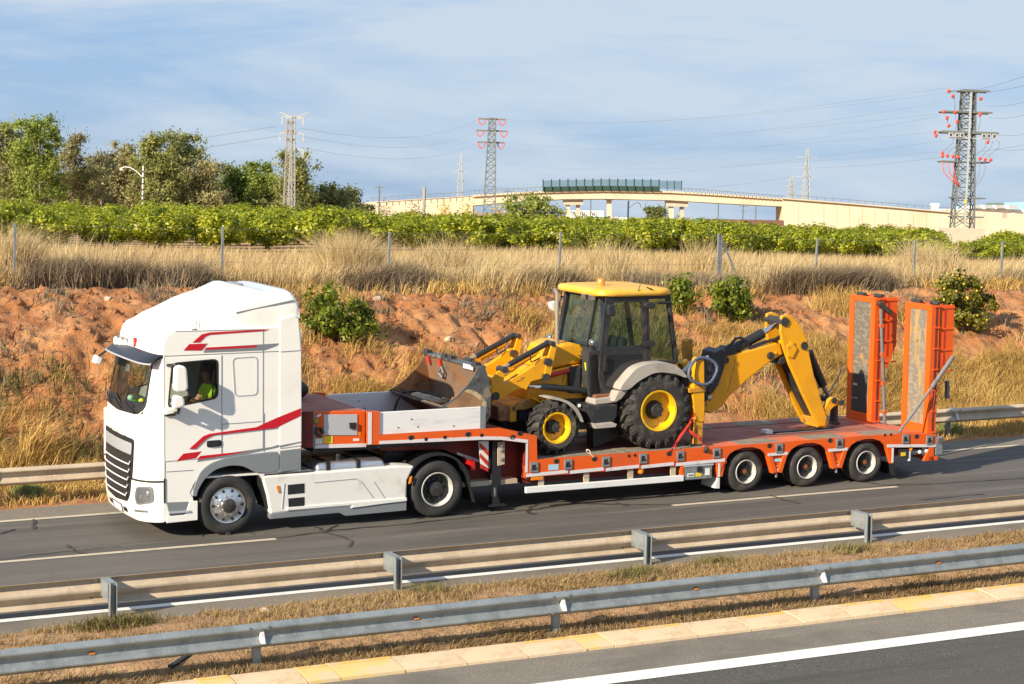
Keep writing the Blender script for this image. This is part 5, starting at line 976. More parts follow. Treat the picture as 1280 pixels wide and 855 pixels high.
# two folding ramps standing upright: frame, board infill, ribs, folded second leaf
def ramp(y0, y1, x0, z0, z1, worn, label):
    r = TL.part('ramp', MB().box(x0, x0 + .06, y0, y0 + .15, z0, z1).box(x0, x0 + .06, y1 - .15, y1, z0, z1).box(x0, x0 + .06, y0 + .15, y1 - .15, z1 - .11, z1).box(x0, x0 + .06, y0 + .15, y1 - .15, z0, z0 + .19), orange, label=label)
    inf = TL.part('ramp_boarding', MB().box(x0 + .02, x0 + .05, y0 + .145, y1 - .145, z0 + .18, z1 - .10), worn, parent=r)
    # rear webs
    wb = TL.part('ramp_web', MB().box(x0 + .06, x0 + .20, y0, y0 + .03, z0 + .02, z1 - .01), redpaint if False else orange, parent=r); TL.part('ramp_web', MB().box(x0 + .06, x0 + .20, y1 - .03, y1, z0 + .02, z1 - .01), orange, parent=r)
    n = 6
    for k in range(n + 1):
        z_ = z0 + .03 + (z1 - z0 - .08) * k / n; TL.part('ramp_rib', MB().box(x0 + .06, x0 + .21, y0 - .022, y0 + .0, z_, z_ + .03), orange, parent=r)
    TL.part('ramp_recess', MB().box(x0 + .10, x0 + .15, y0 - .006, y0 - .001, z0 + .06, z1 - .06), darkred, parent=r)
    # folded second leaf
    l2 = TL.part('ramp_leaf', MB().box(x0 + .24, x0 + .29, y0 + .03, y0 + .15, z1 - 1.36, z1 + .01).box(x0 + .24, x0 + .29, y1 - .15, y1 - .03, z1 - 1.36, z1 + .01).box(x0 + .24, x0 + .29, y0 + .15, y1 - .15, z1 - .12, z1 + .01).box(x0 + .24, x0 + .29, y0 + .15, y1 - .15, z1 - 1.36, z1 - 1.22), orange, parent=r)
    TL.part('leaf_boarding', MB().box(x0 + .25, x0 + .275, y0 + .145, y1 - .145, z1 - 1.25, z1 - .10), darkred, parent=r)
    TL.part('leaf_web', MB().prism([(x0 + .29, z1 - .01), (x0 + .58, z1 - .01), (x0 + .58, z1 - 1.0), (x0 + .36, z1 - 1.45), (x0 + .29, z1 - 1.35)], y0 + .03, y0 + .05), orange, parent=r); TL.part('leaf_web', MB().prism([(x0 + .29, z1 - .01), (x0 + .58, z1 - .01), (x0 + .58, z1 - 1.0), (x0 + .36, z1 - 1.45), (x0 + .29, z1 - 1.35)], y1 - .05, y1 - .03), redpaint, parent=r)
    for k in range(4): TL.part('ramp_rib', MB().box(x0 + .29, x0 + .59, y0 + .012, y0 + .03, z1 - .08 - k * .42, z1 - .05 - k * .42), orange, parent=r)
    TL.part('ramp_stiffener', MB().box(x0 + .33, x0 + .37, y0 + .022, y0 + .029, z1 - 1.2, z1 - .1), redpaint, parent=r)
    TL.part('ramp_hinge', MB().cyl((x0 + .22, z1 + .01), .05, y0 + .05, y0 + .3, 10), hub_m, parent=r); TL.part('ramp_hinge', MB().cyl((x0 + .12, z1 + .01), .05, y1 - .35, y1 - .12, 10), hub_m, parent=r)
    return r
board1 = mat('grey_worn_ramp_boarding', (.135, .118, .095), .85, noise=[((.24, .205, .155), (3, 7, 16), .45, .66), ((.12, .105, .085), 5, .5, .7), ((.42, .24, .06), 2.2, .60, .72)], bump=.4, bscale=25)
board2 = mat('yellowed_worn_ramp_boarding', (.19, .165, .13), .85, noise=[((.46, .27, .07), (3, 3.2, .7), .47, .60), ((.29, .25, .195), (3, 6, 14), .46, .66), ((.15, .13, .10), 7, .56, .72)], bump=.4, bscale=25)
rn = ramp(.08, .92, 14.50, .85, 3.43, board2, 'raised ramp with yellow stained boarding'); rf_ = ramp(1.46, 2.32, 14.17, .89, 3.47, board1, 'raised ramp with grey boarding')
TL.part('ramp_patch', MB().box(14.177, 14.189, 1.66, 2.12, 1.09, 1.86), mat('dark_rubber_patch', (.06, .055, .05), .9), parent=rf_)
def prp(pa, pb, ya, yb, r, m, nm):
    a = S(*pa, ya); b = S(*pb, yb); TL.part(nm, MB().tube([(a[0], ya, a[1]), (b[0], yb, b[1])], r, 8), m)
prp((1191, 446), (1165, 484), -.03, -.03, .045, steel, 'ramp_ram'); prp((1165, 484), (1124, 540), -.03, .03, .028, steel, 'ramp_rod'); prp((1171, 475), (1164, 528), -.02, -.02, .014, darkred, 'ramp_cable')
prp((1101, 386), (1106, 533), 1.3, 1.3, .035, steel, 'ramp_ram'); TL.part('ramp_link', MB().bar((S(1098, 378, 1.4)[0], 1.4, S(1098, 378, 1.4)[1]), (S(1113, 391, 1.35)[0], 1.35, S(1113, 391, 1.35)[1]), .10, .10), hub_m, bevel=.02)
prp((1184, 476), (1184, 498), .4, .4, .05, steel, 'ramp_lock')
for k in range(4): TL.part('pipe_clip', MB().cyl((S(1102 + k * 1.2, 407 + 36 * k, 1.3)[0], S(1102 + k * 1.2, 407 + 36 * k, 1.3)[1]), .05, 1.27, 1.33, 10), orange)
# trailer wheels
RT_ = .393
TYT = tyre(RT_, .225, .52, 36).mesh('wheel', tyred_m, smooth=40)
RIMT = MB().lathe([(.229, .02), (.225, -.004), (.213, .0), (.208, .04), (.203, .14), (.15, .17), (0, .17)], n=32).mesh('rim', rimw, smooth=35)
HUBT = MB().lathe([(.201, .142), (.183, .143), (.15, .145), (.10, .142), (.09, .09), (.075, .07), (0, .07)], n=26).mesh('hub', hub_m, smooth=35)
CAPT = MB().cyl((0, 0), .042, .045, .075, 10).mesh('hub_cap', mat('orange_brown_cap', (.30, .09, .02), .5))
NUTT = ring_of(MB(), (0, 0), .128, .016, 6, .10, .15, 6).mesh('wheel_nuts', black)
for c in AX:
    for y_, rz in ((.02, 0), (2.53, PI)):
        w_ = TL.inst('wheel', TYT, (c, y_, RT_), rz)
        for nm, me in (('rim', RIMT), ('hub', HUBT), ('hub_cap', CAPT), ('wheel_nuts', NUTT)): TL.inst(nm, me, (0, 0, 0), parent=w_, kind='stuff' if nm == 'wheel_nuts' else None)
# loose things on the trailer
bn = Thing('black_bundle', 'black bundle lying on the trailer neck just behind the cab', 'bundle', (1.5, 1.9, 2.0)); bn.part('cover', MB().tube([(1.05, 1.75, 2.13), (1.1, 1.7, 2.14), (1.95, 1.75, 2.12), (2.02, 1.78, 2.11)], [.10, .15, .15, .09], 12), black, smooth=50)
def chain(th, a, b, m, w=.035):
    a = Vector(a); b = Vector(b); n = max(2, int((b - a).length / .075)); d = (b - a).normalized()
    lk = MB().lathe([(.022, -.008), (.036, 0), (.022, .008)], (0, 0, 0), 8, close=True); 
    for v_ in range(len(lk.v)): x_, y_, z_ = lk.v[v_]; lk.v[v_] = (x_ * 1.6, y_, z_)
    me = lk.mesh('chain_link', m)
    for k in range(n):
        p = a.lerp(b, (k + .5) / n); q = d.to_track_quat('X', 'Z') @ Matrix.Rotation(PI / 2 * (k % 2), 3, 'X').to_quaternion()
        th.inst('chain_link', me, p, rot=q.to_euler())
def P3(u, v, y): x_, z_ = S(u, v, y); return (x_, y, z_)
c1 = Thing('lashing_chain', 'red lashing chain with tensioner sloping from the yellow post down to the left', 'chain', P3(838, 565, .0)); chain(c1, P3(838, 564, -.01), P3(847, 552, .04), redpaint); c1.part('tensioner', MB().tube([P3(846, 553, .04), P3(851, 545, .08), P3(864, 527, .15)], [.02, .032, .02], 7), redpaint); chain(c1, P3(862, 529, .15), P3(871, 513, .2), redpaint)
c2 = Thing('lashing_chain', 'red lashing chain running from the yellow post foot down to the right', 'chain', P3(882, 560, .0)); c2.part('tensioner', MB().tube([P3(859, 536, .14), P3(866, 542, .10), P3(874, 547, .06)], [.02, .034, .02], 7), redpaint); chain(c2, P3(873, 546, .05), P3(882.5, 561, -.01), redpaint); c2.part('hook', MB().ball(P3(882.5, 562, -.01), .05, 8), hub_m)
c3 = Thing('lashing_chain', 'grey lashing chain at the front wheel of the digger', 'chain', P3(742, 571, .0)); chain(c3, P3(733, 562, .12), P3(743, 572, -.01), dirtyg)
# ------------------------------------------------------------------ backhoe loader
DG = Thing('backhoe_loader', 'yellow backhoe loader with dirty front bucket riding on the orange trailer', 'digger', (7.4, 1.3, .91))
YN, YF = .62, 1.98                                     # near and far loader arms
def pz(name, pts, y0, y1, m, bevel=.0, parent=None, smooth=False, yref=None):
    return DG.part(name, MB().prism(Q(y0 if yref is None else yref, pts), y0, y1), m, bevel=bevel, parent=parent, smooth=smooth)
def tb_(name, pts, r, m, parent=None, n=8): return DG.part(name, MB().tube([P3(*p) for p in pts], r, n), m, parent=parent, smooth=50)
# bucket: side profile swept across, opened towards the front
YBF, YBN = 2.36, .12
bT = S(531, 442, YBF); bL = S(490, 487, YBF); top = bT
inner = Q(YBF, [(531, 442), (534, 455), (537, 475), (537, 492), (533, 501), (525, 503), (510, 496), (490, 487)])
outer = Q(YBF, [(539, 443.5), (543, 455), (546, 475), (545, 498), (538, 511), (526, 512), (508, 501), (489, 488.5)])
BY0, BY1 = YBN, YBF
shell = DG.part('bucket', MB().prism(inner + outer[::-1], BY0, BY1), rust, smooth=30)
DG.part('bucket_floor', MB().add([(a - .006, y_, b + .012) for y_ in (BY0 + .02, BY1 - .02) for a, b in inner[3:]], [(i, i + 1, 6 + i, 5 + i) for i in range(4)]), rust2, parent=shell)
sidep = Q(YBF, [(531, 440.5), (540, 443), (544, 455), (547, 475), (546, 499), (538, 512.5), (526, 513.5), (508, 502), (488, 487), (496, 483), (507, 474.5), (519, 462), (526, 452)])
wear = Q(YBF, [(541, 491), (539, 506), (526, 512), (508, 500), (493, 487), (509, 475.5), (514, 470), (524, 471), (534, 479)])
edge = Q(YBF, [(543, 490), (540, 506), (534, 510), (541, 491), (534, 479), (524, 471), (514, 470), (518, 467), (527, 469), (538, 478)])
for y0 in (BY0 - .03, BY1 + .001): DG.part('bucket_side', MB().prism(sidep, y0, y0 + .029), bdark if y0 < 1 else rust2, parent=shell, bevel=.006)
DG.part('wear_plate', MB().prism(wear, BY0 - .034, BY0 - .0305), mat('tan_scuffed_steel', (.30, .17, .085), .75, noise=[((.20, .11, .055), 3, .45, .65)]), parent=shell)
DG.part('scuffed_edge', MB().prism(Q(YBF, [(514, 470), (518, 467.5), (526, 468.5), (534, 474), (541, 483), (543, 493), (540, 497), (538, 489), (533, 480), (524, 473)]), BY0 - .0385, BY0 - .0345), mat('bare_scuffed_steel', (.52, .40, .24), .6, noise=[((.20, .15, .10), 9, .48, .66)]), parent=shell)
DG.part('cutting_edge', MB().prism([(bL[0] - .05, bL[1] - .0), (bL[0] + .2, bL[1] - .13), (bL[0] + .2, bL[1] - .17), (bL[0] - .05, bL[1] - .03)], BY0, BY1), bdark, parent=shell)
DG.part('bucket_lip', MB().box(top[0] - .03, top[0] + .16, BY0 - .02, BY1 + .02, top[1] - .02, top[1] + .03), bdark, parent=shell, bevel=.01); DG.part('bucket_lip_patch', MB().box(top[0] - .04, top[0] - .031, .22, .62, top[1] - .06, top[1] + .02), strip_m, parent=shell)
for y_ in (2.28, 1.50, 1.24, .22): DG.part('bucket_hook', MB().prism([(top[0] - .05, top[1] + .0), (top[0] + .12, top[1] + .0), (top[0] + .08, top[1] + .08), (top[0] - .02, top[1] + .11)], y_ - .08, y_ + .08), hub_m, parent=shell, bevel=.012)
for y_, l in ((2.16, .16), (1.66, .14)): DG.part('red_chain_end', MB().tube([(top[0] - .02, y_, top[1] - .02), (top[0] - .0, y_, top[1] - l)], .035, 6), redpaint, parent=shell)
DG.part('shackle', MB().tube([(top[0] - .0, 1.63, top[1] - .16), (top[0] + .0, 1.72, top[1] - .28), (top[0] + .02, 1.60, top[1] - .36), (top[0] + .0, 1.52, top[1] - .26), (top[0] - .0, 1.63, top[1] - .16)], .024, 6), steel, parent=shell)
for y_ in (.62, 1.98): DG.part('bucket_bracket', MB().prism(Q(YBF, [(543, 452), (552, 458), (556, 480), (550, 500), (545, 498)]), y_ - .06, y_ + .06), bdark, parent=shell)
# loose things in the bucket
rb = Thing('rubble', 'grey lump of rubble lying on the far half of the bucket floor', 'rubble', (bL[0] + .45, 2.0, bL[1] - .15))
for k in range(3): rb.part('lump', MB().ball((bL[0] + .38 + .1 * k, 1.98 - .22 * k, bL[1] - .10 - .02 * k), .14, 7, sc=(1.4, 1, .7)), concd)
rb2 = Thing('rubble', 'brown lump of debris in the near corner of the bucket', 'rubble', (bL[0] + .62, .75, bL[1] - .2)); rb2.part('lump', MB().ball((bL[0] + .62, .85, bL[1] - .10), .15, 7, sc=(1, 1, 1.1)), rust2); rb2.part('lump', MB().ball((bL[0] + .5, .62, bL[1] - .18), .09, 7), rust2)
hs = Thing('hose', 'black hose hanging out over the lip of the bucket', 'hose', (bL[0], 1.7, bL[1] - .2)); hs.part('pipe', MB().tube([(bL[0] + .55, .95, bL[1] - .05), (bL[0] + .4, 1.3, bL[1] + .02), (bL[0] + .2, 1.65, bL[1] + .06), (bL[0] + .0, 1.85, bL[1] + .02), (bL[0] - .10, 1.88, bL[1] - .14), (bL[0] - .16, 1.9, bL[1] - .36)], .022, 6), black, smooth=True)
# loader arms with rams and levers, near and far
arm = [(612, 505.5), (645, 486), (657, 485), (662, 476.5), (679, 472), (684, 468), (690, 452), (688, 444), (677, 446), (667, 455), (655, 463), (640, 472), (626, 480), (614, 486)]
tower = [(687, 427), (692.5, 431), (685.5, 465.5), (683, 472), (676.6, 470.4), (679, 453)]
link = [(629, 468), (632, 460), (671, 440), (679, 440), (672, 447), (640, 467)]
lever = [(610.5, 473), (621, 462), (628.5, 466), (624, 484), (613, 503), (611, 492)]
for yo, m_ in ((YN, yellow), (YF, yellow)):
    dy = yo - YN
    def sh(pts): return [(a, b) for a, b in Q(YN, pts)]
    a_ = DG.part('loader_arm', MB().prism(sh(arm), yo - .07, yo + .07), m_, bevel=.012)
    DG.part('arm_tower', MB().prism(sh(tower), yo - .12, yo - .08), m_, bevel=.008); DG.part('arm_tower', MB().prism(sh(tower), yo + .08, yo + .12), m_, bevel=.008)
    DG.part('top_link', MB().prism(sh(link), yo + .10, yo + .20), m_, bevel=.012); DG.part('bucket_lever', MB().prism(sh(lever), yo - .11, yo - .075), m_, bevel=.008)
    def C(u, v): x_, z_ = S(u, v, YN); return x_, z_
    p, q, r_ = C(686, 428), C(636.5, 455.7), C(627.5, 461.5); DG.part('tilt_ram', MB().tube([(p[0], yo, p[1]), (q[0], yo, q[1])], .052, 10), black, smooth=50); DG.part('ram_rod', MB().tube([(q[0], yo, q[1]), (r_[0], yo, r_[1])], .035, 8), steel)
    h1, h2, h3 = C(660, 440), C(661, 452), C(672, 447); DG.part('ram_hose', MB().tube([(h1[0], yo - .08, h1[1]), (h2[0], yo - .09, h2[1]), (h3[0], yo - .07, h3[1])], .016, 5), black)
    for u, v, r__ in ((687.5, 429, .05), (681.5, 451.6, .075), (679, 470.5, .07), (627.5, 461.5, .06), (616, 494, .075)):
        x_, z_ = C(u, v); DG.part('pivot_pin', MB().cyl((x_, z_), r__, yo - .135, yo + .13, 12), hub_m)
    p, q, r_ = C(660, 483), C(675, 483), C(731, 488); DG.part('ram_rod', MB().tube([(p[0], yo - .02, p[1]), (q[0], yo - .02, q[1])], .032, 8), chrome); DG.part('lift_ram', MB().tube([(q[0], yo - .02, q[1]), (q[0] + .08, yo - .02, q[1] - .004), (r_[0], yo - .02, r_[1])], [.05, .060, .060], 10), black, smooth=50)
DG.part('arm_recess', MB().prism(Q(YN - .072, [(645, 477), (651, 471.5), (656, 471), (650, 476.5)]), YN - .076, YN - .0705), yellowd); DG.part('arm_crossbar', MB().tube([(S(640, 482, YN)[0], YN, S(640, 482, YN)[1]), (S(640, 482, YN)[0], YF, S(640, 482, YN)[1])], .09, 10), yellow)
# bonnet, engine sides, frame
YB = .80
hood = [(684, 463), (691, 438), (694, 434), (705, 429.5), (716, 428.5), (726, 431), (732, 437), (733, 446), (728, 453.5)]
DG.part('bonnet', MB().prism(Q(YB, hood), YB, 1.80), yellow, bevel=.06, seg=3)
DG.part('bonnet_vent', MB().prism(Q(YB, [(722, 443), (732.5, 448), (730, 453)]), YB - .01, YB + .002), cabdk)
DG.part('engine_panel', MB().prism(Q(YB, [(660, 480), (684, 464), (728, 454.5), (733, 472), (736, 498), (659, 500)]), YB, 1.80), yellow, bevel=.02)
tb_('red_rail', [(683.5, 470, .76), (725, 459.5, .76)], .045, redpaint); tb_('rail_trim', [(684, 466.5, .77), (725, 456.3, .77)], .018, yellow)
pz('panel_sticker', [(713.5, 471.5), (718.5, 471), (718.5, 477.5), (713.5, 478)], YB - .008, YB, wlabel); pz('panel_seam', [(706, 464), (706.8, 464), (703.5, 478), (702.7, 478)], YB - .006, YB, cabdk)
tb_('side_bracket', [(714, 482, .74), (722, 476, .74), (731, 477, .76)], .025, yellowd); pz('side_bracket', [(721, 481), (727, 475.5), (732, 477), (732, 484), (724, 484)], .72, .78, yellowd, .006)
pz('front_frame', [(637, 507), (655, 502), (668, 498), (698, 500), (697, 508), (668, 509), (656, 512.5), (646, 513), (646, 527), (637.5, 528)], .72, 1.88, yellowd, .015)
pz('frame_box', [(648, 512), (668, 509), (668, 524), (650, 526)], .78, 1.8, cabdk); pz('counterweight', [(622, 508), (637, 507), (637.5, 526), (624, 527)], .75, 1.85, rust2, .02)
pz('chassis_rail', [(697, 500), (736, 498), (776, 500), (776, 512), (700, 514)], .8, 1.8, cabdk); pz('yellow_strut', [(665, 498), (669, 497), (685, 505), (681, 508)], .60, .70, yellow, .006)
DG.part('undertray', MB().box(5.9, 9.0, .85, 1.75, 1.25, 1.62), cabdk)
DG.part('front_axle', MB().box(6.12, 6.30, .3, 2.3, 1.33, 1.52), cabdk)
fe = Q(.30, [(681.5, 497.5), (690, 496), (698, 497), (709, 501), (718, 508), (724, 518), (727, 527), (724.5, 527), (720, 518), (714, 510), (706, 503.5), (697, 500), (690, 499)])
DG.part('front_mudguard', MB().prism(rounded(fe, .08, 3), .22, .62), gfend); DG.part('front_mudguard', MB().prism(fe, 1.98, 2.38), gfend)
tb_('mudguard_stay', [(686, 502, .5), (695, 497, .5)], .02, cabdk)
tb_('exhaust_pipe', [(696, 432, .95), (696.3, 366, .95), (693.5, 362, .98)], .045, mat('stained_steel_pipe', (.50, .42, .30), .35, metal=.7))
# cab
YC0, YC1 = .45, 2.12
pA, pB = S(751, 440, YC0), S(763, 371, YC0)            # near front pillar bottom / top
pC, pD = S(836, 369, YC0), S(846.5, 453, YC0)          # rear pillar top / bottom
zt = pB[1]
roof = MB(); rx0, rx1 = pB[0] - .26, pC[0] + .10
pl = rounded([(rx0, .36), (rx0 + .0, 2.22), (rx1, 2.22), (rx1, .36)], .34, 5); N = len(pl); c_ = ((rx0 + rx1) / 2, 1.29)
lv_ = [(.0, .97), (.025, 1.0), (.085, 1.0), (.12, .965), (.14, .82), (.15, .45)]
for dz, k in lv_: roof.v += [(c_[0] + (a - c_[0]) * k, c_[1] + (b - c_[1]) * k, zt + dz - .0) for a, b in pl]
for j in range(len(lv_) - 1):
    for i in range(N): roof.f.append((j * N + i, j * N + (i + 1) % N, (j + 1) * N + (i + 1) % N, (j + 1) * N + i)); roof.m.append(0)
roof.f += [tuple(range(N))[::-1], tuple((len(lv_) - 1) * N + i for i in range(N))]; roof.m += [0, 0]
DG.part('cab_roof', roof, yelroof, smooth=50)
bx_, bz_ = S(755.6, 360, 1.3); DG.part('beacon', MB().lathe([(.0, .15), (.05, .145), (.075, .11), (.078, .0)], (c_[0] - .35, 1.15, zt + .14), 14, axis='z'), amber, smooth=40)
DG.part('roof_light', MB().box(rx0 - .03, rx0 + .05, .62, .76, zt - .08, zt + .02), lens, bevel=.01); DG.part('roof_light', MB().box(rx0 - .03, rx0 + .05, .90, 1.04, zt - .08, zt + .02), lens, bevel=.01); DG.part('roof_light', MB().box(rx0 - .03, rx0 + .05, 2.06, 2.18, zt - .08, zt + .02), lens, bevel=.01)
DG.part('roof_aerial', MB().tube([(c_[0] - .02, .38, zt + .05), (c_[0] + .03, .36, zt + .22)], .01, 5), cabdk); DG.part('roof_aerial', MB().tube([(c_[0] + .18, .38, zt + .16), (c_[0] + .30, .36, zt + .12)], .012, 5), cabdk)
def pil(a, b, w=.09, ya=YC0, yb=None): 
    yb = ya if yb is None else yb; return DG.part('cab_pillar', MB().bar((a[0], ya, a[1]), (b[0], yb, b[1]), w, w, up=(0, 1, 0)), cabdk, bevel=.012)
for y_ in (YC0 + .04, YC1 - .04):
    pil(pA, pB, .09, y_); pil(S(808, 372, YC0), S(811, 452, YC0), .10, y_); pil(pC, pD, .08, y_)
    DG.part('cab_rail', MB().bar((pB[0], y_, zt - .02), (pC[0], y_, zt - .02), .09, .09), cabdk); DG.part('cab_rail', MB().bar((S(808, 452, YC0)[0], y_, S(808, 452, YC0)[1]), (pD[0], y_, pD[1]), .06, .07), cabdk)
DG.part('cab_rail', MB().bar((pB[0], YC0, zt - .03), (pB[0], YC1, zt - .03), .08, .08), cabdk); DG.part('cab_rail', MB().bar((pC[0], YC0, zt - .03), (pC[0], YC1, zt - .03), .08, .08), cabdk)
lowdoor = Q(YC0, [(751, 437), (812, 438), (812, 453), (797, 463), (783, 478), (775, 494), (752, 497), (738, 494), (736, 470), (738, 440)])
DG.part('cab_lower', MB().prism(lowdoor, YC0 + .05, YC1 - .05), darkin)
dr_ = DG.part('door', MB().frame(Q(YC0, [(757, 372), (808, 372), (809, 450), (796, 458), (783, 472), (775, 491), (752, 493), (748, 470), (750, 437)]), rounded(Q(YC0, [(766, 378), (801, 377.5), (803, 431), (757, 434)]), .06), YC0 - .02, YC0 + .02), cabdk, bevel=.008)
DG.part('door_glass', MB().prism(Q(YC0, [(763, 376), (803, 375.5), (805, 433), (755, 436)]), YC0 - .004, YC0 + .002), glassg, parent=dr_)
DG.part('lower_door_glass', MB().prism(Q(YC0, [(757, 444), (802, 442), (801, 450), (789, 459), (779, 472), (771, 486), (756, 486), (754, 465)]), YC0 - .026, YC0 - .021), mat('dark_glossy_panel', (.015, .017, .02), .15, coat=.5), parent=dr_)
DG.part('door_handle', MB().tube([P3(754, 450, .40), P3(757, 444, .36), P3(755, 462, .37), P3(753, 466, .41)], .02, 6), black, parent=dr_)
DG.part('rear_side_glass', MB().prism(Q(YC0, [(813, 375), (835, 373), (844, 450), (815, 449)]), YC0 + .02, YC0 + .028), glassg)
DG.part('far_side_glass', MB().prism(Q(YC0, [(763, 376), (835, 373), (844, 450), (755, 437)]), YC1 - .03, YC1 - .022), glassg); DG.part('rear_glass', MB().add([(pC[0] + .02, YC0 + .08, zt - .05), (pC[0] + .02, YC1 - .08, zt - .05), (pD[0] + .02, YC1 - .08, pD[1]), (pD[0] + .02, YC0 + .08, pD[1])], [(0, 1, 2, 3)]), glassg)
DG.part('windscreen', MB().add([(pB[0] - .01, YC0 + .08, zt - .06), (pB[0] - .01, YC1 - .08, zt - .06), (pA[0] - .01, YC1 - .08, pA[1] + .02), (pA[0] - .01, YC0 + .08, pA[1] + .02)], [(0, 1, 2, 3)]), glassg)
DG.part('windscreen_post', MB().bar((pB[0] - .03, .92, zt - .06), (pA[0] - .03, .92, pA[1]), .05, .04, up=(0, 1, 0)), cabdk)
DG.part('wiper', MB().tube([(pA[0] - .05, 1.7, pA[1] + .05), (pA[0] - .02, 1.5, pA[1] + .12)], .03, 6), black)
DG.part('seat', MB().prism([(7.55, 2.0), (8.05, 2.0), (8.15, 2.9), (8.0, 2.9), (7.92, 2.25), (7.55, 2.2)], 1.0, 1.6), darkin, bevel=.05); DG.part('steering_column', MB().tube([(6.95, 1.3, 1.9), (7.15, 1.3, 2.55)], .07, 8).lathe([(.17, -.015), (.19, 0), (.17, .015)], (7.16, 1.3, 2.58), 16, axis='z', close=True), black); DG.part('instrument_panel', MB().box(6.75, 7.0, .7, 1.9, 1.95, 2.45), darkin, bevel=.04)
for u, v, y_ in ((763.5, 388, .28), (810, 381.5, .30)): DG.part('mirror', MB().prism(rounded(Q(y_, [(u - 4.5, v - 7), (u + 4, v - 8), (u + 5, v + 7), (u - 4, v + 7.5)]) if u < 800 else Q(y_, [(u - 5, v - 2), (u + 1, v - 4.5), (u + 8, v - 3), (u + 8, v + 3.5), (u - 3, v + 5)]), .05), y_ - .05, y_ + .05), cabdk, bevel=.02)
DG.part('hinge', MB().prism(Q(.36, [(804, 428), (815, 425), (819, 428), (818, 433), (806, 434)]), .34, .43), cabdk, bevel=.01); tb_('rear_window_latch', [(838, 378, .42), (823, 378.5, .42)], .03, black); tb_('rear_window_latch', [(832, 434, .42), (837, 426, .40), (841, 426, .42)], .02, black)
DG.part('head_lamp', MB().ball(P3(739.5, 428.5, .55), .085, 12, sc=(.6, 1, .85)), lens, smooth=True); tb_('lamp_stay', [(740, 432, .56), (743, 446, .58)], .035, cabdk); DG.part('head_lamp', MB().ball(P3(686.5, 422, 2.05), .085, 12, sc=(.6, 1, .8)), lens, smooth=True)
mf = DG.part('white_mirror', MB().prism(rounded(Q(2.15, [(685.5, 378), (693, 375.5), (694, 390), (690, 389), (686, 384)]), .04), 2.05, 2.18), white, bevel=.02); tb_('mirror_stay', [(706, 372, 2.1), (702, 370, 2.12), (699, 378, 2.14), (697, 392, 2.14)], .022, cabdk)
pz('front_column', [(737, 443), (747, 441), (752, 470), (753, 497), (737, 496)], .50, .80, cabdk, .02); tb_('yellow_tube', [(731.5, 453, .6), (733, 463, .58)], .022, mat('lime_hose', (.45, .50, .02), .5)); tb_('hose', [(731, 452, .7), (734, 470, .68), (736, 485, .68)], .02, black)
# step, tank, rear fender
pz('tank', [(734, 507), (741, 506), (773, 505), (772, 520), (766, 532), (741, 532.5), (736, 520)], .30, .75, cabdk, .03); pz('lower_tank', [(741, 531), (769, 529), (776, 545), (742, 560)], .75, 1.0, cabdk)
DG.part('foot_step', MB().prism(Q(.22, [(741, 529), (746, 530), (766, 528), (771, 530), (769, 534), (744, 536)]), .20, .42), gfend, bevel=.01); pz('step_upper', [(744, 499), (768, 496), (773, 503), (744, 506)], .32, .7, gfend, .012); pz('hydraulic_block', [(744, 494), (769, 491), (767, 497), (744, 499)], .4, .75, rust2, .02); tb_('step_bolt', [(724, 507, .6), (724, 507, .5)], .03, strip_m)
rfd = Q(.18, [(773.5, 488), (776, 481), (780.5, 475.5), (793, 461), (803, 456), (812, 453.6), (831, 452.6), (840, 455), (846, 458), (853, 464), (859, 472), (854, 471.5), (845, 467.6), (826, 465), (815, 466.5), (807, 470.8), (796, 477), (785, 487.5)])
DG.part('rear_fender', MB().prism(rounded(rfd, .10, 3), .14, .66), gfend, bevel=.02); DG.part('rear_fender', MB().prism(rounded(rfd, .10, 3), 1.94, 2.46), gfend, bevel=.02)
pz('fender_foot', [(773, 489), (785.5, 488), (777, 499), (770, 503), (767, 502)], .18, .6, gfend, .015); pz('fender_inner', [(785, 488), (800, 474), (826, 466), (848, 470), (858, 474), (862, 500), (850, 545), (800, 550)], .66, 1.94, cabdk)
DG.part('rear_axle', MB().tube([(8.33, .5, 1.62), (8.33, 2.1, 1.62)], .14, 10), cabdk)
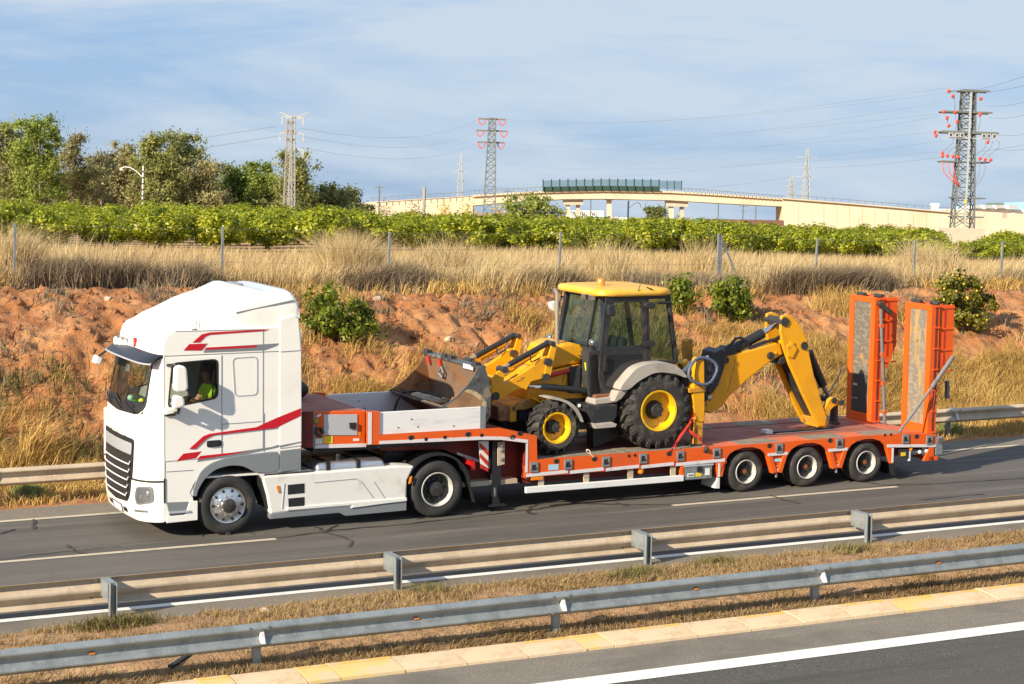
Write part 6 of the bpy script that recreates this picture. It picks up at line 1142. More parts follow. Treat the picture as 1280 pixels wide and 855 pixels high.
# wheels with lugged tyres
def dwheel(name, c, R, r, w, y_, rz, nl):
    ty = MB().lathe([(r, .05), (r + .02, .01), (r + (R - r) * .45, -.012), (R - .115, .015), (R - .075, .06), (R - .06, w * .5), (R - .075, w - .06), (R - .115, w - .015), (r, w - .05)], n=44).mesh('wheel', tyred_m, smooth=50)
    o = DG.inst('wheel', ty, (c[0], y_, c[1]), rz)
    rim = MB().lathe([(r + .015, .03), (r + .01, .0), (r - .02, .005), (r - .035, .05), (r - .05, .16), (r * .55, .20), (r * .42, .20), (0, .20)], n=36).mesh('rim', yelrim, smooth=35); DG.inst('rim', rim, (0, 0, 0), parent=o)
    hb = MB().lathe([(r * .48, .20), (r * .46, .15), (r * .34, .10), (r * .30, .06), (0, .055)], n=20).mesh('hub', hub_m, smooth=40); DG.inst('hub', hb, (0, 0, 0), parent=o)
    DG.inst('wheel_nuts', ring_of(MB(), (0, 0), r * .40, .018, 8, .10, .2, 6).mesh('wheel_nuts', hub_m), (0, 0, 0), parent=o, kind='stuff')
    k = 2 * PI / nl; lg = MB(); hw = R * .085
    def lugpt(a, rad, y__): return (rad * math.cos(a), y__, rad * math.sin(a))
    da = .30
    sec = [(.0, -.004, R - .10), (.0, .035, R - .02), (da * .6, w * .36, R), (da, w * .56, R)]
    vs = []
    for a, yy, rad in sec:
        for s_ in (-1, 1):
            vs += [lugpt(a + s_ * hw / R * .62, rad, yy), lugpt(a + s_ * hw / R, rad - .10, yy)]
    fs = []
    for i in range(3): b = 4 * i; fs += [(b, b + 2, b + 6, b + 4), (b, b + 4, b + 5, b + 1), (b + 2, b + 3, b + 7, b + 6)]
    fs += [(0, 1, 3, 2), (12, 14, 15, 13)]
    lm = lg.add(vs, fs).mesh('tread_lug', tyred_m); lm2 = MB().add([(x_, w - yy, z_) for x_, yy, z_ in vs], fs).mesh('tread_lug', tyred_m)
    for i in range(nl):
        DG.inst('tread_lug', lm, (0, 0, 0), parent=o, rot=(0, -k * i, 0)); DG.inst('tread_lug', lm2, (0, 0, 0), parent=o, rot=(0, -k * (i + .5), 0))
fc_ = S(696.5, 538.5, .22); rc_ = S(823.5, 517.5, .16)
dwheel('front', (fc_[0], .915 + .50), .51, .275, .36, .22, 0, 16); dwheel('front', (fc_[0], .915 + .50), .51, .275, .36, 2.38, PI, 16)
dwheel('rear', (rc_[0], .915 + .715), .725, .37, .46, .15, 0, 20); dwheel('rear', (rc_[0], .915 + .715), .725, .37, .46, 2.45, PI, 20)
# backhoe: frame, stabilisers, boom, dipper
YS = .18
nst = pz('stabiliser_leg', [(869, 472), (872, 449), (875, 447), (880.5, 447.5), (881, 524), (879, 528), (869, 526), (867, 505), (866, 492)], YS, YS + .20, yellow, .012); pz('stabiliser_foot', [(868, 525), (879, 527), (878, 556), (869, 556)], YS + .02, YS + .16, yellowd, .01, parent=nst); DG.part('foot_pad', MB().box(S(865, 555, YS)[0], S(884, 555, YS)[0], YS, YS + .22, .915, .95), hub_m, parent=nst)
pz('leg_collar', [(862, 486), (882, 484), (882, 489), (862, 491)], YS - .02, YS + .22, yellowd, parent=nst)
fst = pz('stabiliser_leg', [(865, 428), (868, 425), (873, 425.5), (873, 440), (872, 470), (866, 470)], 2.1, 2.3, yellowd, .01, yref=1.9); pz('stabiliser_foot', [(866, 470), (872, 470), (872, 545), (866, 545)], 2.1, 2.3, yellowd, parent=fst, yref=1.9)
pz('rear_frame', [(852, 470), (866, 464), (884, 466), (884, 500), (880, 530), (860, 530), (850, 515)], .60, 2.0, cabdk, .02); pz('frame_rail', [(846, 500), (884, 503), (884, 514), (846, 512)], .4, 2.2, yellowd, .01)
pz('kingpost', [(893, 440), (900, 436), (906, 437), (904, 460), (896, 482), (887, 492), (882, 490), (890, 470)], 1.05, 1.55, cabdk, .02, yref=1.1)
YB0 = 1.12; YB1 = 1.42
boom = [(906.3, 442), (921, 442), (945, 436), (970, 428.7), (976, 430), (979, 443), (962, 453), (934, 475.5), (911.8, 496), (904, 507), (896.8, 513), (888, 517.5), (881.5, 514), (881, 502), (886, 495), (893, 488.6), (900, 472), (904, 458.6)]
bm_ = pz('boom', boom, YB0, YB1, yellow, .025); 
for a, b, r_ in (((906, 450), (906, 450), .07), ((962.5, 444.5), (962.5, 444.5), .075)): x_, z_ = S(*a, YB0); DG.part('pivot_pin', MB().cyl((x_, z_), r_, YB0 - .05, YB1 + .05, 14), hub_m)
pz('boom_seam', [(921, 442), (922, 442), (910, 490), (909, 490)], YB0 - .004, YB0, yellowd); pz('boom_bracket', [(966, 442), (971, 440), (971, 443), (966, 446)], YB0 - .03, YB0, yellow, .006)
YM = (YB0 + YB1) / 2
tb_('boom_ram', [(914, 438, YM), (953, 416.5, YM)], .10, black, n=12); tb_('ram_rod', [(953, 416.5, YM), (974, 403, YM)], .055, chrome, n=10); pz('ram_mount', [(903, 440), (912, 433), (920, 434), (922, 442), (906, 446)], YM - .16, YM + .16, cabdk, .01)
tb_('hydraulic_hose', [(904, 438, YM - .1), (914, 430, YM - .12), (920, 423, YM - .12), (926, 422, YM - .12), (933, 427, YM - .1), (936, 433, YM - .1)], .03, black, n=6); tb_('hydraulic_hose', [(936, 435, YM - .1), (955, 428, YM - .1), (970, 424, YM - .1), (976, 420, YM - .1)], .035, black, n=6); tb_('hydraulic_hose', [(912, 441, YM + .1), (922, 428, YM + .1), (932, 424, YM + .1)], .03, black, n=6)
stick = [(977.3, 395), (984, 393), (990, 395), (997, 402), (1004, 414), (1009, 425), (1012.5, 445), (1018, 470), (1027.8, 503.5), (1034, 522), (1032, 533), (1023, 533.5), (1018, 524), (1004, 494), (986.6, 455), (979.5, 434), (976, 414)]
st_ = pz('dipper_arm', stick, .98, 1.06, yellow, .018, yref=.98)
pz('dipper_arm', [(u, v) for u, v in stick], 1.48, 1.56, yellow, .018, yref=.98); 
DG.part('dipper_web', MB().prism(Q(.98, [(990, 448), (1012, 448), (1030, 505), (1030, 526), (1024, 524), (1008, 494)]), 1.062, 1.478), cabdk, bevel=.01)
pz('dipper_pad', [(982, 432), (990, 428), (996, 436), (990, 448), (984, 446)], .95, .98, yellow, .02, yref=.98)
for u, v, r_ in ((981.5, 402.5, .09), (1005.8, 432.2, .08), (990, 430, .05)): x_, z_ = S(u, v, .96); DG.part('pivot_pin', MB().cyl((x_, z_), r_, .955, 1.585, 14), hub_m if r_ > .06 else yellow)
tb_('dipper_ram', [(1011, 440, 1.25), (1015.5, 452, 1.27), (1028.7, 482, 1.27)], .09, black, n=12); tb_('ram_rod', [(1028.7, 482, 1.27), (1035.5, 495, 1.27)], .045, steel, n=8)
pz('boom_stop', [(976, 448), (984, 444), (985, 452), (978, 456), (973, 455)], 1.08, 1.46, cabdk, .01)
tl = pz('tipping_link', [(1029, 520), (1031, 510), (1036, 500), (1041, 496.5), (1049, 498.5), (1053, 502), (1050, 506.5), (1043, 508), (1037, 514), (1032, 522)], 1.0, 1.1, yellow, .012); pz('tipping_link', [(1029, 520), (1031, 510), (1036, 500), (1041, 496.5), (1049, 498.5), (1053, 502), (1050, 506.5), (1043, 508), (1037, 514), (1032, 522)], 1.44, 1.54, yellow, .012)
for u, v in ((1042, 500.5), (1051.5, 503)): x_, z_ = S(u, v, 1.0); DG.part('pivot_pin', MB().cyl((x_, z_), .06, .96, 1.58, 12), hub_m, parent=tl)
pz('bucket_link', [(1043.5, 505), (1048, 505), (1047.5, 527), (1051, 529), (1049, 532), (1040.5, 531), (1042, 527)], 1.2, 1.34, cabdk, .01); pz('dipper_foot', [(1020, 523), (1033, 519), (1036, 528), (1033, 535), (1022, 534.5)], 1.0, 1.54, yellowd, .015)
tb_('grab_lever', [(1035, 493, 1.3), (1047, 473, 1.35), (1055, 458, 1.4)], .016, steel, n=6)
# hose loop round the near stabiliser
HL = MB(); pts = []
for k in range(19):
    a = 2 * PI * k / 18; u = 878.5 + 17.5 * math.cos(a) + (1.5 * math.sin(3 * a)); v = 464 - 17 * math.sin(a); pts.append(P3(u, v, YS - .06 + .05 * math.sin(a)))
DG.part('hose_loop', MB().tube(pts, .030, 8, cap=False), hose_m, smooth=True); tb_('hose_end', [(866, 452, .5), (857, 463, .3), (852, 466, .3)], .045, hose_m); tb_('hose_end', [(884, 446, .2), (888, 458, .6), (890, 480, .9)], .03, hose_m)
DG.part('work_light', MB().ball(P3(886.2, 497.5, .5), .055, 10), lens); pz('yellow_guard', [(853, 455), (859, 449), (862, 452), (860, 470), (855, 470)], .7, .9, yellow, .01)
# ------------------------------------------------------------------ foliage
def leaf_arrays(centers, normals, size, aspect=.6):
    n = len(centers); d = normals + rng.normal(0, .55, (n, 3)); d /= np.linalg.norm(d, axis=1)[:, None] + 1e-9
    a = np.cross(d, rng.normal(0, 1, (n, 3))); a /= np.linalg.norm(a, axis=1)[:, None] + 1e-9; b = np.cross(d, a)
    s = (size * rng.uniform(.6, 1.35, n))[:, None]
    V = np.stack([centers - a * s, centers + b * s * aspect + d * s * .15, centers + a * s, centers - b * s * aspect + d * s * .15], 1).reshape(-1, 3)
    F = (np.arange(n) * 4)[:, None] + np.array([0, 1, 2, 3]); return V, F
def crown_pts(n, rx, ry, rz, nclump, cr, flat_bottom=.0, shell=.55):
    c = rng.normal(0, 1, (nclump, 3)); c /= np.linalg.norm(c, axis=1)[:, None]; c *= rng.uniform(shell, 1, nclump)[:, None] ** .6
    c[:, 2] = np.where(c[:, 2] < 0, c[:, 2] * (1 - flat_bottom), c[:, 2]); k = rng.integers(0, nclump, n)
    o = rng.normal(0, 1, (n, 3)); o /= np.linalg.norm(o, axis=1)[:, None]; o *= (rng.uniform(0, 1, n) ** .4)[:, None] * cr * rng.uniform(.6, 1.3, nclump)[k][:, None]
    P = c[k] * np.array([rx, ry, rz]) + o; nrm = o / cr + c[k] * .6 + np.array([0, 0, .35]); return P, nrm, k
def crown_mesh(name, m, n, rx, ry, rz, nclump, cr, size, **kw):
    P, N_, k = crown_pts(n, rx, ry, rz, nclump, cr, **kw); V, F = leaf_arrays(P, N_, size)
    ct = rng.uniform(-.22, .22, nclump)[k]; t = np.clip(.45 + ct + rng.normal(0, .22, n), 0, 1)
    return np_mesh(name, V, F, m, tint=np.repeat(t, 4))
def trunk_mesh(name, segs, m=bark):
    mb = MB()
    for pts, r in segs: mb.tube(pts, r, 6)
    return mb.mesh(name, m, smooth=True)
def PW(x, y): return 3.42 + .28 * float(sm((np.array(x) - 18) / 10))
class GT:                                   # a plumb-upright thing of the landscape
    def __init__(s, name, label, cat, loc, group=None, rotz=0, scale=(1, 1, 1)):
        s.o = bpy.data.objects.new(name, None); COL.objects.link(s.o); s.o.location = loc; s.o.rotation_euler = (0, 0, rotz); s.o.scale = scale; s.o.empty_display_size = .2; tag(s.o, label, cat, group); s.loc = Vector(loc)
    def part(s, name, me, kind=None, parent=None, loc=None, bevel=0):
        o = bpy.data.objects.new(name, me); COL.objects.link(o); o.parent = parent or s.o; tag(o, kind=kind)
        if loc: o.location = loc
        return o
# citrus grove in rows
variants = []
for i in range(6):
    cm = crown_mesh('crown', grove, 3000, 1.22, 1.22, .82, 50, .36, .085, flat_bottom=.0, shell=.5)
    kn = rng.integers(3, 6); segs = [([(0, 0, -.1), (.03, .02, .35), (0, 0, .9)], [.09, .07, .04])]
    for q in range(kn):
        a = rng.uniform(0, 6.28); segs.append(([(0.02, .01, .4), (.35 * math.cos(a), .35 * math.sin(a), .75), (.8 * math.cos(a), .8 * math.sin(a), 1.15)], [.05, .035, .015]))
    variants.append((cm, trunk_mesh('trunk', segs)))
gi = 0
for r_i, yR in enumerate((50.5, 55.0, 59.5, 64.2, 69.0, 74.0, 79.5)):
    x = -12.0 + (r_i % 2) * 1.3 + .12 * r_i
    while x < 96 + r_i * 2:
        px, py = x + rng.uniform(-.25, .25), yR + rng.uniform(-.3, .3); w = RW((px, py, 0)); x += 2.35 + rng.uniform(-.1, .15)
        p = Vector((px, py, float(plateau(px, py)))) - CAMR; u = 640 + FOC * p.dot(RT) / p.dot(FW)
        if u < (-260 if r_i < 3 else -60) or u > (1420 if r_i < 3 else 1330): continue
        if r_i < 2 and (206 < u < 240 or 342 < u < 352): continue
        if 1170 < u < 1236 and p.dot(FW) < 147: continue
        cm, tm = variants[gi % 6]; gi += 1; s_ = rng.uniform(.86, 1.12)
        t = GT('orange_tree', 'leafy orange tree in the front row of the grove, at the dry grass' if r_i == 0 else ('orange tree in the second row of the grove, its top showing over the front row' if r_i == 1 else 'orange tree deep in the grove, only its top showing behind the front rows'), 'orange tree', (w.x, w.y, PW(px, py) - .20 * float(sm(np.array((px - 18) / 16)))), 'orange trees in the grove rows', rng.uniform(0, 6.28), (s_, s_, s_ * rng.uniform(.74, .90)))
        t.part('crown', cm, loc=(0, 0, 1.12)); t.part('trunk', tm)
for (lbt, (u, v, d, s_)) in zip(('leftmost', 'second from left', 'third from left', 'rightmost'), ((1168, 318, 100, .85), (1190, 320, 99, .75), (1215, 320, 100, .8), (1240, 318, 101, .85))):
    w = far(u, v, d); t = GT('orange_tree', lbt + ' of the four low orange trees before the concrete pylon base', 'orange tree', (w.x, w.y, PW(w.x, w.y) - .15), 'orange trees before the pylon base', rng.uniform(0, 6), (s_, s_, s_ * .8)); t.part('crown', variants[gi % 6][0], loc=(0, 0, 1.1)); t.part('trunk', variants[gi % 6][1]); gi += 1
# bushes on the bank
def bush(u, v, label, rx, ry, rz, m, n, skew=0, fruits=0, h=None):
    p = on_ground(u, v); w = RW(p); t = GT('bush', label, 'bush', w)
    P, N_, k = crown_pts(n, rx * 1.05, ry, rz * 1.05, 44, .22, shell=.25); fz = rng.uniform(.86, 1.16, 44)[k]; P *= fz[:, None]; P[:, 0] += P[:, 2] * skew; V, F = leaf_arrays(P, N_, .055)
    tt = np.clip(.45 + rng.uniform(-.2, .2, 44)[k] + rng.normal(0, .22, n), 0, 1); t.part('crown', np_mesh('crown', V, F, m, tint=np.repeat(tt, 4)), loc=(0, 0, rz * .95))
    t.part('trunk', trunk_mesh('trunk', [([(0, 0, -.2), (0, 0, rz * .9)], [.05, .03]), ([(0, 0, .1), (rx * .5, 0, rz)], [.03, .015]), ([(0, 0, .1), (-rx * .5, .1, rz * 1.1)], [.03, .015])]))
    if fruits:
        P = P[rng.integers(0, n, fruits)] * 1.03 + np.array([0, -.02, 0]); fm_ = MB()
        for q in P: fm_.ball(tuple(q), .032, 6)
        t.part('fruit', fm_.mesh('fruit', fruit, smooth=True), kind='stuff', loc=(0, 0, rz * .95))
bush(424, 428, 'bright green citrus bush on the bank just behind the white cab', .78, .55, .62, bushm, 3400, skew=-.45)
bush(851, 390, 'small green bush on the bank directly behind the digger cab roof', .32, .35, .45, bushm, 1500)
bush(913, 400, 'round green bush on the bank above the yellow boom', .52, .5, .55, bushm, 2600)
bush(1203, 418, 'bush full of small yellow oranges on the bank behind the near ramp', .84, .62, .86, lemonm, 4600, fruits=120)
# tall trees at the left
treef = mat('pale_tree_leaf', (0.2, 0.25, 0.05), 0.6, attr=[(0.16, 0.20, 0.05), (0.27, 0.33, 0.07), (0.36, 0.42, 0.09), (0.48, 0.50, 0.15)], sss=0.5)
def tall_tree(u, vtop, wpx, dist, m, label, seed, dens_=1.0, gap=.5, base=None):
    global rng
    rng = np.random.default_rng(seed); w = far(u, 250, dist); z0 = 3.3; top = far(u, vtop, dist).z; H = top - z0; R = wpx * dist / FOC / 2
    t = GT('tree', label, 'tree', (w.x, w.y, z0)); segs = [([(0, 0, -.2), (rng.normal(0, .15), 0, H * .35), (rng.normal(0, .3), 0, H * .85)], [.20, .15, .04])]; cl = []
    for k in range(20):
        a = rng.uniform(0, 6.28); h0 = H * rng.uniform(.12, .6); h1 = min(H * .97, h0 + H * rng.uniform(.15, .5)); rr = R * rng.uniform(.3, .95) * (1 - .45 * max(0, (h1 / H - .6) / .4)); e = (rr * math.cos(a), rr * math.sin(a), h1)
        segs.append(([(0, 0, h0), (e[0] * .5, e[1] * .5, h0 + (h1 - h0) * .6), e], [.075, .05, .015])); cl.append(e)
        cl.append((e[0] * .6 + rng.normal(0, .4), e[1] * .6 + rng.normal(0, .4), h1 * .9 + rng.normal(0, .4)))
        for q in range(2): f = (e[0] + rng.normal(0, R * .25), e[1] + rng.normal(0, R * .25), min(H, h1 + rng.normal(.2, .6))); segs.append(([e, f], [.02, .01])); cl.append(f)
    for k in range(26): a = rng.uniform(0, 6.28); cl.append((R * .8 * math.cos(a) * rng.uniform(.2, 1), R * .8 * math.sin(a), H * rng.uniform(.10, .55)))
    cl.append((0, 0, H * .95)); cl = np.array(cl); n = int(15000 * dens_); k = rng.integers(0, len(cl), n); o = rng.normal(0, 1, (n, 3)); o /= np.linalg.norm(o, axis=1)[:, None]
    o *= np.abs(rng.normal(0, .62, n))[:, None] * (rng.uniform(.5, 1.0, len(cl))[k] * max(.7, R * .46))[:, None]; o[:, 2] *= .8; V, F = leaf_arrays(cl[k] + o, o + np.array([0, 0, .4]), .125)
    tt = np.clip(.45 + rng.uniform(-.3, .3, len(cl))[k] + rng.normal(0, .2, n), 0, 1)
    t.part('crown', np_mesh('crown', V, F, m, tint=np.repeat(tt, 4))); t.part('trunk', trunk_mesh('trunk', segs, mat('pale_bark_%d' % seed, (.24, .20, .16), .9)))
for a in ((8, 158, 62, 185, treem, 'olive tree at the far left edge of the tree line', 1, .9), (50, 150, 76, 175, treeg, 'tallest fresh green tree in the tree line at the left', 2, 1.1), (92, 172, 58, 182, treeb, 'brownish bare-limbed tree right of the tallest green tree', 3, .55),
          (128, 196, 52, 195, treeb, 'lower grey-brown tree in the dip of the tree line', 4, .7), (160, 180, 66, 180, treeb, 'brownish tree behind the curved white lamp post', 5, .9), (196, 174, 60, 176, treem, 'olive green tree just right of the curved lamp post', 6, 1.1), (228, 170, 62, 184, treem, 'tallest olive tree midway along the tree line', 7, 1.0),
          (262, 206, 60, 178, treeb, 'grey-brown tree below the shoulder of the tree line', 8, .8), (296, 212, 52, 190, treeg, 'green tree left of the pale lattice pylon', 9, 1.0), (330, 206, 46, 184, treeg, 'bushy yellow-green tree close to the pale pylon', 10, 1.0), (362, 190, 62, 172, treem, 'airy tree with gaps directly behind the pale lattice pylon', 11, .5),
          (402, 234, 66, 176, treed, 'low dark tree right of the pale lattice pylon', 12, 1.2), (438, 241, 44, 190, treed, 'smallest dark tree at the right end of the tree line', 13, .9), (668, 248, 58, 150, treef, 'pale green feathery tree below the overpass deck', 14, .55), (820, 262, 30, 260, treed, 'small dark tree seen beneath the overpass between its piers', 15, .7),
          (30, 200, 90, 200, treed, 'dark tree filling the back of the tree line at the left', 16, 1.4), (110, 215, 90, 205, treem, 'low olive tree at the back between the brownish trees', 17, 1.3), (180, 205, 90, 205, treed, 'dark tree at the back behind the curved lamp post', 18, 1.4), (250, 222, 90, 205, treed, 'dark low tree at the back of the shoulder of trees', 19, 1.4), (315, 225, 80, 205, treem, 'low olive tree at the back left of the pylon', 20, 1.3), (372, 232, 70, 205, treed, 'dark low tree at the back behind the pylon foot', 21, 1.2)):
    tall_tree(*a)
rng = np.random.default_rng(77)
for u, v, l in ((556, 258, 'left yellow flowering shrub standing above the grove'), (584, 259, 'taller yellow flowering shrub above the grove left of the red pylon'), (625, 262, 'small yellow flowering shrub right of the red pylon foot'), (480, 262, 'thin pale shrub above the grove near the overpass end'), (520, 262, 'pale shrub before the left end of the overpass')):
    w = far(u, 270, 118); t = GT('flowering_shrub', l, 'shrub', (w.x, w.y, PW(w.x, w.y) + 1.2)); H = far(u, v, 118).z - PW(w.x, w.y) - 1.2
    P = rng.normal(0, 1, (260, 3)) * np.array([.25, .25, .3]) + np.array([0, 0, H * .75]); V, F = leaf_arrays(P, P * 0 + np.array([0, 0, 1]), .06)
    t.part('crown', np_mesh('crown', V, F, mat('yellow_blossom_%d' % u, (.62, .42, .02) if u > 550 else (.22, .20, .09), .6))); t.part('stem', trunk_mesh('stem', [([(0, 0, -1.3), (0, 0, H * .8)], [.03, .02])]))

# ------------------------------------------------------------------ fence on top of the bank
FN = Thing('wire_fence', 'wire fence of thin galvanised posts along the top of the earth bank', 'fence', (10, 15, 2.5)); YFN = 15.0
fp = [(17.5, 279, 352), (276.5, 284, 357), (484.5, 290, 360), (698, 290, 356), (1018, 298, 363), (1140.5, 300, 358), (1250, 302, 356)]
pts_ = []
for u, vt, vb in fp:
    xb, zb = S(u, vb, YFN); xt, zt_ = S(u, vt, YFN); h = zt_ - zb; zg = float(ground(xb, YFN)); up = Vector((G.x, G.y, G.z)) * 0 + Vector((0.0344, 0.0303, 1)) 
    b = Vector((xb, YFN, min(zg, zb) - .2)); e = Vector((xb, YFN, zb)) + Vector((.03, .0, 1)) * h; FN.part('post', MB().bar(b, e, .05, .05), galv); pts_.append(e)
xb, zb = S(896, 345, YFN); e = Vector((xb + .03, YFN, S(896, 292, YFN)[1])); pb_ = Vector((xb, YFN, zb - .5))
FN.part('post', MB().bar(pb_, e, .05, .05), galv); FN.part('post', MB().bar(pb_ + Vector((.10, 0, 0)), e + Vector((.09, 0, -.04)), .05, .05), galv)
FN.part('ladder_rung', MB().bar(pb_.lerp(e, .3) + Vector((.03, 0, 0)), pb_.lerp(e, .3) + Vector((.07, 0, 0)), .03), galv)
for k in range(7): FN.part('ladder_rung', MB().bar(pb_.lerp(e, .35 + k * .085) + Vector((.028, 0, 0)), pb_.lerp(e, .35 + k * .085) + Vector((.072, 0, 0)), .03), galv)
FN.part('brace', MB().bar(e + Vector((.12, 0, -.2)), (S(922, 347, YFN)[0], YFN, S(922, 347, YFN)[1]), .04), galv)
pts_.insert(4, e); P0 = pts_[0] + (pts_[0] - pts_[1]); P1 = pts_[-1] + (pts_[-1] - pts_[-3])
for dz in (.05, .45, .85): FN.part('strand', MB().tube([tuple(q - Vector((0, 0, dz))) for q in [P0] + pts_ + [P1]], .0025, 4), steel)

# ------------------------------------------------------------------ overpass
FH = Vector((math.sin(YAW), math.cos(YAW), 0)); 
def slab(poly, dist, depth, d2=None):
    """px outline set up at its distance and given a real thickness away from the viewer"""
    A = [far(u, v, dist) for u, v in poly]; B_ = [a + FH * depth for a in A]; n = len(A)
    return MB().add([tuple(p) for p in A + B_], [tuple(range(n)), tuple(range(2 * n - 1, n - 1, -1))] + [(i, i + n, (i + 1) % n + n, (i + 1) % n) for i in range(n)])
DO = 400
OV = GT('overpass', 'cream concrete overpass with a dark green screen rising over the railway', 'bridge', (0, 0, 0))
def op(name, poly, depth, m, dist=DO, parent=None): return OV.part(name, slab(poly, dist, depth).mesh(name, m), parent=parent)
decktop = [(591, 246), (640, 243), (679, 241), (754, 239.5), (836, 241), (900, 244.5), (979, 250)]; deckbot = [(979, 258), (900, 254), (836, 250.2), (754, 248.5), (703, 249), (640, 252.5), (591, 257)]
dk = op('deck', decktop + deckbot, 9, conc)
op('parapet', [(591, 243.6), (640, 240.7), (679, 238.8), (754, 237.4), (836, 238.8), (900, 242.3), (979, 247.8), (979, 250), (900, 244.5), (836, 241), (754, 239.5), (679, 241), (640, 243), (591, 246)], .6, conc, DO - .6)
op('deck_beam', [(591, 255.4), (640, 251), (703, 247.5), (754, 247), (836, 248.7), (900, 252.5), (979, 256.5), (979, 259), (900, 255), (836, 251), (754, 249.5), (703, 250), (640, 253.5), (591, 258)], .8, concd, DO + 1.5)
op('abutment_wall', [(440, 255.5), (462, 252.5), (591, 244.5), (591, 300), (440, 300)], 10, conc, DO + .5); 
rw = op('retaining_wall', [(978, 248.5), (1060, 255), (1120, 260), (1189, 266), (1189, 300), (978, 300)], 10, conc, DO - .5)
for k in range(13): u = 990 + k * 16; op('wall_panel', [(u - 7.86, 251.5 + (u - 985) * .083), (u + 7.86, 252.8 + (u - 985) * .083), (u + 7.86, 296), (u - 7.86, 296)], .3, conc, DO - .75, parent=rw)
op('wall_coping', [(978, 247), (1060, 253.4), (1120, 258.5), (1189, 264.5), (1189, 266), (1120, 260), (1060, 255), (978, 248.6)], .8, concd, DO - 1.2)
op('approach_wall', [(1189, 267), (1290, 276), (1290, 300), (1189, 300)], 8, conc, DO - 2); op('approach_wall', [(1189, 262), (1290, 268), (1290, 277), (1189, 268)], 8, conc, DO + 9)
for cap, cols in (([(704, 248.6), (729, 248.4), (729, 256), (704, 256)], ((708, 712.5), (720, 725))), ([(756.5, 248), (767, 248), (767, 250), (756.5, 250)], ((758.5, 764.5),)), ([(832.5, 250), (860, 251), (860, 258.5), (832.5, 258)], ((836, 842), (850, 855)))):
    p = op('pier_cap', cap, 3, concd, DO + 1.0)
    for i, (a, b) in enumerate(cols): op('pier_column', [(a, cap[3][1]), (b, cap[3][1]), (b, 290), (a, 290)], 1.2, conc if i == 0 else concd, DO + 1.6 + i * .4, parent=p)
sc_ = op('noise_screen', [(679, 233.5), (754, 232.3), (824, 233), (824, 239.3), (754, 238), (679, 239.4)], .25, screen, DO - .9)
op('screen_pane', [(679, 225.6), (754, 224.2), (824, 224.8), (824, 233), (754, 232.3), (679, 233.5)], .05, screeng, DO - .8, parent=sc_)
for k in range(15): u = 679 + k * 10.36; v = 225 - 1.3 * (1 - ((u - 754) / 75) ** 2); op('screen_post', [(u - .8, v - .6), (u + .8, v - .6), (u + .8, 237.6 + abs(u - 754) * .015), (u - .8, 237.6 + abs(u - 754) * .015)], .3, screen, DO - 1.2, parent=sc_)
op('screen_pane', [(825, 225.8), (852, 226.5), (852, 237), (825, 236)], .05, screeng, DO - .4); 
for u in (834, 843, 852): op('screen_post', [(u - .5, 225.5), (u + .5, 225.5), (u + .5, 238), (u - .5, 238)], .2, screen, DO - .7)
def rail(us, topf, n, nm='railing'):
    r = op(nm, [(us[0], topf(us[0])), (us[1], topf(us[1])), (us[1], topf(us[1]) + .6), (us[0], topf(us[0]) + .6)], .1, pyl, DO - 1.0)
    for k in range(n): u = us[0] + (us[1] - us[0]) * (k + .5) / n; op('railing_post', [(u - .25, topf(u)), (u + .25, topf(u)), (u + .25, topf(u) + 5), (u - .25, topf(u) + 5)], .1, pyl, DO - 1.1, parent=r)
rail((853, 980), lambda u: 234.8 + (u - 853) * .077, 26); rail((591, 678), lambda u: 238.0 - (u - 591) * .052, 16); rail((985, 1189), lambda u: 243 + (u - 985) * .083, 20); rail((462, 590), lambda u: 247.5 - (u - 462) * .065, 16)
# white building with the sign, dark roofs, sheds at the right
BW = GT('warehouse', 'white flat warehouse with black lettering seen beneath the overpass', 'warehouse', (0, 0, 0))
BW.part('wall', slab([(711, 263), (754.5, 263.5), (754.5, 292), (711, 292)], 520, 30).mesh('wall', whbld)); BW.part('low_wall', slab([(754.5, 270.5), (784, 272), (784, 292), (754.5, 292)], 521, 25).mesh('low_wall', whbld)); BW.part('sign_band', slab([(730, 270.5), (754, 271), (754, 272.2), (730, 271.8)], 519.7, .2).mesh('sign_band', mat('green_sign_band', (.10, .30, .08), .6)))
def letters(txt, size, m):
    cu = bpy.data.curves.new('sign_text', 'FONT'); cu.body = txt; cu.size = size; cu.extrude = .05; cu.space_character = 1.15; o = bpy.data.objects.new('sign_text', cu); COL.objects.link(o); bpy.context.view_layer.update()
    me = bpy.data.meshes.new_from_object(o.evaluated_get(bpy.context.evaluated_depsgraph_get())); bpy.data.objects.remove(o); me.materials.clear(); me.materials.append(m); return me
p0_ = far(713, 269.2, 519.5); p1_ = far(743.5, 269.8, 519.5); ux = (p1_ - p0_).normalized(); wd = (p1_ - p0_).length
lpos = 0
for ch_, ww in zip('MERLIN', (1.25, .95, 1.0, .9, .45, 1.1)):
    me = letters(ch_, 1.75, black); o = BW.part('sign_letter', me); q = p0_ + ux * (wd * lpos / 5.65); lpos += ww
    o.matrix_local = Matrix.Translation(q) @ Matrix((ux, Vector((0, 0, 1)), ux.cross(Vector((0, 0, 1))))).transposed().to_4x4()
RS = GT('freight_shed', 'long low shed with a brown and green roof right of the overpass piers', 'shed', (0, 0, 0)); RS.part('roof', slab([(880, 273.5), (980, 275.5), (980, 290), (880, 290)], 330, 6).mesh('roof', brick)); RS.part('tarpaulin', slab([(866, 274.5), (880, 273), (881, 290), (866, 290)], 329, 5).mesh('tarpaulin', tarp))
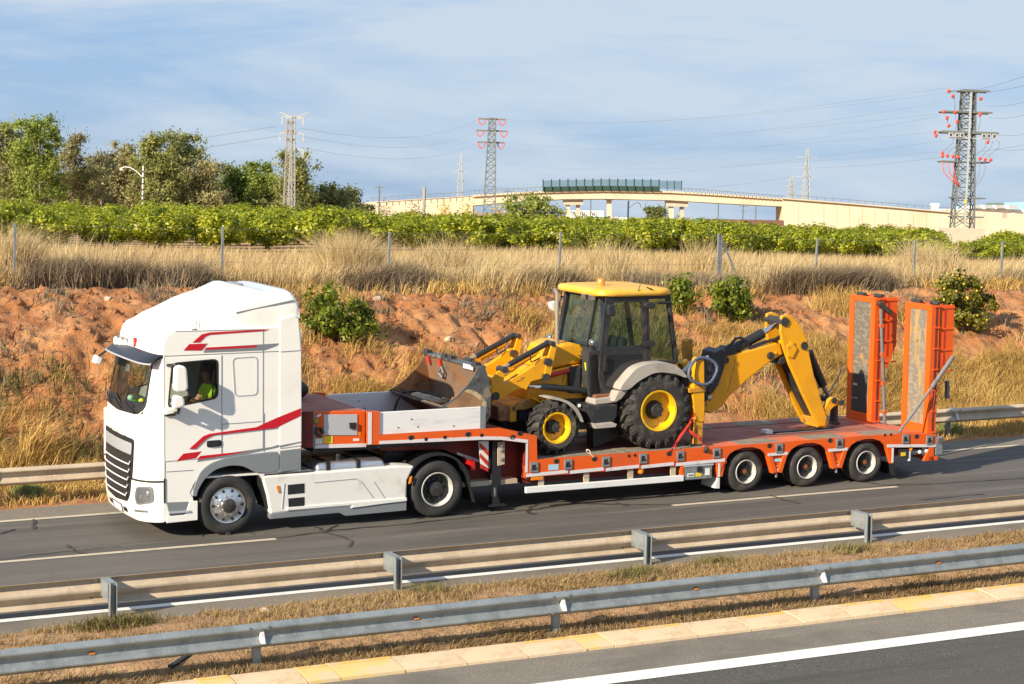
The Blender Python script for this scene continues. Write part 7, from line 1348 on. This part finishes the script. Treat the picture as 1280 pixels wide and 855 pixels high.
SR = GT('factory_shed', 'white factory sheds with grey rooflights beyond the overpass ramp at the right', 'factory', (0, 0, 0)); SR.part('wall', slab([(1200, 261), (1290, 262), (1290, 300), (1200, 300)], 460, 30).mesh('wall', whbld)); SR.part('roof_block', slab([(1167.5, 254), (1174, 254), (1174, 290), (1167.5, 290)], 455, 4).mesh('roof_block', whbld))
for u in (1215, 1230.5, 1244.5, 1261): SR.part('rooflight', slab([(u, 256.2), (u + 9, 256.2), (u + 13, 260.6), (u + 2, 260.6)], 458, 8).mesh('rooflight', pylf)); SR.part('rooflight_side', slab([(u - 3, 256.4), (u - .2, 256.2), (u + 1.8, 261.2), (u - 5, 261.2)], 458.5, 8).mesh('rooflight_side', whbld))
SB = GT('factory_shed', 'pale blue factory roof at the far right edge of the picture', 'factory', (0, 0, 0)); SB.part('roof', slab([(1254, 253.4), (1290, 251.8), (1290, 262), (1262, 262)], 520, 20).mesh('roof', mat('pale_blue_roof', (.28, .50, .58), .6)))

# ------------------------------------------------------------------ pylons, poles and wires
def lattice(mb, zs, ws, r, c=(0, 0), dz=0):
    for i in range(len(zs) - 1):
        a, b = ws[i] / 2, ws[i + 1] / 2; z0, z1 = zs[i], zs[i + 1]
        A = [(c[0] + sx * a, c[1] + sy * a, z0) for sx, sy in ((-1, -1), (1, -1), (1, 1), (-1, 1))]; B_ = [(c[0] + sx * b, c[1] + sy * b, z1) for sx, sy in ((-1, -1), (1, -1), (1, 1), (-1, 1))]
        for k in range(4):
            mb.bar(A[k], B_[k], r * 1.35); j = (k + 1) % 4
            mb.bar(A[k], B_[j], r * .75); mb.bar(A[j], B_[k], r * .75); mb.bar(B_[k], B_[j], r * .7)
    return mb
def taper(h, w0, w1, n): 
    zs = [0]; 
    for i in range(n): zs.append(zs[-1] + (1.25 - .5 * i / n))
    zs = [z * h / zs[-1] for z in zs]; return zs, [w0 + (w1 - w0) * (z / h) for z in zs]
class PY(GT):
    def __init__(s, name, label, u, vb, vt, dist, group=None):
        w = far(u, vb, dist); super().__init__(name, label, 'pylon', w, group, rotz=-YAW); s.k = dist / FOC; s.u, s.vb = u, vb; s.h = far(u, vt, dist).z - w.z
    def lx(s, du): return du * s.k
    def lz(s, v): return (s.vb - v) * s.k * 1.0
# right pylon with insulators and cable drops
PR = PY('lattice_pylon', 'grey lattice pylon with red insulators and cable drops on a concrete block', 1202.5, 285, 113, 145)
k_ = PR.k
zs, ws = taper(PR.h, 25 * k_, 15 * k_, 12); PR.part('lattice_mast', lattice(MB(), zs, ws, .075).mesh('lattice_mast', pyl)); PR.part('cable_duct', MB().box(-.05, .09, -.86, -.74, 0, PR.h * .98).mesh('cable_duct', pylf))
PR.part('concrete_block', MB().box(-24 * k_, 24 * k_, -1.3, 1.3, -36 * k_, 0).mesh('concrete_block', concd))
LEAN = .036
def rxz(u, v): return ((u - 1202.5 - (285 - v) * LEAN) * k_, (285 - v) * k_ + (u - 1202.5) * LEAN * k_ * 0)
for v, u0, u1, w_ in ((115, 1196, 1233, .13), (141.5, 1174, 1236, .13), (166.5, 1174, 1244, .17), (203, 1173, 1233, .10), (247.5, 1188, 1229, .10), (271, 1187, 1227, .10)):
    a, b = rxz(u0, v), rxz(u1, v); PR.part('cross_arm', MB().box(a[0], b[0], -.72, -.55, a[1] - w_ / 2, a[1] + w_ / 2).box(a[0], b[0], .55, .72, a[1] - w_ / 2, a[1] + w_ / 2).box(a[0], b[0], -.55, .55, a[1] - .02, a[1] + .02).mesh('cross_arm', pyl))
PR.part('isolator_beam', MB().box(rxz(1180, 0)[0], rxz(1241, 0)[0], -.66, -.6, rxz(0, 174)[1] - .04, rxz(0, 174)[1] + .04).mesh('isolator_beam', pylf))
PR.part('cross_arm', MB().bar((rxz(1180, 117)[0], -.63, rxz(0, 117)[1]), (rxz(1198, 115)[0], -.63, rxz(0, 115)[1]), .08).mesh('cross_arm', pyl)); PR.part('cross_arm', MB().bar((rxz(1172, 142)[0], -.63, rxz(0, 142)[1]), (rxz(1176, 141.5)[0], -.63, rxz(0, 141.5)[1]), .08).mesh('cross_arm', pyl))
ZI = lambda a, b: (1150 + a / 4.277, 100 + b / 4.277)
INS = MB().lathe([(0, .17), (.05, .16), (.14, .05), (.14, .02), (.07, -.02), (.12, -.06), (.05, -.14), (0, -.15)], n=10, axis='z').mesh('insulator', insul, smooth=40)
for a, b in ((130, 72), (152, 98), (105, 182), (123, 213), (132, 255), (167, 182), (176, 232), (60, 290), (66, 308), (101, 400), (101, 415), (127, 412), (157, 415), (183, 418), (300, 422), (327, 427), (356, 428), (300, 107), (297, 190), (340, 333)):
    x_, z_ = rxz(*ZI(a, b)); o = PR.part('insulator', INS, loc=(x_, -.95, z_)); o.rotation_euler = (0, (a % 7 - 3) * .2, 0)
for a in (147, 180, 206, 322, 348, 378): x_, z_ = rxz(*ZI(a, 300)); PR.part('isolator', MB().box(x_ - .16, x_ + .16, -.78, -.62, z_ - .16, z_ + .16).mesh('isolator', pylf)); PR.part('isolator_slot', MB().box(x_ - .07, x_ + .07, -.80, -.785, z_ - .09, z_ + .09).mesh('isolator_slot', darkin))
def cab_(pts, m, r=.03): PR.part('cable', MB().tube([(rxz(*ZI(a, b))[0], -.78, rxz(*ZI(a, b))[1]) for a, b in pts], r, 5).mesh('cable', m, smooth=True))
for pts in ([(100, 440), (112, 500), (150, 540), (198, 572)], [(130, 445), (142, 500), (170, 540), (198, 572)], [(161, 450), (168, 500), (182, 545), (198, 572)]): cab_(pts, insul, .035)
for pts in ([(302, 450), (298, 500), (285, 545), (276, 562)], [(332, 452), (325, 500), (305, 540), (276, 565)], [(160, 310), (155, 345), (130, 370), (105, 385)], [(190, 320), (185, 350), (150, 375), (130, 398)], [(215, 325), (212, 355), (180, 375), (162, 400)], [(330, 330), (330, 360), (312, 378), (282, 402)], [(368, 325), (362, 360), (330, 385), (314, 408)], [(385, 322), (404, 330), (402, 360), (370, 385), (342, 412)], [(160, 100), (166, 130), (166, 175)], [(167, 185), (170, 215), (178, 245), (170, 270)], [(128, 200), (128, 240)], [(298, 195), (303, 230), (290, 270)], [(196, 575), (188, 640), (180, 700)]): cab_(pts, wirem, .025)
PR.part('warning_sign', MB().prism([(rxz(1200.5, 254)[0], rxz(0, 254)[1]), (rxz(1205, 254)[0], rxz(0, 254)[1]), (rxz(1202.7, 249)[0], rxz(0, 249)[1])], -.92, -.90).mesh('warning_sign', ylabel)); PR.part('number_sign', MB().box(rxz(1200.7, 0)[0], rxz(1203.5, 0)[0], -.92, -.90, rxz(0, 263)[1], rxz(0, 258.5)[1]).mesh('number_sign', blabel))
# middle pylon
PM = PY('lattice_pylon', 'slender lattice pylon with three arms of red insulator loops before the overpass', 611.5, 272, 148, 300); k_ = PM.k
zs, ws = taper(PM.h, 15 * k_, 8 * k_, 15); PM.part('lattice_mast', lattice(MB(), zs, ws, .13).mesh('lattice_mast', pyl))
for v, a, b in ((149.5, -17, 16.5), (164, -19, 19), (178.5, -17, 16)):
    z_ = (272 - v) * k_; PM.part('cross_arm', MB().box(a * k_, b * k_, -.12, .12, z_ - .12, z_ + .12).mesh('cross_arm', pyl))
    for s_, u0, u1 in ((-1, a - .5, a + 9), (1, b - 9, b + .5)):
        mb = MB().tube([(u0 * k_, -.2, z_), ((u0 + 1.5) * k_, -.2, z_ - 5 * k_), ((u0 + u1) / 2 * k_, -.2, z_ - 8 * k_), ((u1 - 1.5) * k_, -.2, z_ - 5 * k_), (u1 * k_, -.2, z_)], .09, 5); PM.part('insulator_loop', mb.mesh('insulator_loop', insul, smooth=True))
# pale pylons at the left
PL = PY('lattice_pylon', 'pale brownish lattice pylon standing in front of the airy tree', 359.5, 264, 150, 152); k_ = PL.k
zs, ws = taper(PL.h, 11 * k_, 6 * k_, 16); PL.part('lattice_mast', lattice(MB(), zs, ws, .032).mesh('lattice_mast', pyl2))
for v, a, b in ((153.5, -4, 6), (164.5, -7, 9), (175, -5, 7)): z_ = (264 - v) * k_; PL.part('cross_arm', MB().box(a * k_, b * k_, -.1, .1, z_ - .09, z_ + .09).mesh('cross_arm', pyl2))
PL2 = PY('lattice_pylon', 'thin grey pylon with a V-shaped head just right of the brownish pylon', 364, 264, 146, 160); k_ = PL2.k
zs, ws = taper(PL2.h, 9 * k_, 4 * k_, 15); PL2.part('lattice_mast', lattice(MB(), zs, ws, .027).mesh('lattice_mast', pylf)); top_ = 118 * k_
for s_, l in ((-1, 18), (1, 18)): PL2.part('head_arm', MB().bar((0, 0, top_ - 2 * k_), (s_ * l * k_, 0, top_ + 5 * k_), .09).bar((0, 0, top_), (s_ * 9 * k_, 0, top_ - .2), .12).mesh('head_arm', pylf))
for dv, l0, l1 in ((0, -14, 12), (20, -16, 13), (40, 0, 13)):
    z_ = top_ - dv * k_; PL2.part('cross_arm', MB().bar((l0 * k_, 0, z_ - 1 * k_), (0, 0, z_), .11).bar((0, 0, z_), (l1 * k_, 0, z_ - 1.5 * k_), .11).mesh('cross_arm', pylf))
    for l in (l0, l1):
        if l: PL2.part('insulator_string', MB().bar((l * k_, 0, z_ - 1 * k_), (l * k_, 0, z_ - 11 * k_), .14).mesh('insulator_string', pylf))
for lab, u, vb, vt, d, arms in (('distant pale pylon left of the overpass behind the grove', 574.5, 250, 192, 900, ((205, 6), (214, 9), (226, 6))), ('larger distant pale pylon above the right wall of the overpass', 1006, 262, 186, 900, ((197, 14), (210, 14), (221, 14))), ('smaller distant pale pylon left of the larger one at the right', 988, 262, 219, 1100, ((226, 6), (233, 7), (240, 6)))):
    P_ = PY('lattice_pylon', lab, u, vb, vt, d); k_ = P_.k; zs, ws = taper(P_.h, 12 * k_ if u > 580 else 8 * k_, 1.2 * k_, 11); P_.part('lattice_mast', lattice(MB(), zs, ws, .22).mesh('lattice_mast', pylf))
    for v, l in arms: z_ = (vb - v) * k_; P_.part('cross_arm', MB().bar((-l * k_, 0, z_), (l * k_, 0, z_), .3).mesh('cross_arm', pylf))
# poles
def pole(name, label, cat, u, vb, vt, dist, r, m, extra=None):
    w = far(u, vb, dist); t = GT(name, label, cat, w, rotz=-YAW); k = dist / FOC; h = (vb - vt) * k; t.part('pole', MB().tube([(0, 0, -1), (0, 0, h)], r, 6).mesh('pole', m))
    if extra: extra(t, k, h)
    return t
def lamp(t, k, h):
    t.part('arm', MB().tube([(0, 0, h - 14 * k), (-9 * k, 0, h - 6 * k), (-16 * k, 0, h - 2 * k), (-23 * k, 0, h - 1.5 * k), (-27 * k, 0, h - 3 * k)], .045, 6).mesh('arm', whitep)); t.part('lamp_head', MB().box(-29 * k, -26 * k, -.1, .1, h - 6 * k, h - 3 * k).mesh('lamp_head', whitep))
    for q in range(6): t.part('pole_band', MB().box(-.09, .09, -.09, .09, h * (.1 + .15 * q), h * (.1 + .15 * q) + .12).mesh('pole_band', hub_m))
pole('catenary_mast', 'white mast with a curved arm in front of the brown trees', 'mast', 178, 258, 208, 165, .07, whitep, lamp)
def tee(t, k, h): t.part('cross_arm', MB().bar((-6 * k, 0, h - 2 * k), (6 * k, 0, h - 2 * k), .12).mesh('cross_arm', pyl)); t.part('cross_arm', MB().bar((-2 * k, 0, h - 8 * k), (4 * k, 0, h - 8 * k), .1).mesh('cross_arm', pyl))
pole('catenary_mast', 'thin grey mast with a cross arm at the left end of the overpass', 'mast', 473.5, 262, 232, 260, .09, pyl, tee); pole('catenary_mast', 'brownish lattice mast left of the overpass deck', 'mast', 529.5, 270, 234, 240, .20, pyl2); pole('catenary_mast', 'thin grey mast in front of the deck right of the red-looped pylon', 'mast', 634, 262, 237, 300, .08, pyl, tee)
def hook(t, k, h): t.part('arm', MB().tube([(0, 0, h - 10 * k), (6 * k, 0, h - 4 * k), (11 * k, 0, h - 1.5 * k), (15 * k, 0, h - 4 * k), (15 * k, 0, h - 8 * k)], .10, 6).mesh('arm', pyl))
pole('catenary_mast', 'dark mast with a hooked arm beneath the overpass', 'mast', 784.5, 282, 251, 380, .16, screen, hook)
for u, vt, l in ((737.5, 247, 'pale thin mast between the two left overpass piers'), (897, 255, 'thin dark mast beneath the right span of the overpass'), (928, 256, 'dark mast with small arms beneath the right span'), (944, 258, 'thinnest mast nearest the right overpass wall')): pole('catenary_mast', l, 'mast', u, 284, vt, 420, .11, pyl, tee if u == 928 else None)
# wires strung between the pylons
def wire(pts, label, sag=0.0, r=.008):
    A = [far(*p) for p in pts]; P = []
    for i in range(len(A) - 1):
        for k in range(12): t = k / 12; q = A[i].lerp(A[i + 1], t); q.z -= sag * 4 * t * (1 - t); P.append(tuple(q))
    P.append(tuple(A[-1])); o = bpy.data.objects.new('power_line', MB().tube(P, r, 4).mesh('power_line', wirem)); COL.objects.link(o); tag(o, label, 'wire', 'power lines across the sky')
wl_ = 'thin power line hanging across the sky between the lattice pylons'
for wi, (a, b) in enumerate((((632, 149, 300), (1178, 117, 145)), ((634, 163.5, 300), (1172, 142.5, 145)), ((632, 178, 300), (1163, 166, 145)), ((632, 205, 420), (1175, 190, 145)), ((634, 152, 300), (1184, 110, 140)), ((650, 214, 420), (1175, 145, 145)), ((632, 190, 420), (1178, 128, 145)), ((632, 222, 420), (1180, 176, 145)))): wire([a, b], 'power line to the right pylon from ' + ('the top arm of the red-looped pylon', 'the middle arm of the red-looped pylon', 'the lowest arm of the red-looped pylon', 'low behind the overpass screen', 'just above the topmost line, ending highest', 'lowest in the sky above the screen', 'beyond the red loops, meeting below its top arm', 'low at the left, meeting below its middle arm')[wi], 1.2)
for wi, (a, b) in enumerate((((1180, 117, 145), (1330, 77, 80)), ((1205, 115, 145), (1330, 92, 85)), ((1233, 132, 145), (1330, 110, 85)), ((1236, 147, 145), (1330, 127, 85)), ((1244, 168, 145), (1330, 152, 85)), ((1244, 186, 145), (1330, 172, 85)))): wire([a, b], ('highest', 'second highest', 'third highest', 'fourth highest', 'second lowest', 'lowest')[wi] + ' of six power lines leaving the right pylon for the right edge', .3, .010)
for wi, (a, b) in enumerate((((-60, 200, 420), (345, 158, 156)), ((-60, 215, 420), (347, 170, 156)))): wire([a, b], ('upper', 'lower')[wi] + ' faint power line reaching the pale pylons from the left', 1.0, .02)
for wi, (a, b) in enumerate((((374, 160, 156), (598, 150, 300)), ((376, 170, 156), (596, 164, 300)), ((376, 184, 156), (598, 178.5, 300)))): wire([a, b], ('top', 'middle', 'lowest')[wi] + ' faint power line between the pale pylons and the red-looped pylon', 1.6)
wire([(1019, 210, 900), (1400, 160, 500)], 'faint power line running right from the distant pylons', 2, .05); wire([(600, 232, 900), (990, 221, 900)], 'faint power line running left from the distant pylons', 5, .05)
